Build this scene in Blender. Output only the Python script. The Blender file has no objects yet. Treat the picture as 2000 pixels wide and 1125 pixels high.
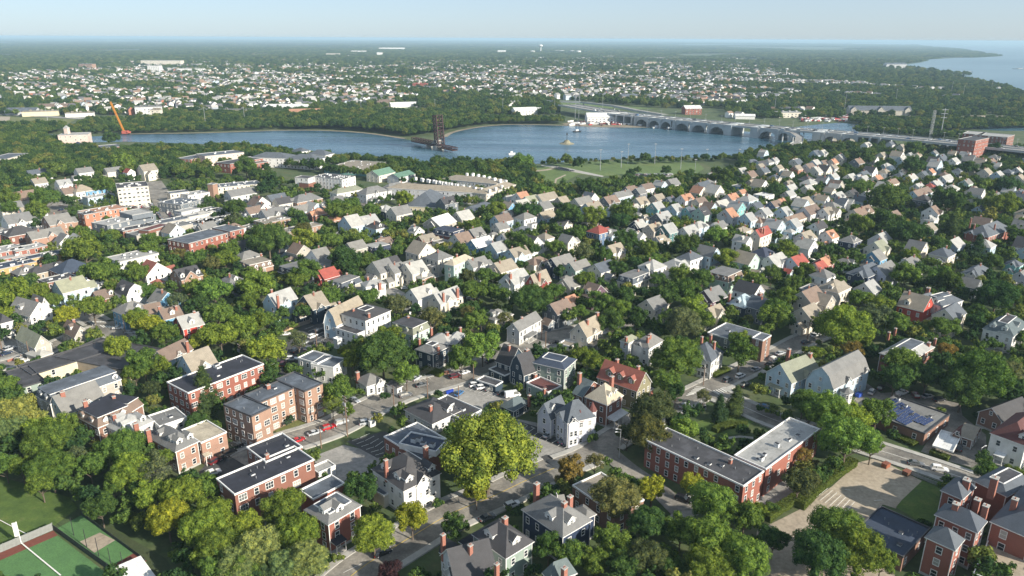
import bpy, math, random
import numpy as np
from mathutils import Vector, Matrix
S = bpy.context.scene
C = S.collection
R = math.radians
# ---------------------------------------------------------------- camera
FPX, CAMH, PITCH, ROLL = 1440.0, 120.0, R(18.7), R(0.29)
cam_data = bpy.data.cameras.new('camera'); cam = bpy.data.objects.new('camera', cam_data); C.objects.link(cam)
cam_data.sensor_width = 36; cam_data.lens = FPX / 2000 * 36
cam_data.clip_start = 1; cam_data.clip_end = 200000
cam.matrix_world = Matrix.Translation((0, 0, CAMH)) @ Matrix.Rotation(R(90) - PITCH, 4, 'X') @ Matrix.Rotation(ROLL, 4, 'Z')
S.camera = cam
# ---------------------------------------------------------------- light
SUN_AZ, SUN_EL = R(-34), R(26)           # azimuth from +X, counter-clockwise
w = bpy.data.worlds.new('World'); S.world = w; w.use_nodes = True
nt = w.node_tree; sky = nt.nodes.new('ShaderNodeTexSky'); sky.sky_type = 'NISHITA'; sky.sun_disc = False
sky.sun_elevation = SUN_EL; sky.sun_rotation = R(90) - SUN_AZ
sky.altitude = 0; sky.air_density = 0.8; sky.dust_density = 0.4; sky.ozone_density = 6.0
bg = nt.nodes['Background']; hz_ = nt.nodes.new('ShaderNodeMix'); hz_.data_type = 'RGBA'; hz_.inputs[0].default_value = .55; hz_.inputs[7].default_value = (4.3, 4.9, 5.35, 1)   # thin even summer haze over the whole sky
nt.links.new(sky.outputs[0], hz_.inputs[6]); nt.links.new(hz_.outputs[2], bg.inputs[0]); bg.inputs[1].default_value = 0.088
sd = bpy.data.lights.new('sun', 'SUN'); sd.energy = 5.0; sd.angle = R(0.6); sd.color = (1, .92, .79)
so = bpy.data.objects.new('sun', sd); C.objects.link(so); so.location = (300, -100, 400)
d = Vector((math.cos(SUN_EL) * math.cos(SUN_AZ), math.cos(SUN_EL) * math.sin(SUN_AZ), math.sin(SUN_EL)))
so.rotation_euler = d.to_track_quat('Z', 'Y').to_euler()
S.view_settings.view_transform = 'Standard'; S.view_settings.look = 'None'
S.view_settings.exposure = 0.80; S.view_settings.gamma = 1; S.view_settings.use_curve_mapping = False
cy = S.cycles
cy.max_bounces = 5; cy.diffuse_bounces = 2; cy.glossy_bounces = 2; cy.transmission_bounces = 2; cy.volume_bounces = 0; cy.transparent_max_bounces = 4
cy.use_adaptive_sampling = True; cy.adaptive_threshold = 0.02

# ---------------------------------------------------------------- picture point -> place
_cm = cam.matrix_world.to_3x3()
CR = {}
for i, x in enumerate((0, 400, 800, 1200, 1560)): CR['A%d' % (i + 1)] = (x, 820, 3.688)
for i, x in enumerate((0, 400, 800, 1180, 1560)): CR['B%d' % (i + 1)] = (x, 600, 4.5)
for i in range(5): CR['C%d' % (i + 1)] = (400 * i, 400, 5.0); CR['D%d' % (i + 1)] = (400 * i, 220, 5.0)
for i in range(4): CR['E%d' % (i + 1)] = (500 * i, 50, 4.0)
CR['P'] = (0, 0, 1.0)
def pxof(c, x, y):
    o = CR[c]; return o[0] + x / o[2], o[1] + y / o[2]
def G(px, py, z=0.0):
    v = _cm @ Vector(((px - 1000) / FPX, -(py - 562.5) / FPX, -1))
    t = (z - CAMH) / v.z
    return Vector((v.x * t, v.y * t, z))
def gc(c, x, y, z=0.0): return G(*pxof(c, x, y), z)
_inv = _cm.transposed()
def proj(p):
    v = _inv @ (Vector(p) - Vector((0, 0, CAMH)))
    return 1000 + FPX * v.x / -v.z, 562.5 - FPX * v.y / -v.z
def ppm(p):
    v = _inv @ (Vector(p) - Vector((0, 0, CAMH))); return FPX / max(1, -v.z)

# ---------------------------------------------------------------- materials
MATS = {}
def nmat(name):
    m = bpy.data.materials.new(name); m.use_nodes = True; n = m.node_tree
    return m, n, n.nodes['Principled BSDF']
def N(n, t, **k):
    q = n.nodes.new('ShaderNode' + t)
    for a, b in k.items(): setattr(q, a, b)
    return q
def mapping(n, kind='Object', scale=1.0):
    tc = N(n, 'TexCoord'); mp = N(n, 'Mapping'); n.links.new(tc.outputs[kind], mp.inputs[0])
    mp.inputs['Scale'].default_value = (scale,) * 3 if not isinstance(scale, tuple) else scale
    return mp.outputs[0]
def noise(n, vec, scale, detail=4, rough=.6):
    q = N(n, 'TexNoise'); q.inputs['Scale'].default_value = scale; q.inputs['Detail'].default_value = detail
    q.inputs['Roughness'].default_value = rough; n.links.new(vec, q.inputs['Vector']); return q.outputs[0]
def ramp(n, f, stops):
    q = N(n, 'ValToRGB'); e = q.color_ramp.elements
    while len(e) < len(stops): e.new(.5)
    for i, (p, c) in enumerate(stops):
        e[i].position = p; e[i].color = (*c, 1) if len(c) == 3 else c
    n.links.new(f, q.inputs[0]); return q.outputs[0]
def mix(n, f, a, b, mode='MIX'):
    q = N(n, 'Mix', data_type='RGBA', blend_type=mode)
    for s, v in ((0, f), (6, a), (7, b)):
        if hasattr(v, 'links'): n.links.new(v, q.inputs[s])
        else: q.inputs[s].default_value = v if s == 0 else (*v, 1)
    return q.outputs[2]
def bump(n, b, h, st=.3, dist=.05):
    q = N(n, 'Bump'); q.inputs['Strength'].default_value = st; q.inputs['Distance'].default_value = dist
    n.links.new(h, q.inputs['Height']); n.links.new(q.outputs[0], b.inputs['Normal'])
def sc(c, k): return tuple(min(1, x * k) for x in c)

WALLC = dict(white=(.74, .73, .70), cream=(.62, .57, .48), ltblue=(.42, .54, .62), blue=(.13, .30, .46), slateblue=(.10, .16, .26), navy=(.02, .035, .075),
    mint=(.40, .54, .46), teal=(.20, .42, .42), tealdk=(.06, .16, .16), slate=(.14, .16, .18), ltgrey=(.50, .51, .52), greige=(.40, .37, .32), tan=(.34, .28, .21),
    dkred=(.20, .03, .03), red=(.40, .06, .04), plum=(.12, .07, .10), ochre=(.50, .31, .13), orange=(.40, .18, .11), pink=(.62, .49, .42), olive=(.22, .20, .12),
    sagewall=(.24, .30, .26), yellow=(.60, .53, .37), lav=(.50, .51, .58), barn=(.42, .05, .035), brown=(.16, .11, .08), dkblue=(.028, .05, .075))
BRICKC = dict(brick=(.22, .10, .072), brickr=(.265, .098, .07), brickt=(.31, .195, .14), brickb=(.22, .125, .09), brickl=(.34, .205, .15))
ROOFC = dict(grey=(.165, .165, .16), ltgrey=(.32, .32, .305), dkgrey=(.05, .05, .055), slate=(.085, .10, .12), tan=(.25, .22, .175), brown=(.17, .125, .10),
    sage=(.22, .23, .17), terracotta=(.36, .19, .12), red=(.27, .065, .05), redroof=(.26, .09, .065), white=(.62, .62, .60), black=(.022, .024, .034),
    green=(.10, .19, .14), dkblue=(.035, .05, .08), ltblueroof=(.30, .38, .42), teal=(.105, .135, .14), maroon=(.12, .045, .04), navyroof=(.03, .04, .07), tanlt=(.42, .37, .28))
def wallmat(k):
    key = 'w_' + k
    if key in MATS: return MATS[key]
    if k in BRICKC:
        c = BRICKC[k]; m, n, b = nmat(k + '_masonry'); v = mapping(n, 'Object', (1, 1, 1))
        f = noise(n, v, .35, 5, .7); f2 = noise(n, v, 6, 3, .7)
        col = ramp(n, f, [(.3, sc(c, .72)), (.55, c), (.75, sc(c, 1.2))])
        col = mix(n, .55, col, ramp(n, f2, [(.3, sc(c, .6)), (.5, c), (.7, sc(c, 1.45))]))
        # courses
        wv = N(n, 'TexWave', wave_type='BANDS', bands_direction='Z'); wv.inputs['Scale'].default_value = 2.1; n.links.new(v, wv.inputs['Vector'])
        wv.inputs['Distortion'].default_value = .6
        bump(n, b, wv.outputs[1], .25, .03); b.inputs['Roughness'].default_value = .9
    else:
        c = WALLC[k]; m, n, b = nmat(k + '_siding'); v = mapping(n, 'Object')
        f = noise(n, v, .5, 5, .7)
        col = ramp(n, f, [(.3, sc(c, .82)), (.55, c), (.8, sc(c, 1.08))])
        wv = N(n, 'TexWave', wave_type='BANDS', bands_direction='Z', wave_profile='SAW'); wv.inputs['Scale'].default_value = 1.3; n.links.new(v, wv.inputs['Vector'])
        bump(n, b, wv.outputs[1], .35, .03); b.inputs['Roughness'].default_value = .75
    n.links.new(col, b.inputs['Base Color']); MATS[key] = m; return m
def roofmat(k, flat=False):
    key = ('f_' if flat else 'r_') + k
    if key in MATS: return MATS[key]
    c = ROOFC[k]; m, n, b = nmat(k + ('_membrane' if flat else '_shingle')); v = mapping(n, 'Object')
    if flat:
        f = noise(n, v, .22, 6, .65); f2 = noise(n, v, 1.6, 5, .7)
        k2 = 1.3 if k == 'dkblue' else 1.9 if k in ('black', 'dkgrey', 'slate') else 1.25
        col = ramp(n, f, [(.36, sc(c, .6)), (.47, c), (.53, sc(c, 1.1)), (.56, sc(c, k2 * .85)), (.66, sc(c, k2)), (.72, sc(c, k2 * 1.35))])
        col = mix(n, .4, col, ramp(n, f2, [(.3, sc(c, .7)), (.7, sc(c, 1.35))]))
        bk = N(n, 'TexBrick'); bk.inputs['Scale'].default_value = .55; bk.inputs['Mortar Size'].default_value = .012; n.links.new(v, bk.inputs['Vector'])
        bk.inputs['Color1'].default_value = (1, 1, 1, 1); bk.inputs['Color2'].default_value = (.9, .9, .9, 1); bk.inputs['Mortar'].default_value = (.62, .62, .62, 1)
        bk.inputs['Brick Width'].default_value = 4; bk.inputs['Row Height'].default_value = .6
        col = mix(n, 1.0, col, bk.outputs[0], 'MULTIPLY'); b.inputs['Roughness'].default_value = .82
    else:
        f = noise(n, v, .35, 5, .7); f2 = noise(n, mapping(n, 'Object', (1, 1, 2.6)), 4, 3, .8); oi = N(n, 'ObjectInfo')
        col = mix(n, 1.0, ramp(n, f, [(.32, sc(c, .62)), (.52, c), (.7, sc(c, 1.3))]), ramp(n, oi.outputs['Random'], [(0, (.72, .74, .78)), (.5, (1, 1, 1)), (1, (1.22, 1.16, 1.05))]), 'MULTIPLY')
        col = mix(n, .5, col, ramp(n, f2, [(.3, sc(c, .6)), (.7, sc(c, 1.4))]))
        wv = N(n, 'TexWave', wave_type='BANDS', bands_direction='Z', wave_profile='SAW'); wv.inputs['Scale'].default_value = 1.7; n.links.new(v, wv.inputs['Vector'])
        bump(n, b, wv.outputs[1], .5, .05); b.inputs['Roughness'].default_value = .85
    n.links.new(col, b.inputs['Base Color']); MATS[key] = m; return m
def plain(name, c, rough=.7, metal=0.0, var=.15, scale=1.5, spec=.5):
    if name in MATS: return MATS[name]
    m, n, b = nmat(name); f = noise(n, mapping(n, 'Object'), scale, 4, .65)
    n.links.new(ramp(n, f, [(.3, sc(c, 1 - var)), (.7, sc(c, 1 + var))]), b.inputs['Base Color'])
    b.inputs['Roughness'].default_value = rough; b.inputs['Metallic'].default_value = metal; b.inputs['Specular IOR Level'].default_value = spec
    MATS[name] = m; return m
TRIM = plain('white_trim', (.72, .71, .68), .6)
GTRIM = plain('grey_coping', (.34, .34, .33), .7)
DTRIM = plain('dark_trim', (.06, .06, .065), .6)
GLASS, _n, _b = nmat('window_glass'); _o = N(_n, 'ObjectInfo')
_n.links.new(ramp(_n, _o.outputs['Random'], [(0, (.02, .026, .034)), (.55, (.03, .038, .045)), (.62, (.10, .11, .11)), (.8, (.30, .29, .26)), (1, (.42, .41, .38))]), _b.inputs['Base Color']); _b.inputs['Roughness'].default_value = .12
CHIM = plain('chimney_brick', (.29, .12, .085), .9, 0, .3, 5)
CHIMW = plain('chimney_stone', (.42, .40, .36), .9, 0, .2, 5)
CONC = plain('concrete', (.36, .35, .32), .9, 0, .15, .6)
METAL = plain('galvanised_metal', (.42, .43, .44), .45, .5)
WOODP = plain('weathered_wood', (.17, .11, .075), .9, 0, .3, 4)
DKMET = plain('dark_metal', (.03, .03, .035), .5)
EQUIP = plain('rooftop_unit_paint', (.55, .56, .56), .5)
def objcol(name, rough, spec=.5, coat=0):
    m, n, b = nmat(name); oi = N(n, 'ObjectInfo'); n.links.new(oi.outputs['Color'], b.inputs['Base Color'])
    b.inputs['Roughness'].default_value = rough; b.inputs['Coat Weight'].default_value = coat; return m
CARP = objcol('car_paint', .35, .5, .6)

# ---------------------------------------------------------------- mesh building
class MB:
    def __init__(s): s.v = []; s.f = []; s.m = []
    def poly(s, pts, mi=0):
        k = len(s.v); s.v += [tuple(p) for p in pts]; s.f.append(tuple(range(k, k + len(pts)))); s.m.append(mi)
    def box(s, x0, x1, y0, y1, z0, z1, mi=0, M=None):
        p = [Vector((x, y, z)) for z in (z0, z1) for x, y in ((x0, y0), (x1, y0), (x1, y1), (x0, y1))]
        if M is not None: p = [M @ q for q in p]
        k = len(s.v); s.v += [tuple(q) for q in p]
        for f in ((3, 2, 1, 0), (4, 5, 6, 7), (0, 1, 5, 4), (1, 2, 6, 5), (2, 3, 7, 6), (3, 0, 4, 7)):
            s.f.append(tuple(k + i for i in f)); s.m.append(mi)
    def prism(s, T, sec, d0, d1, mi=0):          # closed section (s,z) extruded along depth
        k = len(s.v); n = len(sec)
        s.v += [T(a, d0, z) for a, z in sec] + [T(a, d1, z) for a, z in sec]
        s.f.append(tuple(k + i for i in range(n))); s.m.append(mi)
        s.f.append(tuple(k + n + n - 1 - i for i in range(n))); s.m.append(mi)
        for i in range(n):
            j = (i + 1) % n; s.f.append((k + i, k + j, k + n + j, k + n + i)); s.m.append(mi)
    def shell(s, T, line, d0, d1, t, mt=0, me=1):  # open section line thickened downwards
        k = len(s.v); n = len(line)
        for d in (d0, d1):
            s.v += [T(a, d, z + t) for a, z in line]; s.v += [T(a, d, z) for a, z in line]
        o = 2 * n
        for i in range(n - 1):
            s.f.append((k + i, k + i + 1, k + o + i + 1, k + o + i)); s.m.append(mt)
            s.f.append((k + n + i, k + n + i + 1, k + o + n + i + 1, k + o + n + i)); s.m.append(me)
            for q in (0, o): s.f.append((k + q + i, k + q + i + 1, k + q + n + i + 1, k + q + n + i)); s.m.append(me)
        for i in (0, n - 1): s.f.append((k + i, k + n + i, k + o + n + i, k + o + i)); s.m.append(me)
    def cyl(s, p0, p1, r0, r1, n=8, mi=0, cap=True):
        p0, p1 = Vector(p0), Vector(p1); z = (p1 - p0).normalized(); x = z.orthogonal().normalized(); y = z.cross(x)
        k = len(s.v)
        for p, r in ((p0, r0), (p1, r1)):
            for i in range(n):
                a = 2 * math.pi * i / n; s.v.append(tuple(p + x * r * math.cos(a) + y * r * math.sin(a)))
        for i in range(n):
            j = (i + 1) % n; s.f.append((k + i, k + j, k + n + j, k + n + i)); s.m.append(mi)
        if cap:
            s.f.append(tuple(k + n + i for i in range(n))); s.m.append(mi); s.f.append(tuple(k + n - 1 - i for i in range(n))); s.m.append(mi)
    def mesh(s, name, mats):
        me = bpy.data.meshes.new(name); me.from_pydata(s.v, [], s.f)
        for m in mats: me.materials.append(m)
        if len(mats) > 1: me.polygons.foreach_set('material_index', s.m)
        me.update(); return me
    def obj(s, name, mats, parent=None, M=None): return ob(name, s.mesh(name, mats), parent, M)
def ob(name, data, parent=None, M=None):
    o = bpy.data.objects.new(name, data); C.objects.link(o)
    if parent is not None: o.parent = parent
    if M is not None: o.matrix_basis = M
    return o
def TX(a, d, z): return (d, a, z)
def TY(a, d, z): return (a, d, z)
def tag(o, label, cat, group=None):
    o['label'] = label; o['category'] = cat
    if group: o['group'] = group
    return o
def struct(o, kind='structure'): o['kind'] = kind; return o
rnd = random.Random(7)

# ---------------------------------------------------------------- windows
WM = {}
def wmesh(w_, h_, style='sash'):
    key = (w_, h_, style)
    if key in WM: return WM[key]
    f = MB(); t = .13; dpt = .10
    f.box(-w_/2 - t, -w_/2, -dpt, .02, -t, h_ + t); f.box(w_/2, w_/2 + t, -dpt, .02, -t, h_ + t)
    f.box(-w_/2, w_/2, -dpt, .02, h_, h_ + t); f.box(-w_/2, w_/2, -dpt - .06, .02, -t, 0)
    if style != 'far': f.box(-w_/2, w_/2, -.07, 0, h_/2 - .04, h_/2 + .04)
    if style == 'multi':
        for q in (-w_/6, w_/6): f.box(q - .04, q + .04, -.065, 0, 0, h_)
    g = MB(); g.box(-w_/2, w_/2, -.035, .01, 0, h_)
    if style == 'far':
        k = len(f.v); f.v += g.v; f.f += [tuple(i + k for i in q) for q in g.f]; f.m += [1] * len(g.f)
        WM[key] = (f.mesh('window', [TRIM, GLASS]), None)
    else: WM[key] = (f.mesh('window', [TRIM]), g.mesh('pane', [GLASS]))
    return WM[key]
NW = [0]
def window(parent, M, w_=1.0, h_=1.6, style='sash'):
    a, b = wmesh(w_, h_, style); o = ob('window', a, parent, M); NW[0] += 1
    if b is not None: ob('pane', b, o)
    return o
RZL = Matrix.Rotation(R(-90), 4, 'Z')
def face_M(face, s, z, dd=0.0):
    return Matrix.Translation((s, dd, z)) if face == 'R' else Matrix.Translation((dd, s, z)) @ RZL
def bay_sec(wd, z0, z1, zr): return [(-wd/2, z0), (wd/2, z0), (wd/2, z1), (0, zr), (-wd/2, z1)]
# ---------------------------------------------------------------- buildings
FOOT = []      # oriented footprints (matrix inverse, a, b) for keeping trees out
BLD = []       # (root, centre px, short description, size px)
def ang_at(px): return R(54 - 12 * min(1, max(0, (px - 200) / 1200)))
def frame3(c, L, Nn, Rr, h):
    l, n, r = gc(c, *L, h), gc(c, *Nn, h), gc(c, *Rr, h)
    u = (r - n); a = math.hypot(u.x, u.y); th = math.atan2(u.y, u.x)
    v = Vector((-math.sin(th), math.cos(th), 0)); b = (l - n).dot(v)
    # split the error of the corner angle between both sides
    th2 = math.atan2((l - n).y, (l - n).x) - math.pi / 2
    dth = (th2 - th + math.pi) % (2 * math.pi) - math.pi
    if abs(dth) < R(18):
        th = th + dth * .5; b = math.hypot((l - n).x, (l - n).y)
    return Matrix.Translation((n.x, n.y, 0)) @ Matrix.Rotation(th, 4, 'Z'), a, b
def gable_wall(mb, T, a0, a1, h, apex, d, line=None):
    if line: pts = [T(s, d, z) for s, z in line] 
    else: pts = [T(a0, d, h), T(a1, d, h), T((a0 + a1) / 2, d, apex)]
    mb.poly(pts)
def dormer(k, face, s, d0, zb, slope, par, M, wmat, rmat, wd=1.7, hh=1.5, win=True, near=True):
    T = TY if face == 'R' else TX
    rh = wd * .42; dp = (hh + rh) / max(slope, .25) + .6
    mb = MB(); mb.prism(T, [(s - wd/2, zb - .4), (s + wd/2, zb - .4), (s + wd/2, zb + hh), (s, zb + hh + rh), (s - wd/2, zb + hh)], d0, d0 + dp)
    dz = mb.obj('dormer', [wmat], par, M)
    rb = MB(); o = .22; rb.shell(T, [(s - wd/2 - o, zb + hh - o * .84), (s, zb + hh + rh), (s + wd/2 + o, zb + hh - o * .84)], d0 - .25, d0 + dp, .12)
    rb.obj('dormer_roof', [rmat, TRIM], dz)
    if win:
        Mw = face_M(face, s, zb + .15, d0); window(dz, Mw, .8, hh - .35, 'sash' if near else 'far')
def chimney(par, Mi, p, ztop, w_=.9, z0=3, mat=None):
    mb = MB(); mb.box(-w_/2, w_/2, -w_/2*.8, w_/2*.8, z0, ztop); mb.box(-w_/2 - .1, w_/2 + .1, -w_*.4 - .1, w_*.4 + .1, ztop, ztop + .2, 1)
    mb.cyl((-.18, 0, ztop + .2), (-.18, 0, ztop + .55), .13, .12, 6, 2); mb.cyl((.18, 0, ztop + .2), (.18, 0, ztop + .5), .13, .12, 6, 2)
    mb.obj('chimney', [mat or CHIM, CONC, CHIM], par, Mi @ Matrix.Translation((p.x, p.y, 0)) @ Matrix.Rotation(R(45), 4, 'Z'))
def block(root, Mroot_i, b, near, first):
    c = b.get('c'); h = b['h']; rf = b['rf']
    if 'sub' in b: M = b['M1'] @ Matrix.Translation((b['sub'][0], b['sub'][1], 0)); a, bb = b['sub'][2:]
    elif 'L' in b: M, a, bb = frame3(c, b['L'], b['N'], b['R'], h)
    else:
        pc = pxof(c, *b['p']); q = G(*pc, h); th = b.get('ang', None); th = ang_at(pc[0]) if th is None else th
        a, bb = b['a'], b['b']
        M = Matrix.Translation((q.x, q.y, 0)) @ Matrix.Rotation(th, 4, 'Z') @ Matrix.Translation((-a/2, -bb/2, 0))
    o = b.get('o', .45 if near else .3)
    if rf == 'man': 
        M = M @ Matrix.Translation((-.8, -.8, 0)); a += 1.6; bb += 1.6
    elif rf not in ('flat',) and 'L' in b:         # digitised corners are eave corners
        M = M @ Matrix.Translation((o, o, 0)); a -= 2 * o; bb -= 2 * o
    ML = Mroot_i @ M
    FOOT.append((M.inverted(), a, bb))
    wm = wallmat(b['wall']); rmk = b['rc']
    z0 = b.get('z0', 0.0); wh = h - (2.7 if rf == 'man' else 0)
    eps = .012 * first
    W = MB()
    W.poly([(0, 0, z0), (a, 0, z0), (a, 0, wh), (0, 0, wh)]); W.poly([(0, bb, z0), (0, 0, z0), (0, 0, wh), (0, bb, wh)])
    W.poly([(a, 0, z0), (a, bb, z0), (a, bb, wh), (a, 0, wh)]); W.poly([(a, bb, z0), (0, bb, z0), (0, bb, wh), (a, bb, wh)])
    short = min(a, bb); rh = b.get('rh', None)
    rp = MB(); s45 = 0; ztop = h
    if near and b.get('base', True) and rf != 'flat':
        B = MB(); B.box(-.06, a + .06, -.06, bb + .06, -.2, .7); B.obj('foundation', [CONC], root, ML)
    if rf in ('gx', 'gy', 'gam', 'gamy'):
        T, span, ln = (TX, bb, a) if rf in ('gx', 'gam') else (TY, a, bb)
        if rf in ('gx', 'gy'):
            rh = rh or span * .42; sl = rh / (span / 2); line = [(-o, h - sl * o), (span / 2, h + rh), (span + o, h - sl * o)]
            inner = [(0, h), (span / 2, h + rh), (span, h)]; s45 = sl
        else:
            rh = rh or span * .55; q = span * .2; z1 = h + rh * .62
            line = [(-o, h - .3), (0, h), (q, z1), (span / 2, h + rh), (span - q, z1), (span, h), (span + o, h - .3)]
            inner = [(0, h), (q, z1), (span / 2, h + rh), (span - q, z1), (span, h)]; s45 = rh * .62 / q
        for d in (0, ln): W.poly([T(s, d, z) for s, z in inner])
        rp.shell(T, line, -o, ln + o, .2); ztop = h + rh
        # attic window on the visible gable end
        fc = 'L' if rf in ('gx', 'gam') else 'R'
        if near or ppm(M.translation) > 1.9: window(root, ML @ face_M(fc, span / 2, h + rh * .18, 0), .8, 1.2, 'sash' if near else 'far')
    elif rf == 'hip':
        rh = rh or short * .36; dk = b.get('deck', 0)     # deck: fraction where the hip is cut flat
        e = [(-o, -o), (a + o, -o), (a + o, bb + o), (-o, bb + o)]
        hs = (short / 2 + o) * (1 - dk); s45 = rh / (short / 2 + o); zt = h + s45 * hs
        i = [(-o + hs, -o + hs), (a + o - hs, -o + hs), (a + o - hs, bb + o - hs), (-o + hs, bb + o - hs)]
        for k in range(4):
            j = (k + 1) % 4
            rp.poly([(*e[k], h + .2), (*e[j], h + .2), (*i[j], zt + .2), (*i[k], zt + .2)], 0)
            rp.poly([(*e[k], h - .05), (*e[j], h - .05), (*e[j], h + .2), (*e[k], h + .2)], 1)
        rp.poly([(*q, h - .05) for q in e], 1)
        if dk:
            rp.poly([(*q, zt + .21) for q in i], 2)
            D = MB()
            for k in range(4):
                j = (k + 1) % 4; p0, p1 = Vector((*i[k], 0)), Vector((*i[j], 0)); dd = (p1 - p0)
                D.box(0, dd.length, -.12, .12, zt + .2, zt + .42, 0, Matrix.Translation(p0) @ Matrix.Rotation(math.atan2(dd.y, dd.x), 4, 'Z'))
            D.obj('deck_curb', [TRIM], root, ML)
        ztop = zt
    elif rf == 'flat':
        t = .16; zr = h - .38
        rp.poly([(t, t, zr), (a - t, t, zr), (a - t, bb - t, zr), (t, bb - t, zr)], 0)
        P = MB()
        for x0, x1, y0, y1 in ((-.1, a + .1, -.1, t), (-.1, a + .1, bb - t, bb + .1), (-.1, t, t, bb - t), (a - t, a + .1, t, bb - t)):
            P.box(x0, x1, y0, y1, h - .42, h + .06)
        P.obj('parapet', [(TRIM if near and b['wall'] != 'brickt' else GTRIM) if b.get('par', 1) else DTRIM], root, ML)
    elif rf == 'man':
        i0 = .75; e = [(-.3, -.3), (a + .3, -.3), (a + .3, bb + .3), (-.3, bb + .3)]
        i = [(i0, i0), (a - i0, i0), (a - i0, bb - i0), (i0, bb - i0)]
        for k in range(4):
            j = (k + 1) % 4
            rp.poly([(*e[k], wh + .1), (*e[j], wh + .1), (*i[j], h), (*i[k], h)], 3)
            rp.poly([(*e[k], wh - .2), (*e[j], wh - .2), (*e[j], wh + .1), (*e[k], wh + .1)], 1)
        rp.poly([(*q, wh - .2) for q in e], 1)
        rp.poly([(*q, h + .26) for q in ((i0 - .25, i0 - .25), (a - i0 + .25, i0 - .25), (a - i0 + .25, bb - i0 + .25), (i0 - .25, bb - i0 + .25))], 0)
        rp.box(i0 - .25, a - i0 + .25, i0 - .25, bb - i0 + .25, h, h + .25, 1); s45 = 2.7 / 1.05
    flat = rf in ('flat', 'man')
    mats = [roofmat(rmk, flat), TRIM if b.get('trim', 1) else DTRIM, roofmat(b.get('dc', 'dkgrey'), True), roofmat(b.get('mc', rmk))]
    W.obj('wall', [wm], root, ML)
    rp.obj('roof', mats, root, ML)
    if near and rf not in ('flat',):
        for x, y in ((0, 0), (a, 0), (0, bb)): cbm = MB(); cbm.box(x - .09, x + .09, y - .09, y + .09, z0, wh - .05); cbm.obj('corner_board', [TRIM], root, ML)
    # windows on the two walls that face the viewer's side
    pm = ppm(M.translation)
    if b.get('win', 1) and pm > 1.25:
        sp = b.get('sp', 2.7 if near else (3.1 if pm > 2.4 else 3.7)); ww, wt = b.get('ws', (1.0, 1.6)); st = b.get('st', 'sash') if near else 'far'
        nr = b.get('rows', max(1, int((wh + .2) / 2.9))); fh = (wh - z0 - .3) / nr
        for face, ln in (('R', a), ('L', bb)):
            if face in b.get('nowin', ''): continue
            nc = max(1, int((ln - .6) / sp))
            for r_ in range(nr):
                for k in range(nc):
                    if rnd.random() < b.get('skip', .1): continue
                    s = ln * (k + .5) / nc + rnd.uniform(-.12, .12)
                    big = b.get('mixed') and rnd.random() < .35
                    window(root, ML @ face_M(face, s, z0 + fh * r_ + max(.6, (fh - wt) * .55)), ww * (1.9 if big else 1), wt, 'multi' if big else st)
    # cross gables: (face, position 0..1, width, projection, height factor)
    for xg in b.get('xg', ()):
        fc, t, wd, pj = xg[:4]; ln = a if fc == 'R' else bb; T = TY if fc == 'R' else TX; s = ln * t
        r2 = wd * .5; dep = (short / 2) if len(xg) < 5 else xg[4]; zz = h - .05
        mb = MB(); mb.prism(T, [(s - wd/2, z0), (s + wd/2, z0), (s + wd/2, zz), (s, zz + r2), (s - wd/2, zz)], -pj, dep - .3)
        gb = mb.obj('gable_bay', [wm], root, ML)
        rb = MB(); rb.shell(T, [(s - wd/2 - .35, zz - .35 * r2 / (wd/2)), (s, zz + r2), (s + wd/2 + .35, zz - .35 * r2 / (wd/2))], -pj - .35, dep, .18)
        rb.obj('gable_roof', [mats[0], TRIM], gb)
        window(gb, face_M(fc, s, zz + .3, -pj), .9, 1.2, 'sash' if near else 'far')
        if near and wd > 3:
            for r_ in range(int(h / 3)):
                for q in (-wd * .22, wd * .22): window(gb, face_M(fc, s + q, 1 + 2.9 * r_, -pj), .9, 1.6)
    for dm in b.get('dm', ()):
        fc, t = dm[:2]; ln = a if fc == 'R' else bb; wd = dm[2] if len(dm) > 2 else 1.7
        if rf == 'man': dormer(0, fc, ln * t, .05, wh + .5, s45, root, ML, TRIM, mats[3], wd, 1.4, near=near)
        else:
            d0 = .9; dormer(0, fc, ln * t, d0, h + .2 + s45 * d0, s45, root, ML, plain('dormer_siding', (.62, .62, .60)) if b.get('dw', 1) else wm, mats[0], wd, 1.5, near=near)
    for q in b.get('ch', ()):
        zt = b.get('cz', ztop + (.9 if rf in ('flat', 'man') else .6)); p = gc(c, *q[:2], zt)
        chimney(root, Mroot_i, p, zt, q[2] if len(q) > 2 else .95, max(0, h - 1.0), CHIMW if b.get('chw') else CHIM)
    for q in b.get('chl', ()):
        zt = ztop + .9; pw = ML @ Vector((q[0] * a, q[1] * bb, 0)); chimney(root, Matrix.Identity(4), pw, zt, .75, h - .3)
    # porches: (face, t0, t1, depth, height)
    for fc, t0, t1, dp, ph in b.get('porch', ()):
        ln = a if fc == 'R' else bb; T = TY if fc == 'R' else TX; s0, s1 = ln * t0, ln * t1
        pr = MB(); pr.prism(T, [(s0, ph), (s1, ph), (s1, ph + .25), (s0, ph + .25)], -dp, 0, 1)
        pr.poly([T(s0 - .2, -dp - .2, ph + .26), T(s1 + .2, -dp - .2, ph + .26), T(s1 + .2, 0, ph + .7), T(s0 - .2, 0, ph + .7)], 0)
        po = pr.obj('porch', [roofmat(b.get('pc', rmk)), TRIM], root, ML)
        nn = max(2, int((s1 - s0) / 2.5) + 1)
        for k in range(nn):
            s = s0 + .15 + (s1 - s0 - .3) * k / (nn - 1); m2 = MB(); m2.prism(T, [(s - .1, 0), (s + .1, 0), (s + .1, ph), (s - .1, ph)], -dp + .05, -dp + .25)
            m2.obj('column', [TRIM], po)
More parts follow.
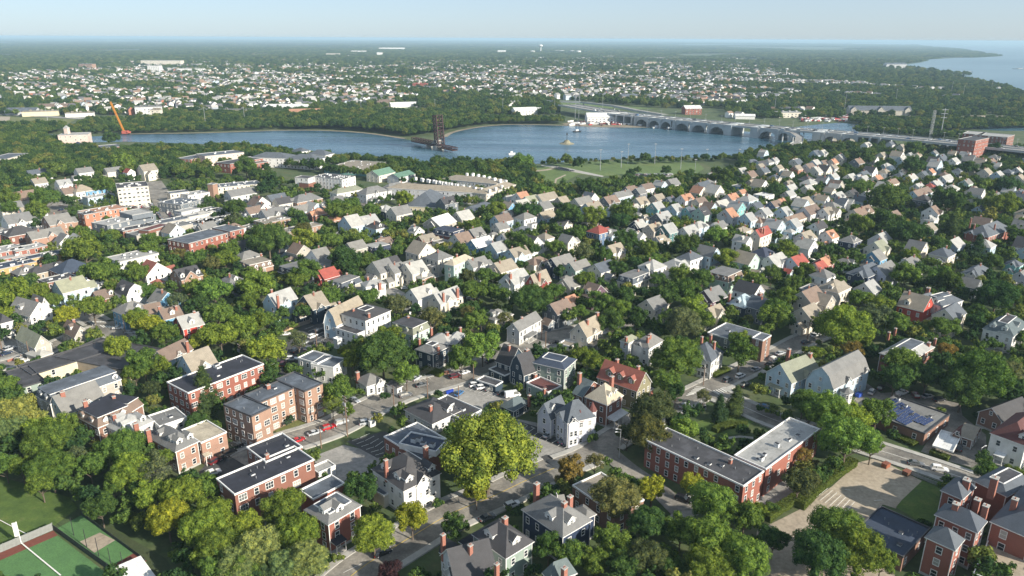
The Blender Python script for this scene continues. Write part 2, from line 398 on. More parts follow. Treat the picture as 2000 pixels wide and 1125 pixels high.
        fl = MB(); fl.prism(T, [(s0, 0), (s1, 0), (s1, .5), (s0, .5)], -dp, -.05); fl.obj('porch_floor', [CONC], po)
    if b.get('units'):
        ur = random.Random(int(a * 100))
        for _ in range(b['units']):
            x, y = ur.uniform(1.5, a - 2.5), ur.uniform(1.5, bb - 2); sx, sy, sz = ur.uniform(.6, 2.0), ur.uniform(.6, 1.6), ur.uniform(.5, 1.3)
            if a < 5 or bb < 5: continue
            m2 = MB(); zz = h - .38; m2.box(x, x + sx, y, y + sy, zz, zz + sz); m2.box(x + .1, x + sx - .1, y + .1, y + sy - .1, zz + sz, zz + sz + .12, 1)
            m2.cyl((x + sx/2, y + sy/2, zz + sz + .12), (x + sx/2, y + sy/2, zz + sz + .2), .3, .3, 8, 1)
            m2.obj('rooftop_unit', [EQUIP, DKMET], root, ML)
    if b.get('vents') and rf == 'flat':
        ur = random.Random(int(a * 77))
        for _ in range(b['vents']):
            x, y = ur.uniform(1, a - 1), ur.uniform(1, bb - 1); m2 = MB(); m2.cyl((x, y, h - .45), (x, y, h + .25), .09, .09, 6); m2.obj('roof_vent', [METAL], root, ML)
        if a > 8 and bb > 8:
            for _ in range(1 + int(a * bb / 160)): x, y = ur.uniform(2, a - 3), ur.uniform(2, bb - 3); m2 = MB(); m2.box(x, x + 1.1, y, y + .9, h - .38, h + .05); m2.box(x - .06, x + 1.16, y - .06, y + .96, h + .05, h + .12, 1); m2.obj('roof_hatch', [EQUIP, DKMET], root, ML)
    return M, a, bb, ML
def building(name, label, cat, blocks, sd=None, group=None, near=True):
    b0 = blocks[0]
    if 'L' in b0: M0 = frame3(b0['c'], b0['L'], b0['N'], b0['R'], b0['h'])[0]; p = M0.translation.copy(); th = M0.to_euler().z
    else: pc = pxof(b0['c'], *b0['p']); q = G(*pc, b0['h']); p = Vector((q.x, q.y, 0)); th = b0.get('ang', None); th = ang_at(pc[0]) if th is None else th
    Mr = Matrix.Translation((p.x, p.y, 0)) @ Matrix.Rotation(th, 4, 'Z')
    root = ob(name, None, None, Mr); Mi = Mr.inverted()
    if label: tag(root, label, cat, group)
    fr = []
    for k, b in enumerate(blocks):
        if 'sub' in b: b['M1'] = fr[0][0]; A, B = fr[0][1:3]; b['sub'] = [v * (A if i % 2 == 0 else B) if i < 2 else v for i, v in enumerate(b['sub'])]
        fr.append(block(root, Mi, b, near, k))
    cxw = fr[0][0] @ Vector((fr[0][1]/2, fr[0][2]/2, b0['h']/2)); pc = proj(cxw)
    BLD.append(dict(root=root, px=pc, sd=sd or label, size=ppm(cxw) * max(fr[0][1], fr[0][2]), pos=cxw, blk=b0, label=label))
    return root, fr
# ---------------------------------------------------------------- ground, roads, water
def sheet(name, pts, z, mat, kind='structure'):
    from mathutils.geometry import tessellate_polygon
    P = [Vector((p.x, p.y, 0)) for p in pts]; tr = tessellate_polygon([P])
    me = bpy.data.meshes.new(name); me.from_pydata([(p.x, p.y, z) for p in P], [], [tuple(t) for t in tr]); me.materials.append(mat)
    # faces up
    me.update(); o = ob(name, me); o['kind'] = kind
    import bmesh; bm = bmesh.new(); bm.from_mesh(me)
    for f in bm.faces:
        if f.normal.z < 0: f.normal_flip()
    bm.to_mesh(me); bm.free(); return o
ZC = [0]
def csheet(name, c, pts, z, mat):
    ZC[0] += 1; return sheet(name, [gc(c, *p) for p in pts], (.004 if name == 'verge' else .010 + .0042 * ZC[0]) if z < .3 else z, mat)
def gmat(name, stops, sc1, sc2=None, rough=.95, bst=.0, det=6):
    m, n, b = nmat(name); v = mapping(n, 'Object'); col = ramp(n, noise(n, v, sc1, det, .65), stops)
    if sc2: f2 = noise(n, v, sc2, 4, .7); col = mix(n, .6, col, ramp(n, f2, [(.3, (.55, .55, .55)), (.7, (1.35, 1.35, 1.35))]), 'MULTIPLY')
    n.links.new(col, b.inputs['Base Color']); b.inputs['Roughness'].default_value = rough
    if bst: bump(n, b, noise(n, v, sc2 or sc1, 3), bst, .2)
    return m
g = gmat('ground_cover', [(.30, (.035, .060, .018)), (.50, (.055, .085, .026)), (.62, (.085, .10, .04)), (.76, (.15, .14, .10))], .045, .5)
R0 = 90000; o = sheet('ground', [Vector(p) for p in ((-R0, -400, 0), (R0, -400, 0), (R0, R0, 0), (-R0, R0, 0))], 0, g)
ASPH = gmat('asphalt_road', [(.38, (.14, .13, .115)), (.47, (.19, .178, .156)), (.53, (.205, .19, .166)), (.56, (.25, .232, .20)), (.7, (.28, .26, .225))], .12, 1.6)
ASPD = gmat('dark_asphalt', [(.3, (.045, .045, .045)), (.6, (.07, .07, .068)), (.8, (.10, .10, .095))], .15, 1.5)
CONCL = gmat('pale_concrete', [(.3, (.19, .185, .17)), (.5, (.26, .25, .23)), (.7, (.33, .315, .285))], .08, .8)
TANL = gmat('tan_lot', [(.3, (.30, .25, .19)), (.6, (.37, .315, .24)), (.8, (.43, .37, .29))], .07, .8)
LAWN = gmat('lawn_grass', [(.3, (.045, .085, .014)), (.55, (.075, .125, .02)), (.75, (.13, .15, .04))], .2, 2.0)
LAWNY = gmat('dry_grass', [(.3, (.09, .11, .03)), (.6, (.15, .16, .05)), (.8, (.22, .19, .09))], .1, 1.5)
TURF = gmat('turf', [(.3, (.065, .15, .05)), (.7, (.085, .19, .06))], .3, 3)
PARK = gmat('park_grass', [(.3, (.07, .115, .03)), (.55, (.10, .15, .04)), (.75, (.15, .17, .06))], .03, .3)
CLAY = plain('track_rubber', (.15, .045, .03), .9)
PAINT = plain('road_paint', (.70, .69, .64), .7, 0, .12, 3)
PAINTY = plain('yellow_road_paint', (.60, .42, .06), .7)
BRK = plain('paving_brick', (.36, .13, .075), .9, 0, .25, 4)
ROADS = []; PAVE = []; RZ = [0]
RL = []
def dseg(x, y, W):
    best = 1e9
    for a, b in zip(W, W[1:]):
        dx, dy = b.x - a.x, b.y - a.y; t = max(0, min(1, ((x - a.x) * dx + (y - a.y) * dy) / (dx * dx + dy * dy + 1e-9))); best = min(best, math.hypot(a.x + dx * t - x, a.y + dy * t - y))
    return best
def road(name, pts, wd, z=.03, mat=None, c='P', kerb=True, line=None, walk=True, mask=True):
    RZ[0] += 1; z = .24 + .006 * RZ[0]
    W = [gc(c, *p) for p in pts]
    # smooth
    for _ in range(2):
        q = [W[0]]
        for a, b in zip(W, W[1:]): q += [a.lerp(b, .25), a.lerp(b, .75)]
        W = q + [W[-1]]
    nor = []
    for i in range(len(W)):
        t = (W[min(i + 1, len(W) - 1)] - W[max(i - 1, 0)]); t.z = 0; t.normalize(); nor.append(Vector((-t.y, t.x, 0)))
    def strip(nm, o0, o1, z0, z1, mt, k='structure'):
        mb = MB()
        for i in range(len(W) - 1):
            a, b = W[i], W[i + 1]; na, nb = nor[i], nor[i + 1]
            if nm == 'pavement':
                mp2 = (a + b) / 2 + na * (o0 + o1) / 2
                if any(dseg(mp2.x, mp2.y, R_) < hw_ + .3 for R_, hw_, me2 in RL if R_ is not W): continue
            q = [a + na * o0, b + nb * o0, b + nb * o1, a + na * o1]
            mb.poly([(p.x, p.y, z1) for p in q])
            if z1 - z0 > .05:
                for u, v2 in ((0, 1), (3, 2)): mb.poly([(q[u].x, q[u].y, z0), (q[v2].x, q[v2].y, z0), (q[v2].x, q[v2].y, z1), (q[u].x, q[u].y, z1)])
        x = mb.obj(nm, [mt]); x['kind'] = k; return x
    strip(name, -wd/2, wd/2, z, z, mat or ASPH)
    if walk:
        for s in (-1, 1):
            a, b = s * (wd/2 + .0), s * (wd/2 + 1.9); PAVE.append((strip, min(a, b), max(a, b), z))
    if line: strip('road_marking', -.09, .09, z + .012, z + .012, line)
    RL.append((W, wd / 2, 0))
    if mask: ROADS.append(([(p.x, p.y) for p in W], wd / 2 + (2.5 if walk else .8)))
    return W
PK = dict(walk=False)
road('road', [(640, 1170), (700, 1112), (800, 1052), (880, 1003), (955, 975), (1030, 938), (1084, 915)], 11, line=PAINTY)
road('road', [(1084, 915), (1148, 892), (1180, 870), (1212, 849), (1262, 820), (1322, 789), (1380, 760), (1424, 738), (1491, 707), (1535, 684), (1570, 664), (1625, 644), (1680, 622)], 8.5)
road('road', [(470, 905), (548, 868), (610, 850), (660, 832), (730, 792), (800, 762), (889, 740), (969, 705), (1022, 672), (1090, 655), (1180, 640)], 11)
road('road', [(1180, 640), (1260, 628), (1340, 600), (1500, 560)], 7, walk=False)
road('road', [(1170, 866), (1215, 910), (1290, 960), (1330, 1000)], 6.5, walk=False)
road('road', [(1380, 760), (1440, 790), (1520, 826), (1620, 852), (1736, 886), (1885, 936), (2060, 1000)], 8.5, line=PAINT)
road('road', [(-40, 725), (60, 700), (130, 665), (200, 638), (275, 622), (380, 590)], 8.5)
road('road', [(140, 600), (200, 638), (245, 668)], 8, z=.042)
road('road', [(130, 480), (112, 440), (108, 415), (116, 390), (125, 370), (130, 350)], 14, walk=False)
road('road', [(360, 450), (335, 415), (315, 385), (296, 355)], 16, walk=False)
road('road', [(560, 545), (640, 560), (760, 585), (800, 600)], 7, walk=False)
road('road', [(1400, 500), (1460, 495), (1560, 480)], 7, walk=False)
road('road', [(540, 315), (640, 330), (760, 345), (850, 372)], 9, walk=False)
road('road', [(640, 400), (700, 395), (800, 420)], 8, walk=False)
for st_, a_, b_, z_ in PAVE: st_('pavement', a_, b_, 0, .45, CONC)
LOTS = []
def lot(name, c, pts, mat, z=.018, keep=True):
    o = csheet(name, c, pts, z, mat)
    if keep: LOTS.append([(gc(c, *p).x, gc(c, *p).y) for p in pts])
    return o
lot('concrete_lot', 'A2', [(790, 260), (1000, 180), (1300, 250), (1190, 400), (980, 450), (800, 400)], CONCL)
lot('parking_lot', 'A2', [(1020, 155), (1290, 82), (1345, 100), (1345, 260), (1240, 275)], ASPD, .026)
lot('parking_lot', 'A3', [(760, -10), (960, 30), (1310, 200), (1230, 262), (1120, 300), (1000, 360), (880, 290), (850, 200)], CONCL, .018)
lot('parking_lot', 'A3', [(790, 10), (930, 55), (1300, 195), (1190, 240), (1090, 200), (880, 110)], ASPD, .026)
lot('parking_lot', 'A3', [(905, 282), (985, 250), (1115, 285), (1005, 350)], ASPD, .026)
lot('parking_lot', 'B3', [(240, 745), (540, 640), (620, 700), (860, 760), (990, 800), (780, 880), (620, 895), (330, 780)], CONCL, .022)
lot('parking_lot', 'A1', [(1370, 440), (1480, 325), (1640, 215), (1790, 200), (1800, 330), (1560, 430), (1440, 470)], ASPD, .018)
lot('school_yard', 'A5', [(430, 308), (560, 275), (890, 442), (740, 580), (700, 640), (606, 610), (515, 690), (640, 1000), (700, 1140), (-350, 1200), (-300, 800), (0, 650), (240, 480)], TANL, .018)
lot('driveway', 'B5', [(480, 950), (420, 900), (600, 670), (720, 755), (820, 750), (1100, 775), (1420, 850), (1440, 960), (1330, 1130), (1130, 1180), (1330, 950), (800, 790), (700, 860)], ASPH, .018)
lot('driveway', 'A5', [(880, 230), (1040, -20), (1180, -30), (1350, 110), (1350, 270), (1250, 345), (1080, 300)], ASPH, .018)
lot('parking_lot', 'B2', [(590, 440), (900, 120), (1030, 100), (1180, 260), (1190, 330), (820, 440), (830, 560), (560, 640)], ASPD, .018)
lot('parking_lot', 'D1', [(1220, 925), (1470, 920), (1530, 1080), (1480, 1090)], ASPH, .018)
lot('parking_lot', 'B3', [(960, 300), (1080, 230), (1400, 200), (1400, 300), (1300, 400), (1130, 360)], CONCL, .022)
lot('courtyard', 'B1', [(0, 300), (110, 270), (200, 330), (260, 440), (0, 520)], CONCL, .022)
lot('driveway', 'A4', [(870, 560), (1250, 380), (1300, 600), (1200, 640)], CONCL, .022)
lot('parking_lot', 'A4', [(300, 520), (560, 560), (620, 680), (380, 760), (420, 640)], CONCL, .024)
lot('courtyard', 'B4', [(640, 820), (880, 760), (900, 900), (700, 960)], CONCL, .022)
lot('plaza', 'C3', [(-60, 770), (250, 720), (250, 740), (-50, 830)], CONCL, .022)
lot('parking_lot', 'C2', [(1800, 780), (1990, 880), (1960, 960), (1760, 860)], CONCL, .022)
lot('lawn', 'A1', [(-100, 380), (500, 560), (560, 640), (370, 780), (-100, 1000)], LAWN)
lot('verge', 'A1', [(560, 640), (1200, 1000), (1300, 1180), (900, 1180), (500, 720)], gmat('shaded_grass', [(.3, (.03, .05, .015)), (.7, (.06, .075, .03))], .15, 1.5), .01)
lot('warning_track', 'A1', [(-60, 985), (385, 800), (420, 838), (-60, 1040)], CLAY, .03)
lot('turf_field', 'A1', [(-60, 1042), (415, 835), (880, 1190), (-60, 1190)], TURF, .03)
lot('batting_cage_turf', 'A1', [(400, 790), (585, 690), (1060, 1030), (830, 1110)], TURF, .036)
csheet('infield_dirt', 'A1', [(575, 880), (720, 815), (830, 870), (680, 960)], .042, TANL)
csheet('infield_dirt', 'A1', [(800, 1060), (960, 965), (1060, 1020), (880, 1110)], .042, CLAY)
lot('lawn', 'B2', [(520, 990), (700, 960), (820, 940), (960, 1060), (860, 1125), (650, 1125)], LAWNY)
lot('lawn', 'A5', [(890, 440), (1020, 500), (1000, 720), (935, 775), (700, 632), (742, 580)], LAWN, .022)
lot('lawn', 'A4', [(580, 60), (1040, 10), (1080, 150), (860, 245), (720, 160)], gmat('garden_grass', [(.3, (.035, .06, .015)), (.7, (.075, .09, .03))], .15, 1.5))
csheet('garden_path', 'A4', [(730, 165), (800, 128), (900, 115), (1000, 125), (1000, 140), (900, 130), (810, 142), (745, 185)], .03, CONC)
lot('lawn', 'B4', [(740, 1030), (1100, 930), (1330, 1000), (1150, 1125), (800, 1125)], LAWN)
csheet('brick_walk', 'A2', [(1590, 600), (1640, 590), (1745, 690), (1720, 750), (1640, 720)], .03, BRK)
csheet('dirt_verge', 'A3', [(150, 760), (560, 520), (700, 480), (720, 500), (400, 680), (210, 790)], .022, gmat('bare_dirt', [(.3, (.10, .07, .045)), (.7, (.17, .12, .08))], .3, 2))
lot('lawn', 'C3', [(-60, 780), (150, 740), (500, 730), (480, 800), (100, 800), (-40, 850)], LAWNY, .016)
# park by the water
lot('park', 'P', [(1035, 325), (1100, 318), (1200, 315), (1360, 315), (1376, 330), (1350, 345), (1240, 347), (1130, 341), (1095, 360), (1045, 352)], PARK, .02)
csheet('infield_dirt', 'D3', [(1205, 565), (1330, 555), (1400, 540), (1420, 548), (1350, 565), (1210, 580)], .05, TANL)
csheet('infield_dirt', 'D3', [(1415, 690), (1420, 650), (1520, 605), (1530, 612), (1440, 655), (1430, 692)], .05, TANL)
csheet('park_road', 'D3', [(1280, 510), (1440, 525), (1560, 545), (1900, 620), (1880, 630), (1530, 570), (1430, 545), (1290, 520)], .05, CONC)
csheet('parking_lot', 'D4', [(170, 605), (440, 600), (560, 612), (540, 630), (180, 625)], .05, CONCL)
# painted parking lines
PL = MB()
def pline(c, a, b, wd=.12, z=.4):
    p, q = gc(c, *a), gc(c, *b); d_ = (q - p); l = d_.length; M = Matrix.Translation((p.x, p.y, 0)) @ Matrix.Rotation(math.atan2(d_.y, d_.x), 4, 'Z')
    PL.poly([M @ Vector(v) for v in ((0, -wd/2, z), (l, -wd/2, z), (l, wd/2, z), (0, wd/2, z))])
def plines(c, a0, a1, b0, b1, n):
    for i in range(n + 1):
        t = i / n; pline(c, (a0[0] + (a1[0] - a0[0]) * t, a0[1] + (a1[1] - a0[1]) * t), (b0[0] + (b1[0] - b0[0]) * t, b0[1] + (b1[1] - b0[1]) * t), .14)
plines('A3', (850, 50), (1170, 180), (810, 80), (1110, 215), 7); plines('A2', (1120, 135), (1300, 245), (1190, 105), (1345, 200), 5); plines('A2', (1060, 160), (1230, 262), (1110, 140), (1290, 245), 5)
plines('A5', (120, 570), (330, 680), (210, 500), (400, 600), 6); plines('B2', (880, 200), (1020, 300), (960, 170), (1100, 260), 5); plines('B3', (190, 560), (70, 640), (240, 600), (130, 680), 4); plines('B3', (540, 700), (780, 770), (490, 730), (720, 800), 6)
plines('A5', (330, 510), (540, 590), (370, 514), (600, 586), 1)
for i in range(7): pline('B1', (770 + i * 22, 130 + i * .5), (800 + i * 22, 140), .5)
for i in range(6): pline('B1', (880 + i * 26, 165 + i * 2), (915 + i * 26, 185 + i * 2), .5)
for i in range(7): pline('B4', (720 + i * 14, 785 - i * 13), (790 + i * 16, 770 - i * 9), .5)
for i in range(6): pline('B4', (960 + i * 20, 740 - i * 6), (1010 + i * 22, 770 - i * 6), .5)
pline('A1', (155, 895), (440, 1130), .3); pline('A1', (0, 730), (190, 830), .2); pline('A2', (1000, 1110), (1130, 1045), .15)
plo = PL.obj('painted_lines', [PAINT]); plo['kind'] = 'structure'
WS = MB()
for i in range(8):
    t = i / 7; p = gc('A3', 835 + 380 * t, 42 + 150 * t); M = Matrix.Translation(p) @ Matrix.Rotation(R(-45), 4, 'Z'); WS.box(-.9, .9, -.1, .1, .2, .5, 0, M)
x = WS.obj('wheel_stops', [CONC]); x['kind'] = 'stuff'
# water
m, n, b = nmat('river_water'); v = mapping(n, 'Object')
n.links.new(ramp(n, noise(n, mapping(n, 'Object', (.35, 1.6, 1)), .012, 5), [(.35, (.022, .065, .10)), (.5, (.04, .10, .145)), (.65, (.07, .14, .185))]), b.inputs['Base Color']); n.links.new(ramp(n, noise(n, mapping(n, 'Object', (.3, 2, 1)), .014, 4), [(.35, (.12,) * 3), (.65, (.38,) * 3)]), b.inputs['Roughness'])
bm_ = N(n, 'Bump'); bm_.inputs['Strength'].default_value = .55; bm_.inputs['Distance'].default_value = .35
n.links.new(noise(n, mapping(n, 'Object', (.9, 1.6, 1)), .55, 5, .6), bm_.inputs['Height']); n.links.new(bm_.outputs[0], b.inputs['Normal']); WATER = m
river = [(90, 262), (180, 267), (250, 263), (400, 261), (500, 257), (560, 255), (640, 256), (720, 261), (790, 272), (840, 282), (868, 266), (880, 258), (920, 250), (960, 245.5), (1000, 243), (1100, 245), (1180, 249), (1290, 249), (1340, 248), (1400, 254), (1470, 258), (1540, 250), (1600, 243), (1640, 240),
         (1680, 243), (1690, 252), (1660, 264), (1600, 275), (1560, 285), (1500, 292), (1470, 298), (1440, 304), (1380, 309), (1300, 307), (1200, 311), (1130, 315), (1060, 320), (960, 322), (880, 326), (820, 318), (760, 308), (640, 300), (560, 296), (480, 286), (380, 281), (250, 277), (90, 280)]
sheet('river', [G(*p) for p in river], .22, WATER)
sheet('inlet', [G(*p) for p in ((1770, 246), (1850, 243), (1960, 246), (2060, 248), (2060, 255), (1960, 256), (1860, 250))], .2, WATER)
RIV = [(G(*p).x, G(*p).y) for p in river]
sea = [(1640, 84.6), (1700, 86.2), (1790, 88.5), (1840, 93), (1880, 97), (1915, 103), (1958, 109.5), (1910, 112.5), (1870, 113), (1800, 117), (1805, 121), (1765, 127), (1760, 133), (1800, 138), (1850, 144), (1897, 147), (1850, 149), (1835, 149.5), (1880, 154), (1930, 162), (1970, 173), (2010, 187), (2400, 215), (2400, 85), (2000, 83.5), (1800, 83.2)]
SEAM, n, b = nmat('bay_water'); v = mapping(n, 'Object'); n.links.new(ramp(n, noise(n, v, .0008, 5), [(.35, (.11, .19, .24)), (.65, (.17, .26, .31))]), b.inputs['Base Color']); b.inputs['Roughness'].default_value = .42
sheet('sea', [G(*p) for p in sea], .3, SEAM)
SEA = [(G(*p).x, G(*p).y) for p in sea]
# river banks, clearings and far roads
SAND = gmat('mud_bank', [(.3, (.16, .13, .09)), (.7, (.28, .24, .17))], .05, .4)
def ribbon(name, pts, wd, mat, z=.03):
    return road(name, pts, wd, z, mat, walk=False, mask=False)
ribbon('river_bank', [(250, 262), (400, 260), (500, 256.5), (560, 254.5), (640, 255), (720, 260), (790, 271)], 7, SAND, .08)
ribbon('river_bank', [(868, 268), (880, 259), (920, 250.5), (960, 245.5), (1000, 243), (1100, 245), (1180, 249), (1290, 249)], 7, SAND, .08)
lot('boatyard', 'P', [(1096, 242), (1130, 236), (1250, 234), (1320, 238), (1300, 248), (1200, 250), (1110, 246)], SAND, .1)
lot('meadow', 'P', [(-60, 226), (150, 233), (130, 243), (60, 250), (-60, 246)], LAWNY, .03)
lot('meadow', 'P', [(735, 215), (790, 208), (840, 214), (850, 224), (740, 224)], PARK, .03)
lot('meadow', 'P', [(1090, 196), (1290, 212), (1220, 214), (1100, 205)], PARK, .03)
lot('meadow', 'P', [(1640, 229), (2050, 229), (2050, 237), (1760, 235), (1640, 233)], PARK, .05)
lot('sandy_clearing', 'P', [(1890, 226), (1960, 226), (1950, 233), (1880, 233)], TANL, .08)
lot('sandy_clearing', 'P', [(-60, 226), (20, 228), (18, 238), (-60, 238)], TANL, .08)
lot('sandy_clearing', 'P', [(1600, 270), (1665, 272), (1680, 283), (1620, 288), (1590, 282)], TANL, .1)
ribbon('far_road', [(-60, 222), (60, 226), (160, 232), (220, 235)], 16, CONCL, .06)
# ---------------------------------------------------------------- near buildings, digitised eave corners
def D(c, L, Nn, Rr, h, rf, wall, rc, **k): k.update(c=c, L=L, N=Nn, R=Rr, h=h, rf=rf, wall=wall, rc=rc); return k
def Q(c, p, a, b, h, rf, wall, rc, **k): k.update(c=c, p=p, a=a, b=b, h=h, rf=rf, wall=wall, rc=rc); return k
def X(name, label, sd, *blocks, cat=None, group=None):
    return building(name, label, cat or ('house' if 'house' in name else 'building'), list(blocks), sd, group)
# lower left
APT = X('apartment_building', 'red brick three-storey apartment block with black flat roof and white cornice, behind the tree row', 'red brick black-roofed apartment block',
  D('A2', (75, 425), (215, 535), (795, 290), 10, 'flat', 'brick', 'black', sp=3.4, mixed=1, vents=7, ws=(1.1, 1.8), skip=.12),
  D('A2', (300, 195), (440, 300), (700, 190), 10.05, 'flat', 'brick', 'black', nowin='R', vents=3, ch=[(447, 250)]))
X('brick_house', 'square red brick house with grey hipped roof and black door canopy beside round street tree', 'square brick hip-roofed house',
  D('A2', (705, 655), (888, 765), (1138, 622), 8.6, 'hip', 'brickr', 'grey', rh=3.2, deck=.62, dc='slate', dm=[('L', .42, 2.2), ('R', .45, 2.2)], porch=[('R', .02, .33, 2.2, 3.2)], pc='black', sp=3.3, ws=(1.15, 1.9), skip=0),
  D('A2', (690, 500), (780, 570), (1000, 450), 7.0, 'flat', 'brickr', 'slate', win=0))
X('white_house', 'large white colonial house with dark hipped roof, gabled dormers and curved portico', 'large white house with dark hipped roof',
  D('A2', (1162, 372), (1430, 522), (1727, 400), 8.2, 'hip', 'white', 'dkgrey', rh=5.0, dm=[('L', .3, 2.6), ('L', .72, 2.6), ('R', .22, 2.4), ('R', .85, 2.4)], xg=[('R', .52, 4.6, .4)], porch=[('R', .36, .68, 2.4, 3.2)], pc='white', ch=[(1303, 290), (1590, 195, 1.2)], skip=0, sp=3.2),
  D('A2', (1215, 500), (1290, 545), (1330, 520), 4.0, 'flat', 'cream', 'slate', win=0))
X('utility_building', 'small white flat-roofed shed beside the empty concrete lot', 'small white shed', D('A2', (770, 335), (815, 380), (932, 320), 3.2, 'flat', 'white', 'ltgrey', rows=1), cat='shed')
X('commercial_building', 'brick commercial building with stepped parapet and white rooftop plant enclosure', 'brick building with rooftop plant',
  D('A2', (1325, 105), (1570, 290), (1790, 165), 6.2, 'flat', 'brick', 'slate', rows=1, nowin='R'),
  D('A2', (1478, 92), (1665, 226), (1745, 140), 7.8, 'flat', 'white', 'dkblue', z0=5.9, win=0, units=5))
X('dark_roofed_house', 'charcoal-roofed house with white gabled dormers and three brick chimneys at the bottom edge', 'charcoal-roofed house at the bottom edge',
  D('A3', (-10, 1030), (330, 1200), (640, 1110), 6.5, 'gx', 'ltgrey', 'dkgrey', rh=5.5, dm=[('L', .5, 3)], xg=[('L', .33, 4, .3)], ch=[(240, 828), (437, 905), (628, 1040)]),
  D('A3', (200, 940), (350, 1010), (420, 960), 6.0, 'gy', 'ltgrey', 'dkgrey', rh=2.6, win=0))
X('green_house', 'sage green house with dark hipped roof, broad dormer and white-capped chimney', 'sage green house with dark roof',
  D('A3', (432, 832), (693, 1008), (907, 885), 8.0, 'hip', 'sagewall', 'dkgrey', rh=3.8, ch=[(687, 706, 1.2)], dm=[('L', .62, 3.0), ('R', .5, 2.4)], dw=1, porch=[('L', .6, .95, 2.5, 3)], skip=0),
  D('A3', (350, 880), (470, 960), (560, 900), 4.6, 'hip', 'sagewall', 'black', win=0))
X('navy_house', 'dark navy house with slate-grey roof, three brick chimneys and white trimmed dormers beside the street', 'navy house with slate roof',
  D('A3', (765, 670), (1103, 855), (1345, 745), 8.0, 'hip', 'navy', 'grey', rh=4.6, ch=[(915, 460, 1.3), (1115, 595, 1.2), (1157, 553, 1.2)], dm=[('L', .42, 2.6), ('R', .4, 2.6)], skip=0, sp=3.0),
  D('A3', (1180, 640), (1270, 720), (1345, 680), 7.0, 'hip', 'navy', 'grey', win=0),
  D('A3', (1010, 550), (1060, 590), (1125, 580), 7.6, 'gx', 'navy', 'grey', win=0))
X('turreted_house', 'teal-roofed house with octagonal hipped corner cut off by the bottom edge', 'teal-roofed house at the bottom edge',
  D('A3', (905, 1120), (1010, 1180), (1210, 1110), 6.5, 'hip', 'slate', 'teal', rh=3.6, ch=[(1115, 1068, 1.2)]))
X('office_building', 'low brown brick flat-roofed block half hidden by a spreading grey-green tree', 'brown brick flat-roofed block',
  D('A3', (1138, 488), (1480, 680), (1712, 590), 6.5, 'flat', 'brickb', 'greybrown' if 0 else 'tan', sp=3.4, vents=4))
APL = X('long_apartment_building', 'long red brick L-shaped apartment block with patchy black and pale grey flat roofs', 'long red brick apartment block',
  D('A4', (218, 145), (930, 475), (1080, 368), 9, 'flat', 'brickr', 'dkgrey', sp=3.0, rows=3, vents=12, ch=[(838, 285)], skip=.15),
  D('A4', (862, 255), (1092, 352), (1500, 72), 9.02, 'flat', 'brickr', 'ltgrey', sp=4.5, rows=3, vents=10, units=4))
X('mansion', 'red brick mansion with slate hipped roofs, tall chimneys and terrace in bottom right corner', 'red brick mansion',
  D('A5', (900, 850), (1128, 950), (1206, 868), 10.0, 'hip', 'brickr', 'slate', rh=3.0, skip=0, sp=2.8, ws=(1.2, 1.7)),
  D('A5', (970, 690), (1290, 822), (1370, 738), 10.6, 'hip', 'brickr', 'slate', rh=3.0, ch=[(1135, 605, 1.6), (1350, 620, 1.5)], sp=2.6, skip=0),
  D('A5', (1015, 512), (1180, 580), (1290, 490), 10.2, 'hip', 'brickr', 'slate', rh=2.6, ch=[(1215, 432, 2.0), (1290, 575, 1.6)]),
  D('A5', (1368, 740), (1800, 920), (2050, 640), 10.6, 'hip', 'brickr', 'slate', rh=4.2, ch=[(1415, 418, 1.9), (1560, 572, 1.5)], ws=(1.3, 2.0), sp=3.6, skip=0, win=1),
  D('A5', (1240, 450), (1500, 560), (1760, 470), 10.0, 'hip', 'brickr', 'slate', rh=2.4, deck=.4, win=0))
X('school_annex', 'low annex with plain black flat roof beside the lawn', 'black flat-roofed annex', D('A5', (515, 690), (752, 985), (948, 777), 4.4, 'flat', 'brickb', 'dkblue', rows=1, vents=7, par=0, sp=3.5))
X('white_red_roofed_house', 'white shuttered house with red-brown hipped roof and arched porch at the right edge', 'white house with red-brown roof',
  D('A5', (1365, 105), (1640, 195), (1880, 60), 8.4, 'hip', 'white', 'maroon', rh=4.2, dm=[('L', .12, 2.6)], porch=[('L', .45, .72, 2.2, 3)], pc='white', skip=0, sp=3.4, rows=2))
X('carport', 'white-topped open carport on the paved yard', 'white-topped carport', D('A5', (962, 190), (1112, 228), (1210, 126), 3.0, 'flat', 'slate', 'white', z0=2.5, win=0), cat='carport')
X('garage', 'small brick-sided garage with grey gabled roof behind the carport', 'grey gabled garage', D('A5', (1190, 60), (1260, 150), (1330, 60), 3.6, 'gy', 'brickb', 'tan', rh=2.2, rows=1), cat='garage')
X('garage', 'low dark red-roofed garage wedged behind the carport', 'dark red-roofed garage', D('A5', (1100, 95), (1180, 135), (1245, 70), 3.2, 'gx', 'brickb', 'maroon', rh=1.8, win=0), cat='garage')
X('wide_brick_house', 'low brick house with long dark gabled roof at the right edge', 'low brick house with dark roof', D('B5', (1570, 915), (1790, 1010), (2050, 900), 5, 'gx', 'brickb', 'dkgrey', rows=1, rh=3), D('B5', (1830, 850), (1960, 900), (2050, 850), 5.5, 'hip', 'brickb', 'grey'))
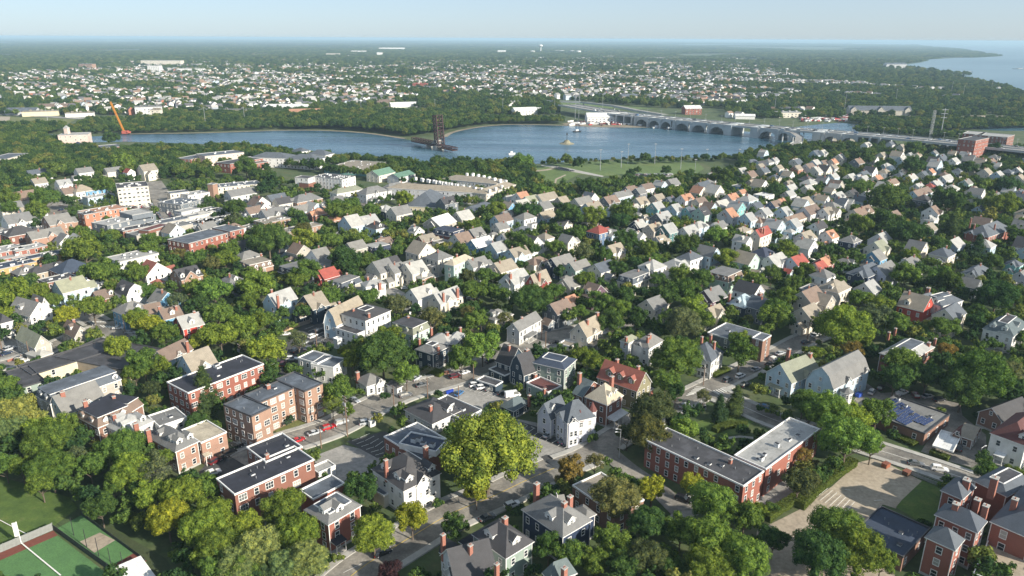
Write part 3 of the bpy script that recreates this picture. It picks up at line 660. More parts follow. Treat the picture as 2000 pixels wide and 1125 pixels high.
# left middle
X('brick_wing_house', 'pale grey hip-roofed house joined to a brick wing with rooftop solar patch', 'grey hip-roofed house with brick wing',
  D('A1', (1020, 140), (1262, 238), (1447, 163), 7.5, 'hip', 'brickl', 'grey', rh=3.6, dm=[('R', .3, 1.9), ('R', .8, 1.9), ('L', .3, 1.9), ('L', .7, 1.9)], skip=0, sp=2.8),
  D('A1', (1292, 78), (1448, 162), (1636, 88), 7.5, 'flat', 'brickl', 'tanlt', skip=0, sp=2.6, porch=[('R', 0, .2, 1.5, 3)]))
X('light_grey_house', 'light grey house with pale hipped roof, round-headed dormers and brick chimneys', 'light grey house with round dormers',
  D('B1', (905, 1050), (1085, 1125), (1370, 1005), 7.2, 'hip', 'ltgrey', 'ltgrey', rh=3.2, dm=[('L', .25, 1.8), ('L', .55, 1.8), ('L', .85, 1.8), ('R', .75, 1.8)], ch=[(1190, 1020, 1.3), (1298, 1078, 1.2)]))
X('white_flat_house', 'white box house with grey flat roof and dark roof patch', 'white flat-roofed box house', D('B1', (1290, 955), (1400, 1045), (1645, 965), 7.0, 'flat', 'white', 'grey', vents=3))
X('brown_mansard_house', 'brown shingled mansard house with black flat roof', 'brown mansard house',
  D('B1', (700, 893), (860, 972), (1115, 870), 10.6, 'man', 'brickb', 'black', mc='brown', dm=[('L', .3), ('L', .75), ('R', .25), ('R', .75)], ch=[(998, 785), (1000, 945)], skip=0),
  D('B1', (985, 755), (1120, 850), (1205, 798), 10.5, 'man', 'brickb', 'black', mc='brown', nowin='L'))
X('cream_mansard_building', 'long cream mansard building with dark blue-grey flat roof', 'long cream mansard building',
  D('B1', (318, 715), (442, 768), (1038, 585), 12, 'man', 'greige', 'slate', mc='slate', dm=[('L', .3), ('L', .7), ('R', .93)], vents=9, sp=3.6),
  D('B1', (395, 895), (560, 950), (948, 800), 7, 'gx', 'ltblue', 'grey', rh=5.2, xg=[('R', .6, 3.5, .2)], ch=[(545, 745, 1.3), (745, 825, 1.2)]))
X('motel_building', 'long U-shaped motel block with dark flat roofs and cream gallery walls', 'U-shaped motel block',
  D('B1', (40, 545), (280, 592), (1160, 318), 6, 'flat', 'yellow', 'dkgrey', rows=2, sp=4, ws=(1, 1.9), par=0, skip=.3),
  D('B1', (52, 560), (190, 702), (400, 640), 6.02, 'flat', 'sagewall', 'dkgrey', rows=2, par=0),
  D('B1', (960, 230), (1060, 545), (1430, 365), 6.04, 'flat', 'tan', 'dkgrey', par=0, win=0))
X('grey_gabled_house', 'grey shingled gable house with sage roof and paved yard', 'grey gable house with sage roof', D('B1', (152, 258), (300, 360), (455, 312), 6.2, 'gy', 'greige', 'sage', rh=4, sp=2.6, skip=0), D('B1', (250, 400), (345, 450), (460, 400), 3.2, 'hip', 'greige', 'ltgrey', win=0))
X('tall_white_house', 'tall white gable house with dark grey roof and shaded front porch', 'tall white gable house', D('C1', (218, 985), (288, 1090), (518, 1018), 8, 'gy', 'white', 'grey', rh=4.6, dm=[('L', .55, 2.2)], porch=[('R', .3, .8, 2, 3)], ch=[(355, 915)], skip=0), D('C1', (330, 930), (400, 985), (480, 960), 7.5, 'gy', 'white', 'grey', rh=3))
X('corner_white_house', 'white house with low dark hipped roof at the left edge', 'white house at the left edge', D('B1', (-110, 95), (0, 152), (122, 120), 7.2, 'hip', 'white', 'dkgrey', rh=3))
X('tan_gabled_house', 'small tan shingled gable house with brown roof beside the street crossing', 'small tan gable house', D('B1', (540, 200), (650, 268), (797, 225), 5.4, 'gy', 'greige', 'brown', rh=3.8, dm=[('L', .5, 2)], ch=[(645, 110)]))
X('red_barn_house', 'bright red house with silver-grey gabled roof', 'bright red silver-roofed house', D('B1', (1515, 130), (1605, 196), (1802, 146), 5.6, 'gx', 'barn', 'ltgrey', rh=3.8, ch=[(1705, 38)], dm=[('R', .5, 2.2)]))
X('brown_roofed_house', 'low house with mauve-brown gabled roof and small red dormer', 'mauve-brown-roofed house', D('B1', (1385, 62), (1442, 112), (1612, 62), 5.4, 'gx', 'blue', 'brown', rh=3.2, ch=[(1545, -10)], dm=[('R', .5, 2)]))
X('beige_roofed_house', 'low house with tan gabled roof and brick chimney between tree crowns', 'tan-roofed low house', D('B1', (1245, 12), (1292, 70), (1442, 36), 5.6, 'gx', 'ltblue', 'brown', rh=3, ch=[(1395, -5)]))
X('brown_gabled_house', 'house with light brown gabled roof and small white gable', 'light brown-roofed house', D('B1', (1395, 420), (1458, 482), (1702, 362), 6, 'gx', 'ltblue', 'brown', rh=3.6, xg=[('R', .5, 3, .2)], ch=[(1640, 300)]))
X('tan_roofed_house', 'pale blue house with big tan roof and white cross gable', 'pale blue house with big tan roof', D('B1', (1540, 520), (1692, 578), (1925, 488), 7, 'gx', 'ltblue', 'tan', rh=5.4, xg=[('R', .5, 5, .3)]))
X('orange_brick_building', 'orange-red brick block with dark flat roof behind a tall pine', 'orange-red brick block', D('P', (320, 748), (367, 767), (522, 714), 10, 'flat', 'brickr', 'black', sp=3.0, skip=0, units=2, mixed=1, vents=4))
X('tan_brick_building', 'U-shaped tan brick apartment block with slate-blue flat roof and white multi-pane windows', 'U-shaped tan brick apartment block',
  D('B2', (145, 860), (410, 955), (582, 878), 12, 'flat', 'brickt', 'slate', sp=2.9, mixed=1, par=0, skip=.05, vents=3, rows=4),
  D('B2', (350, 765), (482, 832), (778, 702), 12.02, 'flat', 'brickt', 'slate', sp=2.6, mixed=1, par=0, ch=[(556, 685, 1.2)], skip=0, rows=4, vents=2),
  D('B2', (620, 632), (876, 736), (1037, 665), 12.04, 'flat', 'brickt', 'slate', sp=2.9, mixed=1, par=0, skip=0, rows=4, vents=2))
X('white_box_house', 'white box house with blue-grey flat roof and red corner trim', 'white box house with red trim', D('B2', (820, 440), (990, 492), (1120, 425), 7.3, 'flat', 'ltgrey', 'slate', par=1), D('B2', (990, 455), (1128, 528), (1240, 450), 7.0, 'flat', 'white', 'slate'))
X('big_white_house', 'big white three-storey house with dark hipped roof and flat-roofed front wing', 'big white three-storey house',
  D('B2', (1188, 62), (1412, 126), (1642, 30), 10.6, 'hip', 'white', 'dkgrey', rh=2.4, deck=.3, units=0, ch=[(1440, 55), (1305, 15)], skip=0),
  D('B2', (1145, 182), (1330, 237), (1408, 205), 6.2, 'flat', 'white', 'dkgrey', skip=0),
  D('B2', (1132, 268), (1165, 285), (1200, 270), 4.4, 'flat', 'white', 'white', win=0))
X('blue_gambrel_house', 'pale blue gambrel house with tan roof behind the white three-storey house', 'pale blue gambrel house', D('B2', (1033, 140), (1160, 165), (1420, 30), 7, 'gam', 'ltblue', 'tan', rh=6.4, ch=[(1070, -60) if 0 else (1180, -45)]))
X('white_bungalow', 'low white bungalow with grey roof and tall brick chimney at the street corner', 'low white bungalow',
  D('B2', (1290, 645), (1420, 705), (1600, 660), 4.2, 'hip', 'white', 'grey', rh=2.6, ch=[(1340, 572, 1.2)], xg=[('R', .75, 3.4, .8)]), D('B2', (1595, 680), (1690, 722), (1742, 695), 3.4, 'hip', 'white', 'dkgrey', rh=1.6))
X('navy_colonial_house', 'navy colonial house with grey hipped roof, dark deck and red chimneys above a clipped hedge', 'navy colonial house',
  D('B3', (42, 372), (207, 422), (352, 350), 7.2, 'hip', 'dkblue', 'grey', rh=2.6, deck=.35, dc='dkgrey', ch=[(85, 280), (250, 345)], skip=0, sp=2.8), D('B3', (350, 262), (405, 335), (495, 240), 7.4, 'hip', 'dkblue', 'ltgrey', rh=2, ch=[(445, 180)]))
X('pale_roofed_house', 'house with pale grey hipped roof and two tall red chimneys behind the navy colonial', 'pale-roofed house', D('B3', (198, 265), (340, 330), (430, 262), 8.0, 'hip', 'slate', 'ltgrey', rh=2.4, ch=[(190, 182), (330, 222, 1.1)]))
X('green_mansard_house', 'grey-green mansard house with dark flat roof', 'grey-green mansard house', D('P', (766, 631), (806, 641), (835, 629), 9.6, 'man', 'mint', 'dkgrey', mc='sage', dm=[('L', .3), ('L', .75), ('R', .5)], ch=[(797, 618)]))
X('dark_blue_gambrel_house', 'dark blue gambrel house with black roof and white-trimmed sunroom beside the parking lot', 'dark blue gambrel house',
  D('B3', (870, 535), (1005, 604), (1128, 560), 6.0, 'gam', 'dkblue', 'dkgrey', rh=6.5, ch=[(1030, 372, 1.5)], skip=0), D('B3', (768, 462), (880, 515), (1000, 430), 5.6, 'gy', 'dkblue', 'dkgrey', rh=5.2, ch=[(875, 338)]),
  D('B3', (690, 542), (835, 600), (940, 560), 3.6, 'flat', 'dkblue', 'dkgrey'), D('B3', (605, 628), (755, 690), (808, 648), 3.0, 'flat', 'dkblue', 'dkgrey'))
X('square_grey_house', 'square sage-grey house with blue-black hipped roof and white-edged deck', 'square sage-grey house',
  D('B3', (1095, 478), (1365, 556), (1445, 455), 9, 'hip', 'sagewall', 'dkblue', rh=2.8, deck=.5, dc='dkblue', skip=0, sp=3), D('B3', (1028, 660), (1215, 745), (1335, 688), 4.6, 'flat', 'sagewall', 'maroon', ch=[(1103, 590, 1.3), (1185, 718)]))
X('teal_cottage', 'small dark blue cottage with green-grey pyramid roof beside the parked van', 'small dark blue cottage', D('B3', (780, 875), (915, 922), (1080, 842), 3.2, 'hip', 'dkblue', 'teal', rh=2.6, ch=[(1052, 775)], rows=1, skip=0))
X('black_roofed_shop', 'sprawling shop with black roofs and white parapet at the street corner', 'sprawling black-roofed shop',
  D('B3', (165, 845), (470, 985), (632, 900), 4.6, 'flat', 'slate', 'dkgrey', rows=1, units=2, vents=3), D('P', (783, 803), (844, 830), (906, 805), 4.2, 'hip', 'ltgrey', 'dkgrey', rh=3, ch=[(841, 793)], dm=[('R', .7, 2.4)]))
X('victorian_house', 'pale grey Victorian house with dark slate roofs and small conical turrets', 'pale grey turreted Victorian house',
  D('B3', (1290, 920), (1385, 1030), (1625, 955), 8.5, 'hip', 'lav', 'slate', rh=5.2, xg=[('L', .5, 4.6, .5), ('R', .2, 3.4, .4)], skip=0, sp=2.7),
  D('B3', (1115, 925), (1245, 985), (1390, 900), 7.2, 'gx', 'lav', 'slate', rh=4.2, dm=[('R', .3, 1.8)], skip=0))
X('brick_pyramid_house', 'brick house with tan pyramid roof, white arched dormers and white porch', 'brick house with tan pyramid roof',
  D('B3', (1530, 795), (1738, 868), (1892, 782), 8.2, 'hip', 'brick', 'tanlt', rh=4.8, dm=[('R', .35, 1.7), ('R', .7, 1.7)], porch=[('R', .05, .95, 3, 3)], pc='white', ch=[(1778, 610, 1.3), (1495, 580, 1.2)], skip=0),
  D('B3', (1432, 745), (1520, 790), (1690, 690), 7.6, 'gy', 'brick', 'teal', rh=3.6))
X('red_roofed_house', 'house with steep red roof, hipped dormers and red brick ground floor', 'house with steep red roof',
  D('B4', (18, 562), (292, 736), (424, 652), 8.2, 'gy', 'olive', 'redroof', rh=5, dm=[('L', .2, 2.4), ('L', .48, 2.4), ('L', .75, 3)], ch=[(115, 460, 1.1), (300, 520, 1.1)], dw=0, skip=0), D('B4', (292, 780), (310, 792), (434, 712), 3, 'flat', 'brickr', 'redroof', win=0))
X('grey_white_house', 'pale grey house with grey gabled roof and blue shaded garage court', 'pale grey house with garage court', D('B3', (850, 182), (967, 216), (1147, 98), 6.6, 'gx', 'ltgrey', 'grey', rh=2.8, ch=[(985, 88)], porch=[('R', .2, .6, 2.5, 2.8)]))
X('cream_hip_house', 'cream house with dark mansard roof and small dormers behind pale leafy tree', 'cream house with dormers', D('B3', (620, 70), (750, 125), (905, 60), 6.6, 'hip', 'cream', 'grey', rh=2.6, dm=[('L', .3, 1.8), ('R', .3, 1.8)]))
X('tan_shingle_house', 'cream house with tan gabled roof, side dormer and columned porch', 'cream gable house with columned porch',
  D('B3', (1400, 218), (1562, 266), (1712, 188), 6.8, 'gx', 'cream', 'tan', rh=4.8, xg=[('R', .5, 3.6, .2)], ch=[(1650, 48, 1.3), (1565, 110)], porch=[('R', .1, .95, 2.4, 2.8)]), D('B3', (1332, 305), (1420, 345), (1470, 310), 3.2, 'flat', 'cream', 'tan', win=0))
X('white_victorian_house', 'white-grey Victorian house with square tower and twin brick chimneys', 'white Victorian house with square tower',
  D('B4', (245, 322), (395, 372), (512, 290), 7.8, 'hip', 'white', 'grey', rh=3.4, xg=[('L', .6, 3, .3)], ch=[(402, 240, 1.1), (385, 262)], skip=0, sp=2.4), D('B4', (130, 298), (216, 322), (312, 274), 9.2, 'hip', 'ltgrey', 'sage', rh=1.6, ch=[(195, 262)], sp=2.4, skip=0))
X('blue_roofed_house', 'white house with steep blue-slate roof and brick chimneys between two big trees', 'white house with blue-slate roof', D('B4', (765, 385), (945, 490), (1058, 395), 7.2, 'hip', 'white', 'slate', rh=4.6, ch=[(860, 262), (970, 305), (940, 245)], xg=[('L', .35, 3.2, .3), ('R', .6, 3.4, .3)]))
X('modern_flat_building', 'modern grey flat-roofed building with brown brick stair tower', 'modern flat building with brick tower',
  D('B4', (890, 232), (1240, 318), (1430, 235), 6.2, 'flat', 'slate', 'slate', rows=2, sp=5, vents=3), D('B4', (1308, 262), (1395, 292), (1446, 240), 9.5, 'flat', 'brickb', 'slate', ws=(.8, 2.4), sp=4))
X('blue_gable_house', 'blue-grey gabled house with broad tan-green roof and two red chimneys', 'blue-grey gabled house',
  D('B4', (1435, 560), (1652, 668), (1870, 545), 7.0, 'gx', 'ltblue', 'sage', rh=5, ch=[(1625, 370, 1.3), (1812, 405, 1.4)], skip=0, xg=[('R', .55, 4, .3)], porch=[('L', .3, .8, 1.8, 3)]))
X('gambrel_house', 'large pale blue and white gambrel house with grey roof and bay turret', 'large blue and white gambrel house',
  D('B5', (58, 622), (312, 722), (608, 546), 7.6, 'gam', 'ltblue', 'grey', rh=6.0, xg=[('R', .38, 3.4, .5, 3), ('R', .92, 3, .3, 3)], skip=0, sp=2.7))
X('solar_roof_building', 'low brick building with rows of blue solar panels on its flat roof', 'low solar-roofed building', D('B5', (700, 862), (1110, 1108), (1328, 940), 4.4, 'flat', 'brickb', 'grey', rows=1, sp=5, par=0, units=2, vents=4))
X('brick_villa_house', 'brick villa with pale metal-edged hipped roof and four tall chimneys behind the trees', 'brick villa with four chimneys',
  D('B5', (695, 410), (975, 490), (1235, 365), 7.8, 'hip', 'brick', 'ltgrey', rh=3.0, deck=.45, dc='slate', ch=[(795, 222, 1.0), (852, 188, 1.0), (1145, 312, 1.3), (1202, 278, 1.0)]))
X('teal_victorian_house', 'white Victorian house with sea-green hipped roof at the right edge', 'white Victorian with sea-green roof',
  D('B5', (1612, 190), (1892, 262), (2010, 150), 7.6, 'hip', 'white', 'teal', rh=4.6, deck=.3, dm=[('L', .35, 2), ('L', .75, 2), ('R', .5, 2)], porch=[('L', .15, .75, 2.6, 3)], pc='black', ch=[(1835, 60)], skip=0))
# ---------------------------------------------------------------- buildings in the middle distance:  crop x y  width depth height roof wall roofing
MID = '''
C1 170 160 15 12 7 gx white grey
C1 190 275 16 12 8 hip brick dkgrey
C1 440 300 18 9 8 gx brickl grey
C1 640 350 10 8 7 gy white grey
C1 50 425 14 14 9 flat brickr ltgrey
C1 270 410 16 10 9 flat brickr ltgrey
C1 120 570 18 12 8 flat ochre dkblue
C1 330 500 19 8 8 flat ochre dkblue
C1 550 460 14 8 8 flat ochre dkblue
C1 260 650 11 9 6 hip dkblue grey
C1 480 630 20 8 6 hip tan dkgrey
C1 705 625 16 14 7 hip brick dkblue
C1 560 710 14 9 8 flat brick dkgrey
C1 690 810 12 11 8 gx ltblue sage
C1 830 770 7 7 7 gy white slate
C1 1030 890 10 8 5 gx brick brown
C1 1270 850 9 11 7 gamy white dkgrey
C1 1290 1020 12 10 7 hip blue grey
C1 1600 930 11 9 6 gy blue grey
C1 1000 40 26 14 10 flat orange terracotta
C1 850 75 8 9 11 flat orange dkgrey
C1 1290 220 16 9 9 flat brick dkgrey
C1 1290 490 22 14 8 flat white ltgrey
C1 1500 650 13 10 7 gy white redroof
C2 1120 530 9 14 8 gx white grey
C2 1190 690 9 9 7 gx dkred red
C2 1060 970 9 12 7 gx dkblue tan
C2 1720 630 10 12 7 gx cream grey
C2 1860 640 8 9 7 gx cream grey
C2 1975 620 8 9 7 gx cream grey
C2 1810 560 9 7 5 gx cream dkgrey
C2 1430 190 10 14 8 gx ltblue ltgrey
C2 1590 165 12 10 8 gx ltblue ltgrey
C2 1680 215 10 11 7 hip ltblue dkgrey
C2 1770 50 10 10 8 hip navy ltgrey
C2 1900 80 14 11 9 gx cream grey
C2 1110 85 12 10 8 hip brick terracotta
C2 1300 135 13 9 6 hip brick terracotta
C2 480 70 12 9 6 gx white brown
C2 560 35 10 8 7 gy white grey
C2 660 140 20 12 8 flat brickt tan
C2 560 200 20 18 5 flat brickt grey
C2 940 215 26 10 8 flat brickt tan
C2 60 150 20 14 6 flat white slate
C2 40 55 20 8 6 flat white ltgrey
C2 850 410 7 8 5 gx ltblue slate
C2 270 740 9 9 6 hip slate grey
C2 950 55 18 9 7 gx ltblue grey
C2 1750 370 9 7 5 gx tan brown
C3 60 260 9 8 5 gy white ltgrey
C3 160 345 12 9 6 gx dkred tan
C3 300 350 9 6 7 flat cream tan
C3 110 450 14 12 9 gy cream tan
C3 290 510 12 11 9 hip cream grey
C3 650 580 13 9 8 gx ltgrey grey
C3 690 390 16 11 7 gx blue white
C3 860 430 12 11 8 gx ltblue ltgrey
C3 1050 480 14 10 7 gx ltblue tan
C3 885 225 10 9 9 gx cream grey
C3 960 110 12 10 7 gx ltgrey grey
C3 1130 125 13 10 9 hip white grey
C3 965 20 9 9 8 gy blue tan
C3 650 45 24 10 4 hip yellow slate
C3 1100 250 14 8 5 hip ltblue slate
C3 1320 320 9 9 7 hip white tan
C3 1510 190 9 8 6 gy cream grey
C3 1540 350 9 9 9 gy cream grey
C3 1850 260 13 11 9 hip slateblue red
C3 1970 290 9 8 7 gy ltblue ltgrey
C3 1240 560 14 9 6 hip cream brown
C3 1470 565 16 10 7 gx navy grey
C3 1640 610 14 9 7 gx mint grey
C3 1880 625 14 10 7 gx cream slate
C3 910 620 14 11 6 gx cream tan
C3 1570 775 12 10 6 gx cream grey
C3 1800 865 13 8 6 gy plum brown
C3 110 880 13 11 8 gx white ltgrey
C3 1450 1020 12 10 7 gx slate brown
C3 1560 940 7 7 6 gx brick terracotta
C3 40 640 12 12 7 gx cream ltgrey
C3 130 700 9 6 4 gx brickt grey
C4 405 30 10 11 9 gx teal ltgrey
C4 585 50 9 11 9 gx ltblue ltgrey
C4 725 75 9 11 8 gx teal slate
C4 850 85 9 12 9 gx mint dkgrey
C4 1110 105 9 13 9 gx ltgrey terracotta
C4 1300 140 9 11 9 gx ltblue ltgrey
C4 1460 85 9 10 9 gx white ltgrey
C4 1650 80 9 11 9 gx ltblue ltgrey
C4 1900 70 18 12 9 gx ltgrey brown
C4 1410 165 10 9 7 hip ltgrey brown
C4 1560 210 12 11 9 gy ltblue ltgrey
C4 1740 200 9 11 9 gx ltblue ltgrey
C4 1750 140 26 8 7 gx cream brown
C4 460 130 14 11 8 gx slate ltgrey
C4 300 140 8 8 7 hip ltblue tan
C4 230 205 9 10 8 gx navy ltgrey
C4 380 240 12 10 9 gx greige tan
C4 515 255 11 12 9 gx tealdk ltgrey
C4 240 310 7 7 6 gy white ltgrey
C4 440 355 9 9 6 gx ltgrey tan
C4 720 265 13 10 8 gx ltgrey ltgrey
C4 820 210 14 10 8 hip ltblue ltgrey
C4 1010 215 12 9 7 gx white grey
C4 1250 350 8 10 9 gy white ltgrey
C4 1250 250 10 8 7 hip cream tan
C4 910 475 11 12 8 gy ltblue grey
C4 1280 545 13 12 8 gy mint tan
C4 1450 480 14 12 6 hip mint navyroof
C4 1560 555 15 11 7 gx ltgrey ltgrey
C4 1770 560 13 10 7 gx ltblue red
C4 1990 610 9 8 7 gx cream red
C4 1860 320 12 10 8 gx ltgrey tan
C4 1870 405 12 10 8 gy white ltgrey
C4 370 600 12 11 9 hip white ltgrey
C4 585 595 13 12 8 hip cream ltgrey
C4 375 980 11 10 6 gx cream grey
C4 940 895 13 11 8 gx plum grey
C4 965 1050 10 8 6 gx cream tan
C4 1420 985 11 9 7 gy slate slate
C4 1890 910 15 12 8 gx greige brown
C4 1880 1060 12 10 7 gx cream tan
C4 1980 820 12 14 6 flat slate slate
C5 60 80 10 10 9 gx white tan
C5 130 70 8 10 9 gy white tan
C5 400 80 26 11 6 gx cream brown
C5 1100 75 9 12 8 gx white brown
C5 1080 145 9 9 7 hip white ltgrey
C5 90 310 10 10 7 gx white terracotta
C5 300 350 12 10 9 hip navy grey
C5 565 425 12 12 7 gx cream sage
C5 540 515 10 11 7 gx blue grey
C5 460 650 24 12 8 hip navy slate
C5 620 645 18 11 8 gx lav grey
C5 1200 480 13 11 8 hip cream slate
C5 1960 220 12 9 7 gy ltgrey grey
C5 880 570 14 9 5 gx cream grey
C5 1530 650 20 9 6 hip cream slate
C5 1480 785 9 8 7 gy slate grey
C5 940 980 14 12 8 gy red tan
C5 1270 1065 15 10 8 gx cream slate
C5 250 560 6 9 5 hip ltblue grey
C5 40 570 10 9 6 gx dkred terracotta
C5 140 810 15 12 8 hip cream tan
C5 20 940 10 10 7 gy greige tan
C5 1900 580 8 8 7 hip teal slate
C5 1970 700 7 8 5 gx ltgrey grey
C5 1560 50 9 8 6 gx ltblue slate
D4 70 810 20 9 8 gx ltblue grey
D4 150 760 12 9 8 gx slate brown
D4 240 780 10 10 9 gx slate grey
D4 310 735 14 9 9 gx white brown
D4 445 705 9 10 9 gy ltblue ltgrey
D4 250 880 12 11 6 gx cream tan
D4 420 845 11 10 7 gx greige tan
D4 690 845 13 10 8 gx white terracotta
D4 820 775 12 10 8 gy cream terracotta
D4 830 870 12 8 7 gx cream brown
D4 860 725 16 11 8 gx greige slate
D4 970 770 14 12 9 gy cream ltgrey
D4 1140 840 12 10 8 gx ltgrey terracotta
D4 1240 785 9 7 6 gx cream terracotta
D4 1300 850 15 12 8 hip ltblue ltgrey
D4 1460 795 15 11 9 flat white white
D4 1220 710 12 10 7 flat blue slate
D4 1380 920 10 9 7 gx ltgrey slate
D4 1040 905 14 10 7 gx cream ltgrey
D4 1190 930 12 10 8 gy teal ltgrey
D4 1560 905 12 9 7 gx slateblue brown
D4 1620 880 9 8 7 gx ltblue terracotta
D4 1820 905 12 10 8 gy ltblue ltgrey
D4 1970 840 10 9 7 gx ltgrey brown
D4 1700 805 11 9 7 gx ltgrey ltgrey
D4 540 865 9 9 6 gx slateblue slate
D4 1240 575 12 9 6 gx white ltgrey
D4 1340 485 18 9 5 hip ltgrey slate
D4 1450 420 12 8 8 gamy ltblue ltgrey
D4 1420 535 9 9 7 gx cream tan
D4 1600 545 9 8 8 gx cream tan
D4 1660 595 10 9 7 gx ltblue ltgrey
D4 1700 700 9 8 7 gx greige tan
D4 1715 745 13 9 7 gx ltblue ltgrey
D4 1880 750 10 9 7 gx cream ltgrey
D4 1960 575 9 12 9 gx cream ltgrey
D4 1960 410 12 12 7 gx ltblue slate
D4 1780 550 10 9 7 gx orange tan
D4 1340 690 9 8 6 gx tan tan
D4 590 650 16 8 4 flat grey0 grey
D4 1760 480 11 8 7 gx white ltgrey
D4 1560 470 9 8 7 gx ltgrey ltgrey
D5 200 450 9 12 9 gx cream ltgrey
D5 130 490 9 10 7 gx cream terracotta
D5 40 500 12 9 6 gx ltblue brown
D5 460 320 13 9 8 gx white ltgrey
D5 700 310 14 9 7 gx ltgrey slate
D5 800 340 9 9 8 gx cream tan
D5 760 420 12 12 8 gy white tan
D5 610 420 11 9 7 gx cream tan
D5 880 420 9 8 6 gx white ltgrey
D5 960 420 9 8 6 gx cream tan
D5 1130 520 16 10 9 gy ltblue ltgrey
D5 1190 440 14 9 6 gx navy slate
D5 1310 480 14 10 7 gx white ltgrey
D5 1420 430 13 10 8 gy white ltgrey
D5 1570 490 12 10 8 gy cream tan
D5 1680 480 12 8 5 gx slateblue brown
D5 1730 520 9 8 7 gy white ltgrey
D5 1350 570 8 8 8 hip white slate
D5 1620 590 13 11 7 gx cream tan
D5 1740 610 12 9 8 gx ltblue ltgrey
D5 1840 580 9 9 7 hip slate slate
D5 1930 570 9 9 7 gx ltgrey ltgrey
D5 690 550 9 8 7 gx ltblue white
D5 820 580 9 8 6 gx white tan
D5 470 570 9 8 6 gx white ltgrey
D5 430 610 13 9 7 gx lav slate
D5 300 640 12 10 7 gx cream ltgrey
D5 130 630 11 9 8 gx ltblue ltgrey
D5 130 540 9 9 7 gx ltgrey tan
D5 560 650 11 9 7 gx cream terracotta
D5 430 650 11 8 7 gx lav ltgrey
D5 700 690 17 9 7 gx cream brown
D5 620 740 14 10 7 gy ltgrey ltgrey
D5 890 640 14 9 8 gx ltblue ltgrey
D5 1010 610 9 9 8 gx cream slate
D5 1080 585 9 9 7 gx ltgrey terracotta
D5 1230 650 20 9 9 gx ltgrey ltgrey
D5 1130 700 14 9 8 gx ltblue ltgrey
D5 960 730 13 9 7 gx white ltgrey
D5 1080 725 9 9 7 hip white red
D5 980 790 32 10 8 gx ltblue brown
D5 1180 800 9 8 8 gy cream tan
D5 1290 740 12 10 8 hip white ltgrey
D5 1430 690 12 9 7 gx mint grey
D5 1500 770 13 9 7 gx cream tan
D5 150 740 10 9 7 gy white ltgrey
D5 180 820 12 9 7 gx ltgrey ltgrey
D5 100 770 8 8 8 gy cream tan
D5 220 880 9 9 8 gy ltgrey slate
D5 280 880 8 9 8 gy white ltgrey
D5 400 860 9 9 8 gy ltblue slate
D5 30 850 9 9 8 gy white tan
D5 1850 770 11 9 7 gy ltblue ltgrey
D5 1960 790 9 8 7 gx slate slate
D5 1230 335 22 9 5 gx ltblue slate
D5 1300 400 8 8 8 gy cream tan
D5 30 400 9 10 8 gx white ltgrey
D5 380 640 8 8 7 gx ltblue ltgrey
D5 1120 400 9 8 7 gx ltblue grey
D1 800 760 14 12 8 hip white tan
D1 940 745 20 10 8 flat blue slate
D1 960 805 20 9 6 flat ltblue ltgrey
D1 820 580 13 9 7 gx white grey
D1 1110 570 15 8 6 gx cream grey
D1 1260 580 7 8 7 gy white red
D1 1440 560 13 12 8 gx cream tan
D1 230 845 16 14 8 gx cream brown
D1 380 590 18 8 6 gx ltgrey slate
D1 380 685 10 9 7 gx ltgrey tan
D2 980 850 22 12 7 hip brickt grey
D2 1390 765 26 9 6 hip white sage
D2 1640 775 22 12 7 hip ltgrey grey
D2 1850 740 22 12 7 hip ltgrey grey
D2 530 890 13 10 7 gy white brown
D2 760 880 12 9 7 gx cream dkgrey
D2 1060 945 12 10 7 gy ltblue ltgrey
D3 1090 840 10 12 7 gx white terracotta
D3 1180 860 12 9 7 gx ltblue sage
D3 1330 840 18 10 7 gx white tan
D3 1680 880 16 10 7 gx cream grey
D3 1780 930 14 10 7 gx ltblue tan
D3 1000 845 14 8 5 gx white ltgrey
D2 260 1015 22 14 6 flat ltgrey slate
D2 850 955 32 12 6 flat ltgrey grey
D2 350 795 22 10 6 gx ltgrey grey
D2 660 990 16 10 6 gx ltgrey grey
D2 1300 870 18 12 6 hip white grey
D2 1120 900 22 10 6 flat brickt grey
D2 700 850 14 10 7 gx cream slate
C1 1880 175 34 14 6 flat slate slate
C1 1640 150 24 10 7 flat greige slate
C1 1930 60 28 12 6 flat cream slate
C2 350 60 16 12 6 flat greige slate
C2 720 40 20 12 6 flat brickt grey
C1 560 170 14 12 8 gx brickt grey
C1 100 250 18 12 8 flat brickr grey
C1 60 500 20 10 7 flat brickr ltgrey
D1 700 780 14 10 7 gx cream brown
D1 1900 780 18 12 7 flat white ltgrey
D1 620 700 10 9 7 gx white ltgrey
D1 100 940 14 11 7 gx cream grey
D1 320 980 14 11 7 gx white tan
'''
WNAME = dict(white='white', cream='cream', ltblue='pale blue', blue='blue', slateblue='slate-blue', navy='navy', mint='mint green', teal='teal', tealdk='dark teal', slate='dark grey', ltgrey='pale grey',
  greige='stone-coloured', tan='tan', dkred='dark red', red='red', plum='plum', ochre='ochre', orange='orange', pink='pink', olive='olive', sagewall='sage green', yellow='yellow', lav='lavender-grey', barn='bright red', brown='brown', dkblue='dark blue',
  brick='red brick', brickr='red brick', brickt='tan brick', brickb='brown brick', brickl='pale brick')
RNAME = dict(grey='grey', ltgrey='pale grey', dkgrey='charcoal', slate='slate-grey', tan='tan', brown='brown', sage='sage', terracotta='terracotta', red='bright red', redroof='red-brown', white='white', black='black', green='green', dkblue='blue-black', ltblueroof='pale blue', teal='teal', maroon='maroon', navyroof='navy', tanlt='sandy')
TYPE = dict(gx='gabled', gy='gable-fronted', gam='gambrel', gamy='gambrel', hip='hip-roofed', man='mansard', flat='flat-roofed')
MROOT = []
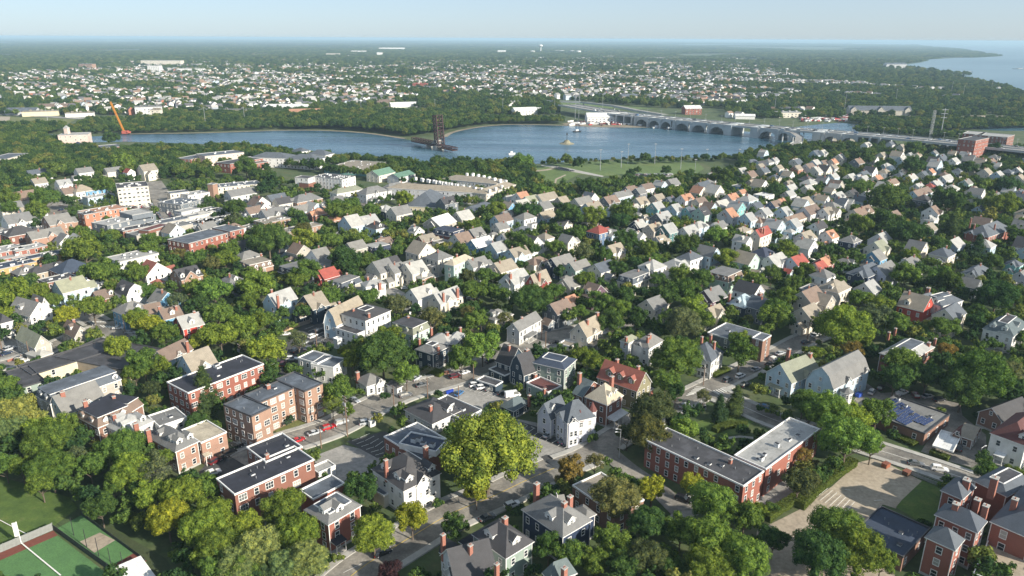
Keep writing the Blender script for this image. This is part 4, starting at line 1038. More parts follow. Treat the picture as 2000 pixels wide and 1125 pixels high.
def midhouse(c, x, y, a, b, h, rf, wl, rc):
    if c in ('C3', 'C4', 'C5', 'D4', 'D5'): a, b = a * .9, b * .9
    if wl == 'grey0': wl = 'slate'
    kw = {}
    big = 'building' if rf == 'flat' and a * b > 110 else 'house'
    if (c[0] == 'C' or rnd.random() < .4) and rf in ('gx', 'hip') and rnd.random() < .55: kw['xg'] = [(rnd.choice('LR'), rnd.uniform(.35, .65), rnd.uniform(3.5, 5), rnd.uniform(.3, 1.2))]
    elif c[0] == 'C' and rf in ('gx', 'gy', 'hip', 'gamy') and rnd.random() < .6: kw['dm'] = [(rnd.choice('LR'), rnd.uniform(.3, .7), 2.0)]
    q = Q(c, (x, y), a, b, h, rf, wl, rc, **kw)
    if rf != 'flat' and rnd.random() < .7:
        q['chl'] = [(rnd.uniform(.2, .8), rnd.choice((.42, .58)))] if rf in ('gx', 'hip', 'gam') else [(rnd.choice((.42, .58)), rnd.uniform(.2, .8))]
    if rf == 'flat': q['units'] = int(a * b / 60) if c[0] == 'C' or a > 15 else 0; q['vents'] = 2
    blks = [q]
    if rf in ('gx', 'gy', 'hip', 'gamy') and (c[0] == 'C' or rnd.random() < .5):
        w2 = rnd.uniform(3.5, 5.5); h2 = rnd.choice((h - 2.6, 3.2, 3.0)) if h > 5.5 else 2.8; r2 = rnd.choice(('flat', 'hip', 'gx', 'gy'))
        sb = rnd.choice(((-.0, -.0, 'R'), (0, 0, 'L')))[2]
        if sb == 'R': q2 = dict(c=c, sub=[rnd.uniform(.0, .4), -w2 / b, a * rnd.uniform(.4, .6), w2], h=h2, rf=r2, wall=wl, rc=rc, win=1, o=.25)
        else: q2 = dict(c=c, sub=[-w2 / a, rnd.uniform(.0, .4), w2, b * rnd.uniform(.4, .6)], h=h2, rf=r2, wall=wl, rc=rc, win=1, o=.25)
        blks.append(q2)
        if c[0] == 'C' and rnd.random() < .5: blks.append(dict(c=c, sub=[1.0, rnd.uniform(.1, .4), 4.5, b * .55], h=h - 1.5, rf='gx', wall=wl, rc=rc, win=0, o=.3))
    r_, fr = building({'house': 'house', 'building': 'flat_roofed_building'}[big], None, big, blks, '%s %s %s' % (WNAME[wl], TYPE[rf], big), None, near=False)
    r_['category'] = big; MROOT.append((r_, wl, rf, rc, big, bool(kw.get('dm')), bool(kw.get('xg')), bool(q.get('chl')), len(BLD) - 1))
for ln in MID.strip().split('\n'):
    t = ln.split(); midhouse(t[0], *map(float, t[1:6]), *t[6:9])
# a few middle-distance buildings with digitised corners
def XM(name, label, sd, *blocks, cat=None):
    return building(name, label, cat or ('house' if 'house' in name else 'building'), list(blocks), sd, None, near=False)
XM('brown_brick_house', 'tan-brick mansard house with brown slate attic storey', 'tan-brick mansard house', D('C2', (345, 552), (437, 590), (642, 545), 8.5, 'man', 'brickt', 'tan', mc='brown', dm=[('R', .3), ('R', .6), ('R', .85), ('L', .5)], ch=[(548, 478)]))
XM('grey_mansard_house', 'dark mansard house with grey roof and white cornices', 'dark mansard house', D('C2', (735, 600), (855, 638), (1060, 580), 8, 'man', 'slate', 'grey', mc='dkgrey', dm=[('L', .3), ('L', .7), ('R', .5)]))
XM('slate_mansard_house', 'grey mansard house next to the bright red roof', 'grey mansard house', D('C2', (1228, 742), (1335, 768), (1500, 702), 7.5, 'man', 'greige', 'grey', mc='slate', dm=[('L', .3), ('L', .7), ('R', .5)], ch=[(1385, 668)]))
XM('white_hip_house', 'white house with pale roof and tall brick chimney stack', 'white pale-roofed house', D('C2', (1430, 780), (1570, 810), (1775, 775), 8, 'hip', 'white', 'ltgrey', rh=2, ch=[(1590, 705), (1705, 760, 1.4)]))
XM('blue_white_house', 'pale blue gable house with light grey roof and two red chimneys', 'pale blue gable house', D('C2', (580, 945), (690, 990), (885, 905), 8.4, 'gx', 'ltblue', 'ltgrey', rh=4.4, xg=[('R', .5, 4, .3)], ch=[(650, 830), (708, 885)]))
XM('navy_mansard_house', 'navy mansard house with white flat roof edge', 'navy mansard house', D('C2', (1520, 402), (1640, 422), (1800, 388), 6.5, 'man', 'navy', 'ltgrey', mc='navyroof', dm=[('L', .2), ('L', .5), ('L', .8)], ch=[(1670, 348)]))
XM('white_roofed_house', 'stone-coloured house with broad white gabled roofs', 'white-roofed house', D('C3', (125, 185), (300, 215), (460, 160), 7, 'gx', 'greige', 'white', rh=4.6, xg=[('L', .5, 5, .4)]))
XM('navy_brick_house', 'brick house with navy mansard attic and white dormers', 'brick house with navy mansard', D('C3', (250, 232), (425, 270), (515, 238), 9, 'man', 'brickr', 'navyroof', mc='navyroof', dm=[('L', .2), ('L', .5), ('L', .8), ('R', .5)], ch=[(465, 215)]))
XM('mint_house', 'mint and yellow house with tan hipped roof and slate attic band', 'mint and yellow house', D('C3', (358, 572), (432, 602), (625, 522), 10.5, 'hip', 'mint', 'tanlt', rh=2.4, ch=[(460, 485)], xg=[]))
XM('cream_gable_house', 'cream house with long light grey gabled roof and two red chimneys', 'long cream gable house', D('C3', (172, 940), (302, 980), (525, 888), 7.6, 'gx', 'cream', 'ltgrey', rh=4.2, ch=[(328, 860), (465, 812, 1.2)], xg=[('R', .4, 5, .2)]))
XM('white_blue_victorian_house', 'white Victorian house with pale grey roofs and blue-shaded gables', 'white Victorian with pale roofs', D('C3', (870, 745), (1025, 790), (1180, 720), 8.4, 'gx', 'white', 'ltgrey', rh=4.6, xg=[('L', .5, 4.5, .5), ('R', .5, 4.5, .5)], ch=[(985, 672, 1.2)]))
XM('maroon_house', 'maroon gable house with tan roof and red cross gable', 'maroon gable house', D('C3', (1120, 770), (1235, 800), (1385, 735), 7.4, 'gx', 'dkred', 'tan', rh=5, xg=[('R', .5, 4.5, .4)], ch=[(1265, 665, 1.2)]))
XM('cream_mansard_house', 'cream house with grey mansard roof overlooking the trees', 'cream mansard house', D('C4', (50, 690), (178, 722), (325, 665), 9, 'man', 'cream', 'grey', mc='slate', dm=[('L', .3), ('L', .7), ('R', .3), ('R', .7)], ch=[(232, 638)]))
XM('mint_mansard_house', 'mint green mansard house with tan attic and white cornice', 'mint green mansard house', D('C4', (938, 650), (1108, 700), (1198, 635), 9.5, 'man', 'mint', 'grey', mc='brown', dm=[('L', .2), ('L', .5), ('L', .8), ('R', .5)]))
XM('red_roofed_cream_house', 'cream house with red roof standing among pale blue houses', 'cream house with red roof', D('C4', (1315, 300), (1425, 322), (1535, 272), 9, 'gx', 'cream', 'red', rh=4, ch=[(1440, 232), (1462, 228)]))
XM('hip_roofed_house', 'dark house with pale blue-grey pyramid roof and two red chimneys', 'dark house with pale pyramid roof', D('C4', (1100, 960), (1272, 1015), (1392, 950), 6.5, 'hip', 'dkblue', 'ltblueroof', rh=4.2, dm=[('L', .5, 2.2), ('R', .5, 2.2)], ch=[(1128, 865, 1.1), (1422, 862, 1.8)]))
XM('turreted_brick_mansion', 'red brick mansion with steep grey pyramid roofs among dark trees', 'red brick mansion with pyramid roofs', D('C5', (1425, 270), (1655, 320), (1810, 225), 9, 'hip', 'brickr', 'slate', rh=5, xg=[('L', .3, 4, .5), ('R', .8, 4, .5), ('L', .75, 4, .5)], ch=[(1485, 130), (1520, 190), (1720, 190)]))
XM('balustraded_house', 'big white house with slate roof and white balustrade on the ridge', 'big white balustraded house', D('C5', (960, 920), (1190, 1000), (1380, 930), 8.5, 'hip', 'white', 'slate', rh=3.4, deck=.35, dc='slate', dm=[('L', .3, 2.2), ('L', .8, 2.2)], ch=[(1068, 812, 1.8), (1262, 855, 1.5)]))
XM('tan_brick_gable_house', 'tan brick three-storey house with charcoal roof and white dormers', 'tan brick gable house', D('C1', (1648, 690), (1768, 738), (1988, 685), 8, 'gx', 'brickt', 'dkgrey', rh=4, xg=[('R', .45, 7, .3)], dm=[('R', .12, 2), ('R', .85, 2)]))
XM('slate_clad_building', 'grey slate-clad modern building with white roof edge', 'slate-clad modern building', D('C1', (915, 168), (1045, 200), (1478, 85), 10, 'flat', 'slate', 'ltgrey', units=6, sp=5), D('C1', (1195, 62), (1290, 100), (1475, 60), 13, 'flat', 'slate', 'ltgrey', z0=9.6, win=0))
XM('long_cream_building', 'long cream building with pale flat roof and dark panels', 'long cream flat building', D('C1', (1235, 272), (1332, 302), (1862, 178), 8, 'flat', 'greige', 'grey', units=8, vents=5, win=0), D('C1', (1400, 225), (1450, 250), (1650, 190), 10, 'flat', 'brick', 'maroon', z0=7, win=0))
XM('long_brick_apartment_building', 'long red brick apartment block with white window rows', 'long red brick block', D('C1', (1640, 335), (1842, 376), (2222, 268), 10, 'flat', 'brickr', 'slate', rows=3, sp=3.4), D('C2', (95, 215), (245, 260), (368, 226), 11, 'flat', 'brickr', 'slate', rows=3))
XM('office_block', 'five-storey cream office block with rooftop plant', 'cream office block', D('D1', (1125, 690), (1142, 738), (1448, 714), 15, 'flat', 'cream', 'dkgrey', rows=5, sp=2.6, ws=(1.6, 1.1), units=10), cat='office')
XM('mill_building', 'tall pale pink mill beside the river at the left', 'pale pink riverside mill', D('D1', (628, 188), (850, 212), (888, 190), 15, 'flat', 'pink', 'ltgrey', rows=4, sp=4.5), D('D1', (628, 150), (655, 153), (682, 148), 21, 'hip', 'pink', 'ltgrey', rows=5, rh=3))
XM('strip_mall', 'sprawling strip mall with tan roof and green gabled arcade', 'sprawling strip mall', D('D2', (1275, 510), (1590, 570), (1850, 490), 5, 'flat', 'teal', 'tan', units=14, rows=1), D('D2', (1640, 590), (1700, 620), (1865, 580), 6, 'gx', 'cream', 'green', rh=4), D('D2', (1840, 610), (1900, 640), (2060, 600), 5.5, 'gx', 'ltgrey', 'green', rh=3), cat='shopping centre')
XM('white_modern_building', 'white apartment building with brick base and grey roof clutter', 'white modern apartment building', D('D2', (920, 618), (1010, 640), (1075, 622), 12, 'flat', 'white', 'dkgrey', rows=4), D('D2', (1070, 618), (1340, 652), (1458, 618), 12, 'flat', 'white', 'dkgrey', rows=4, units=30), D('D2', (1000, 660), (1012, 690), (1080, 672), 8, 'flat', 'brick', 'dkgrey', win=0))
XM('white_care_home', 'white care home of three gabled wings near the water', 'white three-winged care home', D('D2', (575, 395), (800, 450), (900, 415), 9, 'hip', 'white', 'slate', rh=4), D('D2', (880, 430), (1070, 470), (1190, 440), 9, 'hip', 'white', 'slate', rh=4), D('D2', (860, 370), (940, 385), (1028, 370), 9, 'hip', 'white', 'slate', rh=3), D('D2', (1050, 395), (1180, 420), (1268, 400), 9, 'hip', 'white', 'slate', rh=4))
XM('brick_mill_building', 'long red brick mill with dark flat roof above the trees', 'long red brick mill', D('D2', (190, 470), (245, 500), (585, 440), 9, 'flat', 'brickr', 'dkgrey', rows=2, sp=4), D('D2', (450, 480), (470, 500), (618, 478), 9, 'flat', 'brickr', 'brown', rows=2))
XM('pink_mill_building', 'pink brick mill with dark roof and white roof unit', 'pink brick mill', D('D2', (-60, 400), (0, 425), (355, 380), 10, 'flat', 'pink', 'slate', rows=2, sp=4, units=3))
XM('grey_roofed_block', 'cream low-rise block with slate roof full of small vents and stair tower', 'cream low-rise block', D('D2', (60, 700), (120, 730), (560, 700), 7, 'flat', 'cream', 'slate', units=14, rows=2), D('D2', (48, 690), (75, 700), (122, 688), 13, 'flat', 'brickt', 'slate', win=0))
XM('condominium_row', 'long beige condominium row with white dormer boxes along the roof', 'long beige condominium row', D('D3', (-30, 645), (735, 790), (800, 745), 9, 'hip', 'ltgrey', 'tan', rh=2.6, sp=3.4, rows=3), D('D3', (690, 760), (752, 800), (1042, 705), 9, 'hip', 'cream', 'tan', rh=2.8, rows=3), D('D3', (485, 590), (850, 700), (955, 660), 9, 'hip', 'ltgrey', 'tan', rh=2.6, rows=3), cat='condominium')
XM('ranch_building', 'low building with long slate roof beside the dark trees', 'low slate-roofed building', D('D3', (0, 880), (260, 930), (400, 830), 4.5, 'hip', 'yellow', 'slate', rows=1))
XM('long_roofed_building', 'long cream low building with blue-slate hipped roof', 'long low cream building', D('D3', (540, 940), (640, 975), (835, 890), 5, 'hip', 'yellow', 'slate', rows=1, rh=2))
XM('brick_tower_block', 'red brick apartment block at the right edge of the far bank', 'red brick tower block', D('D5', (1390, 250), (1530, 272), (1660, 245), 23, 'flat', 'brickr', 'dkgrey', rows=6, sp=3.5), D('D5', (1600, 190), (1840, 240), (1910, 215), 20, 'flat', 'brick', 'ltgrey', rows=6), D('D5', (1440, 185), (1590, 215), (1640, 190), 20, 'flat', 'brick', 'ltgrey', rows=6))
XM('long_white_roofed_hall', 'white hall with dark roof half hidden by woods at the left edge', 'white hall in the left woods', D('D1', (-40, 425), (60, 450), (280, 395), 8, 'flat', 'cream', 'slate', rows=2))
XM('storefront_building', 'grey commercial building with cluttered roof beside the shopping street', 'grey shop building', D('D1', (1640, 850), (1760, 900), (1960, 850), 7, 'flat', 'slate', 'slate', units=12), D('D1', (1640, 770), (1660, 790), (1840, 765), 8, 'flat', 'cream', 'slate'))
XM('white_band_building', 'white-banded low commercial building with slate roof', 'white-banded shop building', D('D1', (1760, 1005), (1775, 1030), (2060, 975), 6, 'flat', 'cream', 'slate', rows=1, sp=5), D('D1', (1762, 945), (1770, 970), (1950, 930), 8, 'flat', 'ltgrey', 'ltgrey', win=0))
XM('brick_riverside_building', 'low brick building with dark roof between the mill and the woods', 'low riverside brick building', D('D1', (960, 320), (1000, 345), (1200, 325), 6, 'flat', 'brickr', 'slate', rows=1))
XM('far_brick_building', 'brick warehouse with slate roof at the edge of the woods', 'brick warehouse by the woods', D('D1', (1800, 430), (1860, 455), (2060, 415), 7, 'flat', 'brickr', 'slate'))
XM('boathouse', 'low dark shed beside the riverside mill', 'dark riverside shed', D('D1', (730, 320), (760, 335), (860, 320), 4, 'hip', 'slate', 'navyroof', win=0), cat='shed')
# ---------------------------------------------------------------- trees
def leafmat(name, inst):
    m, n, b = nmat(name); oi = N(n, 'ObjectInfo'); v = mapping(n, 'Object')
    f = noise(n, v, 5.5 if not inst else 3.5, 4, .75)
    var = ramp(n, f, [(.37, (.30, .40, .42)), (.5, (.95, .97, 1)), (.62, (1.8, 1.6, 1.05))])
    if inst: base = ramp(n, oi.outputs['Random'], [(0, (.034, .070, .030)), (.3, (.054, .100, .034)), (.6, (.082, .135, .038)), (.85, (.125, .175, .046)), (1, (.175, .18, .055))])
    else:
        rr = ramp(n, oi.outputs['Random'], [(0, (.74, .86, .95)), (.5, (1, 1, 1)), (1, (1.35, 1.14, .9))]); base = mix(n, 1.0, oi.outputs['Color'], rr, 'MULTIPLY')
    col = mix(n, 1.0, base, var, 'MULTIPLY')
    tr = N(n, 'BsdfTranslucent'); n.links.new(mix(n, 1.0, col, (1.3, 1.35, .7), 'MULTIPLY'), tr.inputs[0])
    df = N(n, 'BsdfDiffuse'); n.links.new(col, df.inputs[0]); ms = N(n, 'MixShader'); ms.inputs[0].default_value = .28
    n.links.new(df.outputs[0], ms.inputs[1]); n.links.new(tr.outputs[0], ms.inputs[2])
    n.links.new(ms.outputs[0], n.nodes['Material Output'].inputs[0]); n.nodes.remove(b); return m
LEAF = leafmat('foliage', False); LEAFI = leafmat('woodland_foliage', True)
BARK = plain('bark', (.12, .095, .07), .95, 0, .3, 3)
def ico(r, c, sub=1):
    import bmesh; bm = bmesh.new(); bmesh.ops.create_icosphere(bm, subdivisions=sub, radius=r); V = [tuple(v.co + Vector(c)) for v in bm.verts]; F = [tuple(v.index for v in f.verts) for f in bm.faces]; bm.free(); return V, F
def crown(seed, nl, ls, kind='round', nlobe=26, core=.72):
    rg = np.random.RandomState(seed); L = []
    if kind == 'cone':
        for i in range(nlobe):
            t = (i + .5) / nlobe; z = -1.3 + 2.9 * t; rr = .8 * (1 - t) ** .85; a = rg.uniform(0, 6.28); q = rr * rg.uniform(.35, .8); L.append((q * math.cos(a), q * math.sin(a), z, .16 + .36 * (1 - t)))
        L += [(0, 0, -1.3 + 2.7 * t, .12 + .5 * (1 - t)) for t in (.0, .2, .4, .6, .8, 1)]
    else:
        flat = {'round': .8, 'tall': 1.15, 'wide': .6, 'sparse': .8}[kind]
        L.append((0, 0, 0, .5 if kind != 'sparse' else .25)); k = 0
        while len(L) < nlobe:
            d_ = rg.normal(size=3); d_ /= np.linalg.norm(d_)
            if d_[2] < -.45: continue
            q = rg.uniform(.45, .95); s = rg.uniform(.10, .30) * (1.25 if nlobe < 22 else 1)
            if kind == 'sparse': s *= .8; q = rg.uniform(.45, .9)
            L.append((d_[0] * q, d_[1] * q, d_[2] * q * flat, s))
    L = np.array(L); ar = L[:, 3] ** 2; pick = rg.choice(len(L), size=int(nl * 1.9), p=ar / ar.sum())
    d_ = rg.normal(size=(len(pick), 3)); d_ /= np.linalg.norm(d_, axis=1)[:, None]
    P = L[pick, :3] + d_ * (L[pick, 3] * rg.uniform(.82, 1.12, len(pick)))[:, None]
    keep = np.ones(len(P), bool)
    for i in range(len(L)):
        dd = np.linalg.norm(P - L[i, :3], axis=1); keep &= (dd > L[i, 3] * .8) | (pick == i)
    P, d_ = P[keep][:nl], d_[keep][:nl]; m = len(P)
    nn = d_ + rg.normal(size=(m, 3)) * .55; nn[:, 2] += .25; nn /= np.linalg.norm(nn, axis=1)[:, None]
    t = np.cross(nn, rg.normal(size=(m, 3))); t /= np.linalg.norm(t, axis=1)[:, None]; u = np.cross(nn, t)
    s = (ls * rg.uniform(.6, 1.35, m))[:, None]
    V = np.stack([P + t * s, P + u * s * .7, P - t * s, P - u * s * .7 + nn * s * .25], 1).reshape(-1, 3)
    F = np.arange(4 * m).reshape(-1, 4)
    v, f = V.tolist(), F.tolist()
    for x, y, z, r_ in L:
        a, b = ico(r_ * core, (x, y, z)); k = len(v); v += a; f += [tuple(i + k for i in q) for q in b]
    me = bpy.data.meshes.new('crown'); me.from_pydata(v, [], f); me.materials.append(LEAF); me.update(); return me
CROWNS = {'round': [crown(10 + i, 4600, .046, 'round', 46 + 5 * i) for i in range(4)], 'tall': [crown(30 + i, 4600, .046, 'tall', 50) for i in range(2)],
    'wide': [crown(40 + i, 4600, .046, 'wide', 50) for i in range(2)], 'sparse': [crown(50 + i, 3200, .042, 'sparse', 40, .4) for i in range(2)],
    'cone': [crown(60 + i, 5200, .038, 'cone', 34) for i in range(2)], 'big': [crown(70 + i, 14000, .028, 'round', 95 + 10 * i) for i in range(3)]}
LOWC = [crown(80 + i, 420, .11, k, 14, .8) for i, k in enumerate(('round', 'wide', 'round', 'tall', 'round'))]
def trunk(seed):
    rg = random.Random(seed); mb = MB(); mb.cyl((0, 0, 0), (0, 0, .5), .045, .033, 7, 0, False)
    for i in range(6):
        a = i * 1.05 + rg.uniform(-.3, .3); q = rg.uniform(.32, .6); mb.cyl((0, 0, rg.uniform(.3, .48)), (q * math.cos(a), q * math.sin(a), rg.uniform(.6, .95)), .02, .006, 5, 0, False)
    return mb.mesh('trunk', [BARK])
TRUNKS = [trunk(i) for i in range(3)]
TONE = dict(g=(.105, .165, .040), y=(.190, .235, .040), Y=(.150, .205, .045), G=(.145, .225, .050), d=(.062, .112, .036), o=(.17, .145, .055), l=(.180, .225, .085), c=(.050, .085, .038), p=(.065, .032, .035), s=(.115, .14, .07), b=(.085, .10, .042))
TNAME = dict(g='green', y='olive yellow-green', Y='yellow-green', G='bright green', d='dark green', o='autumn-tinged', l='pale lime-green', c='blue-green', p='purple-leaved', s='silvery grey-green', b='brown-green')
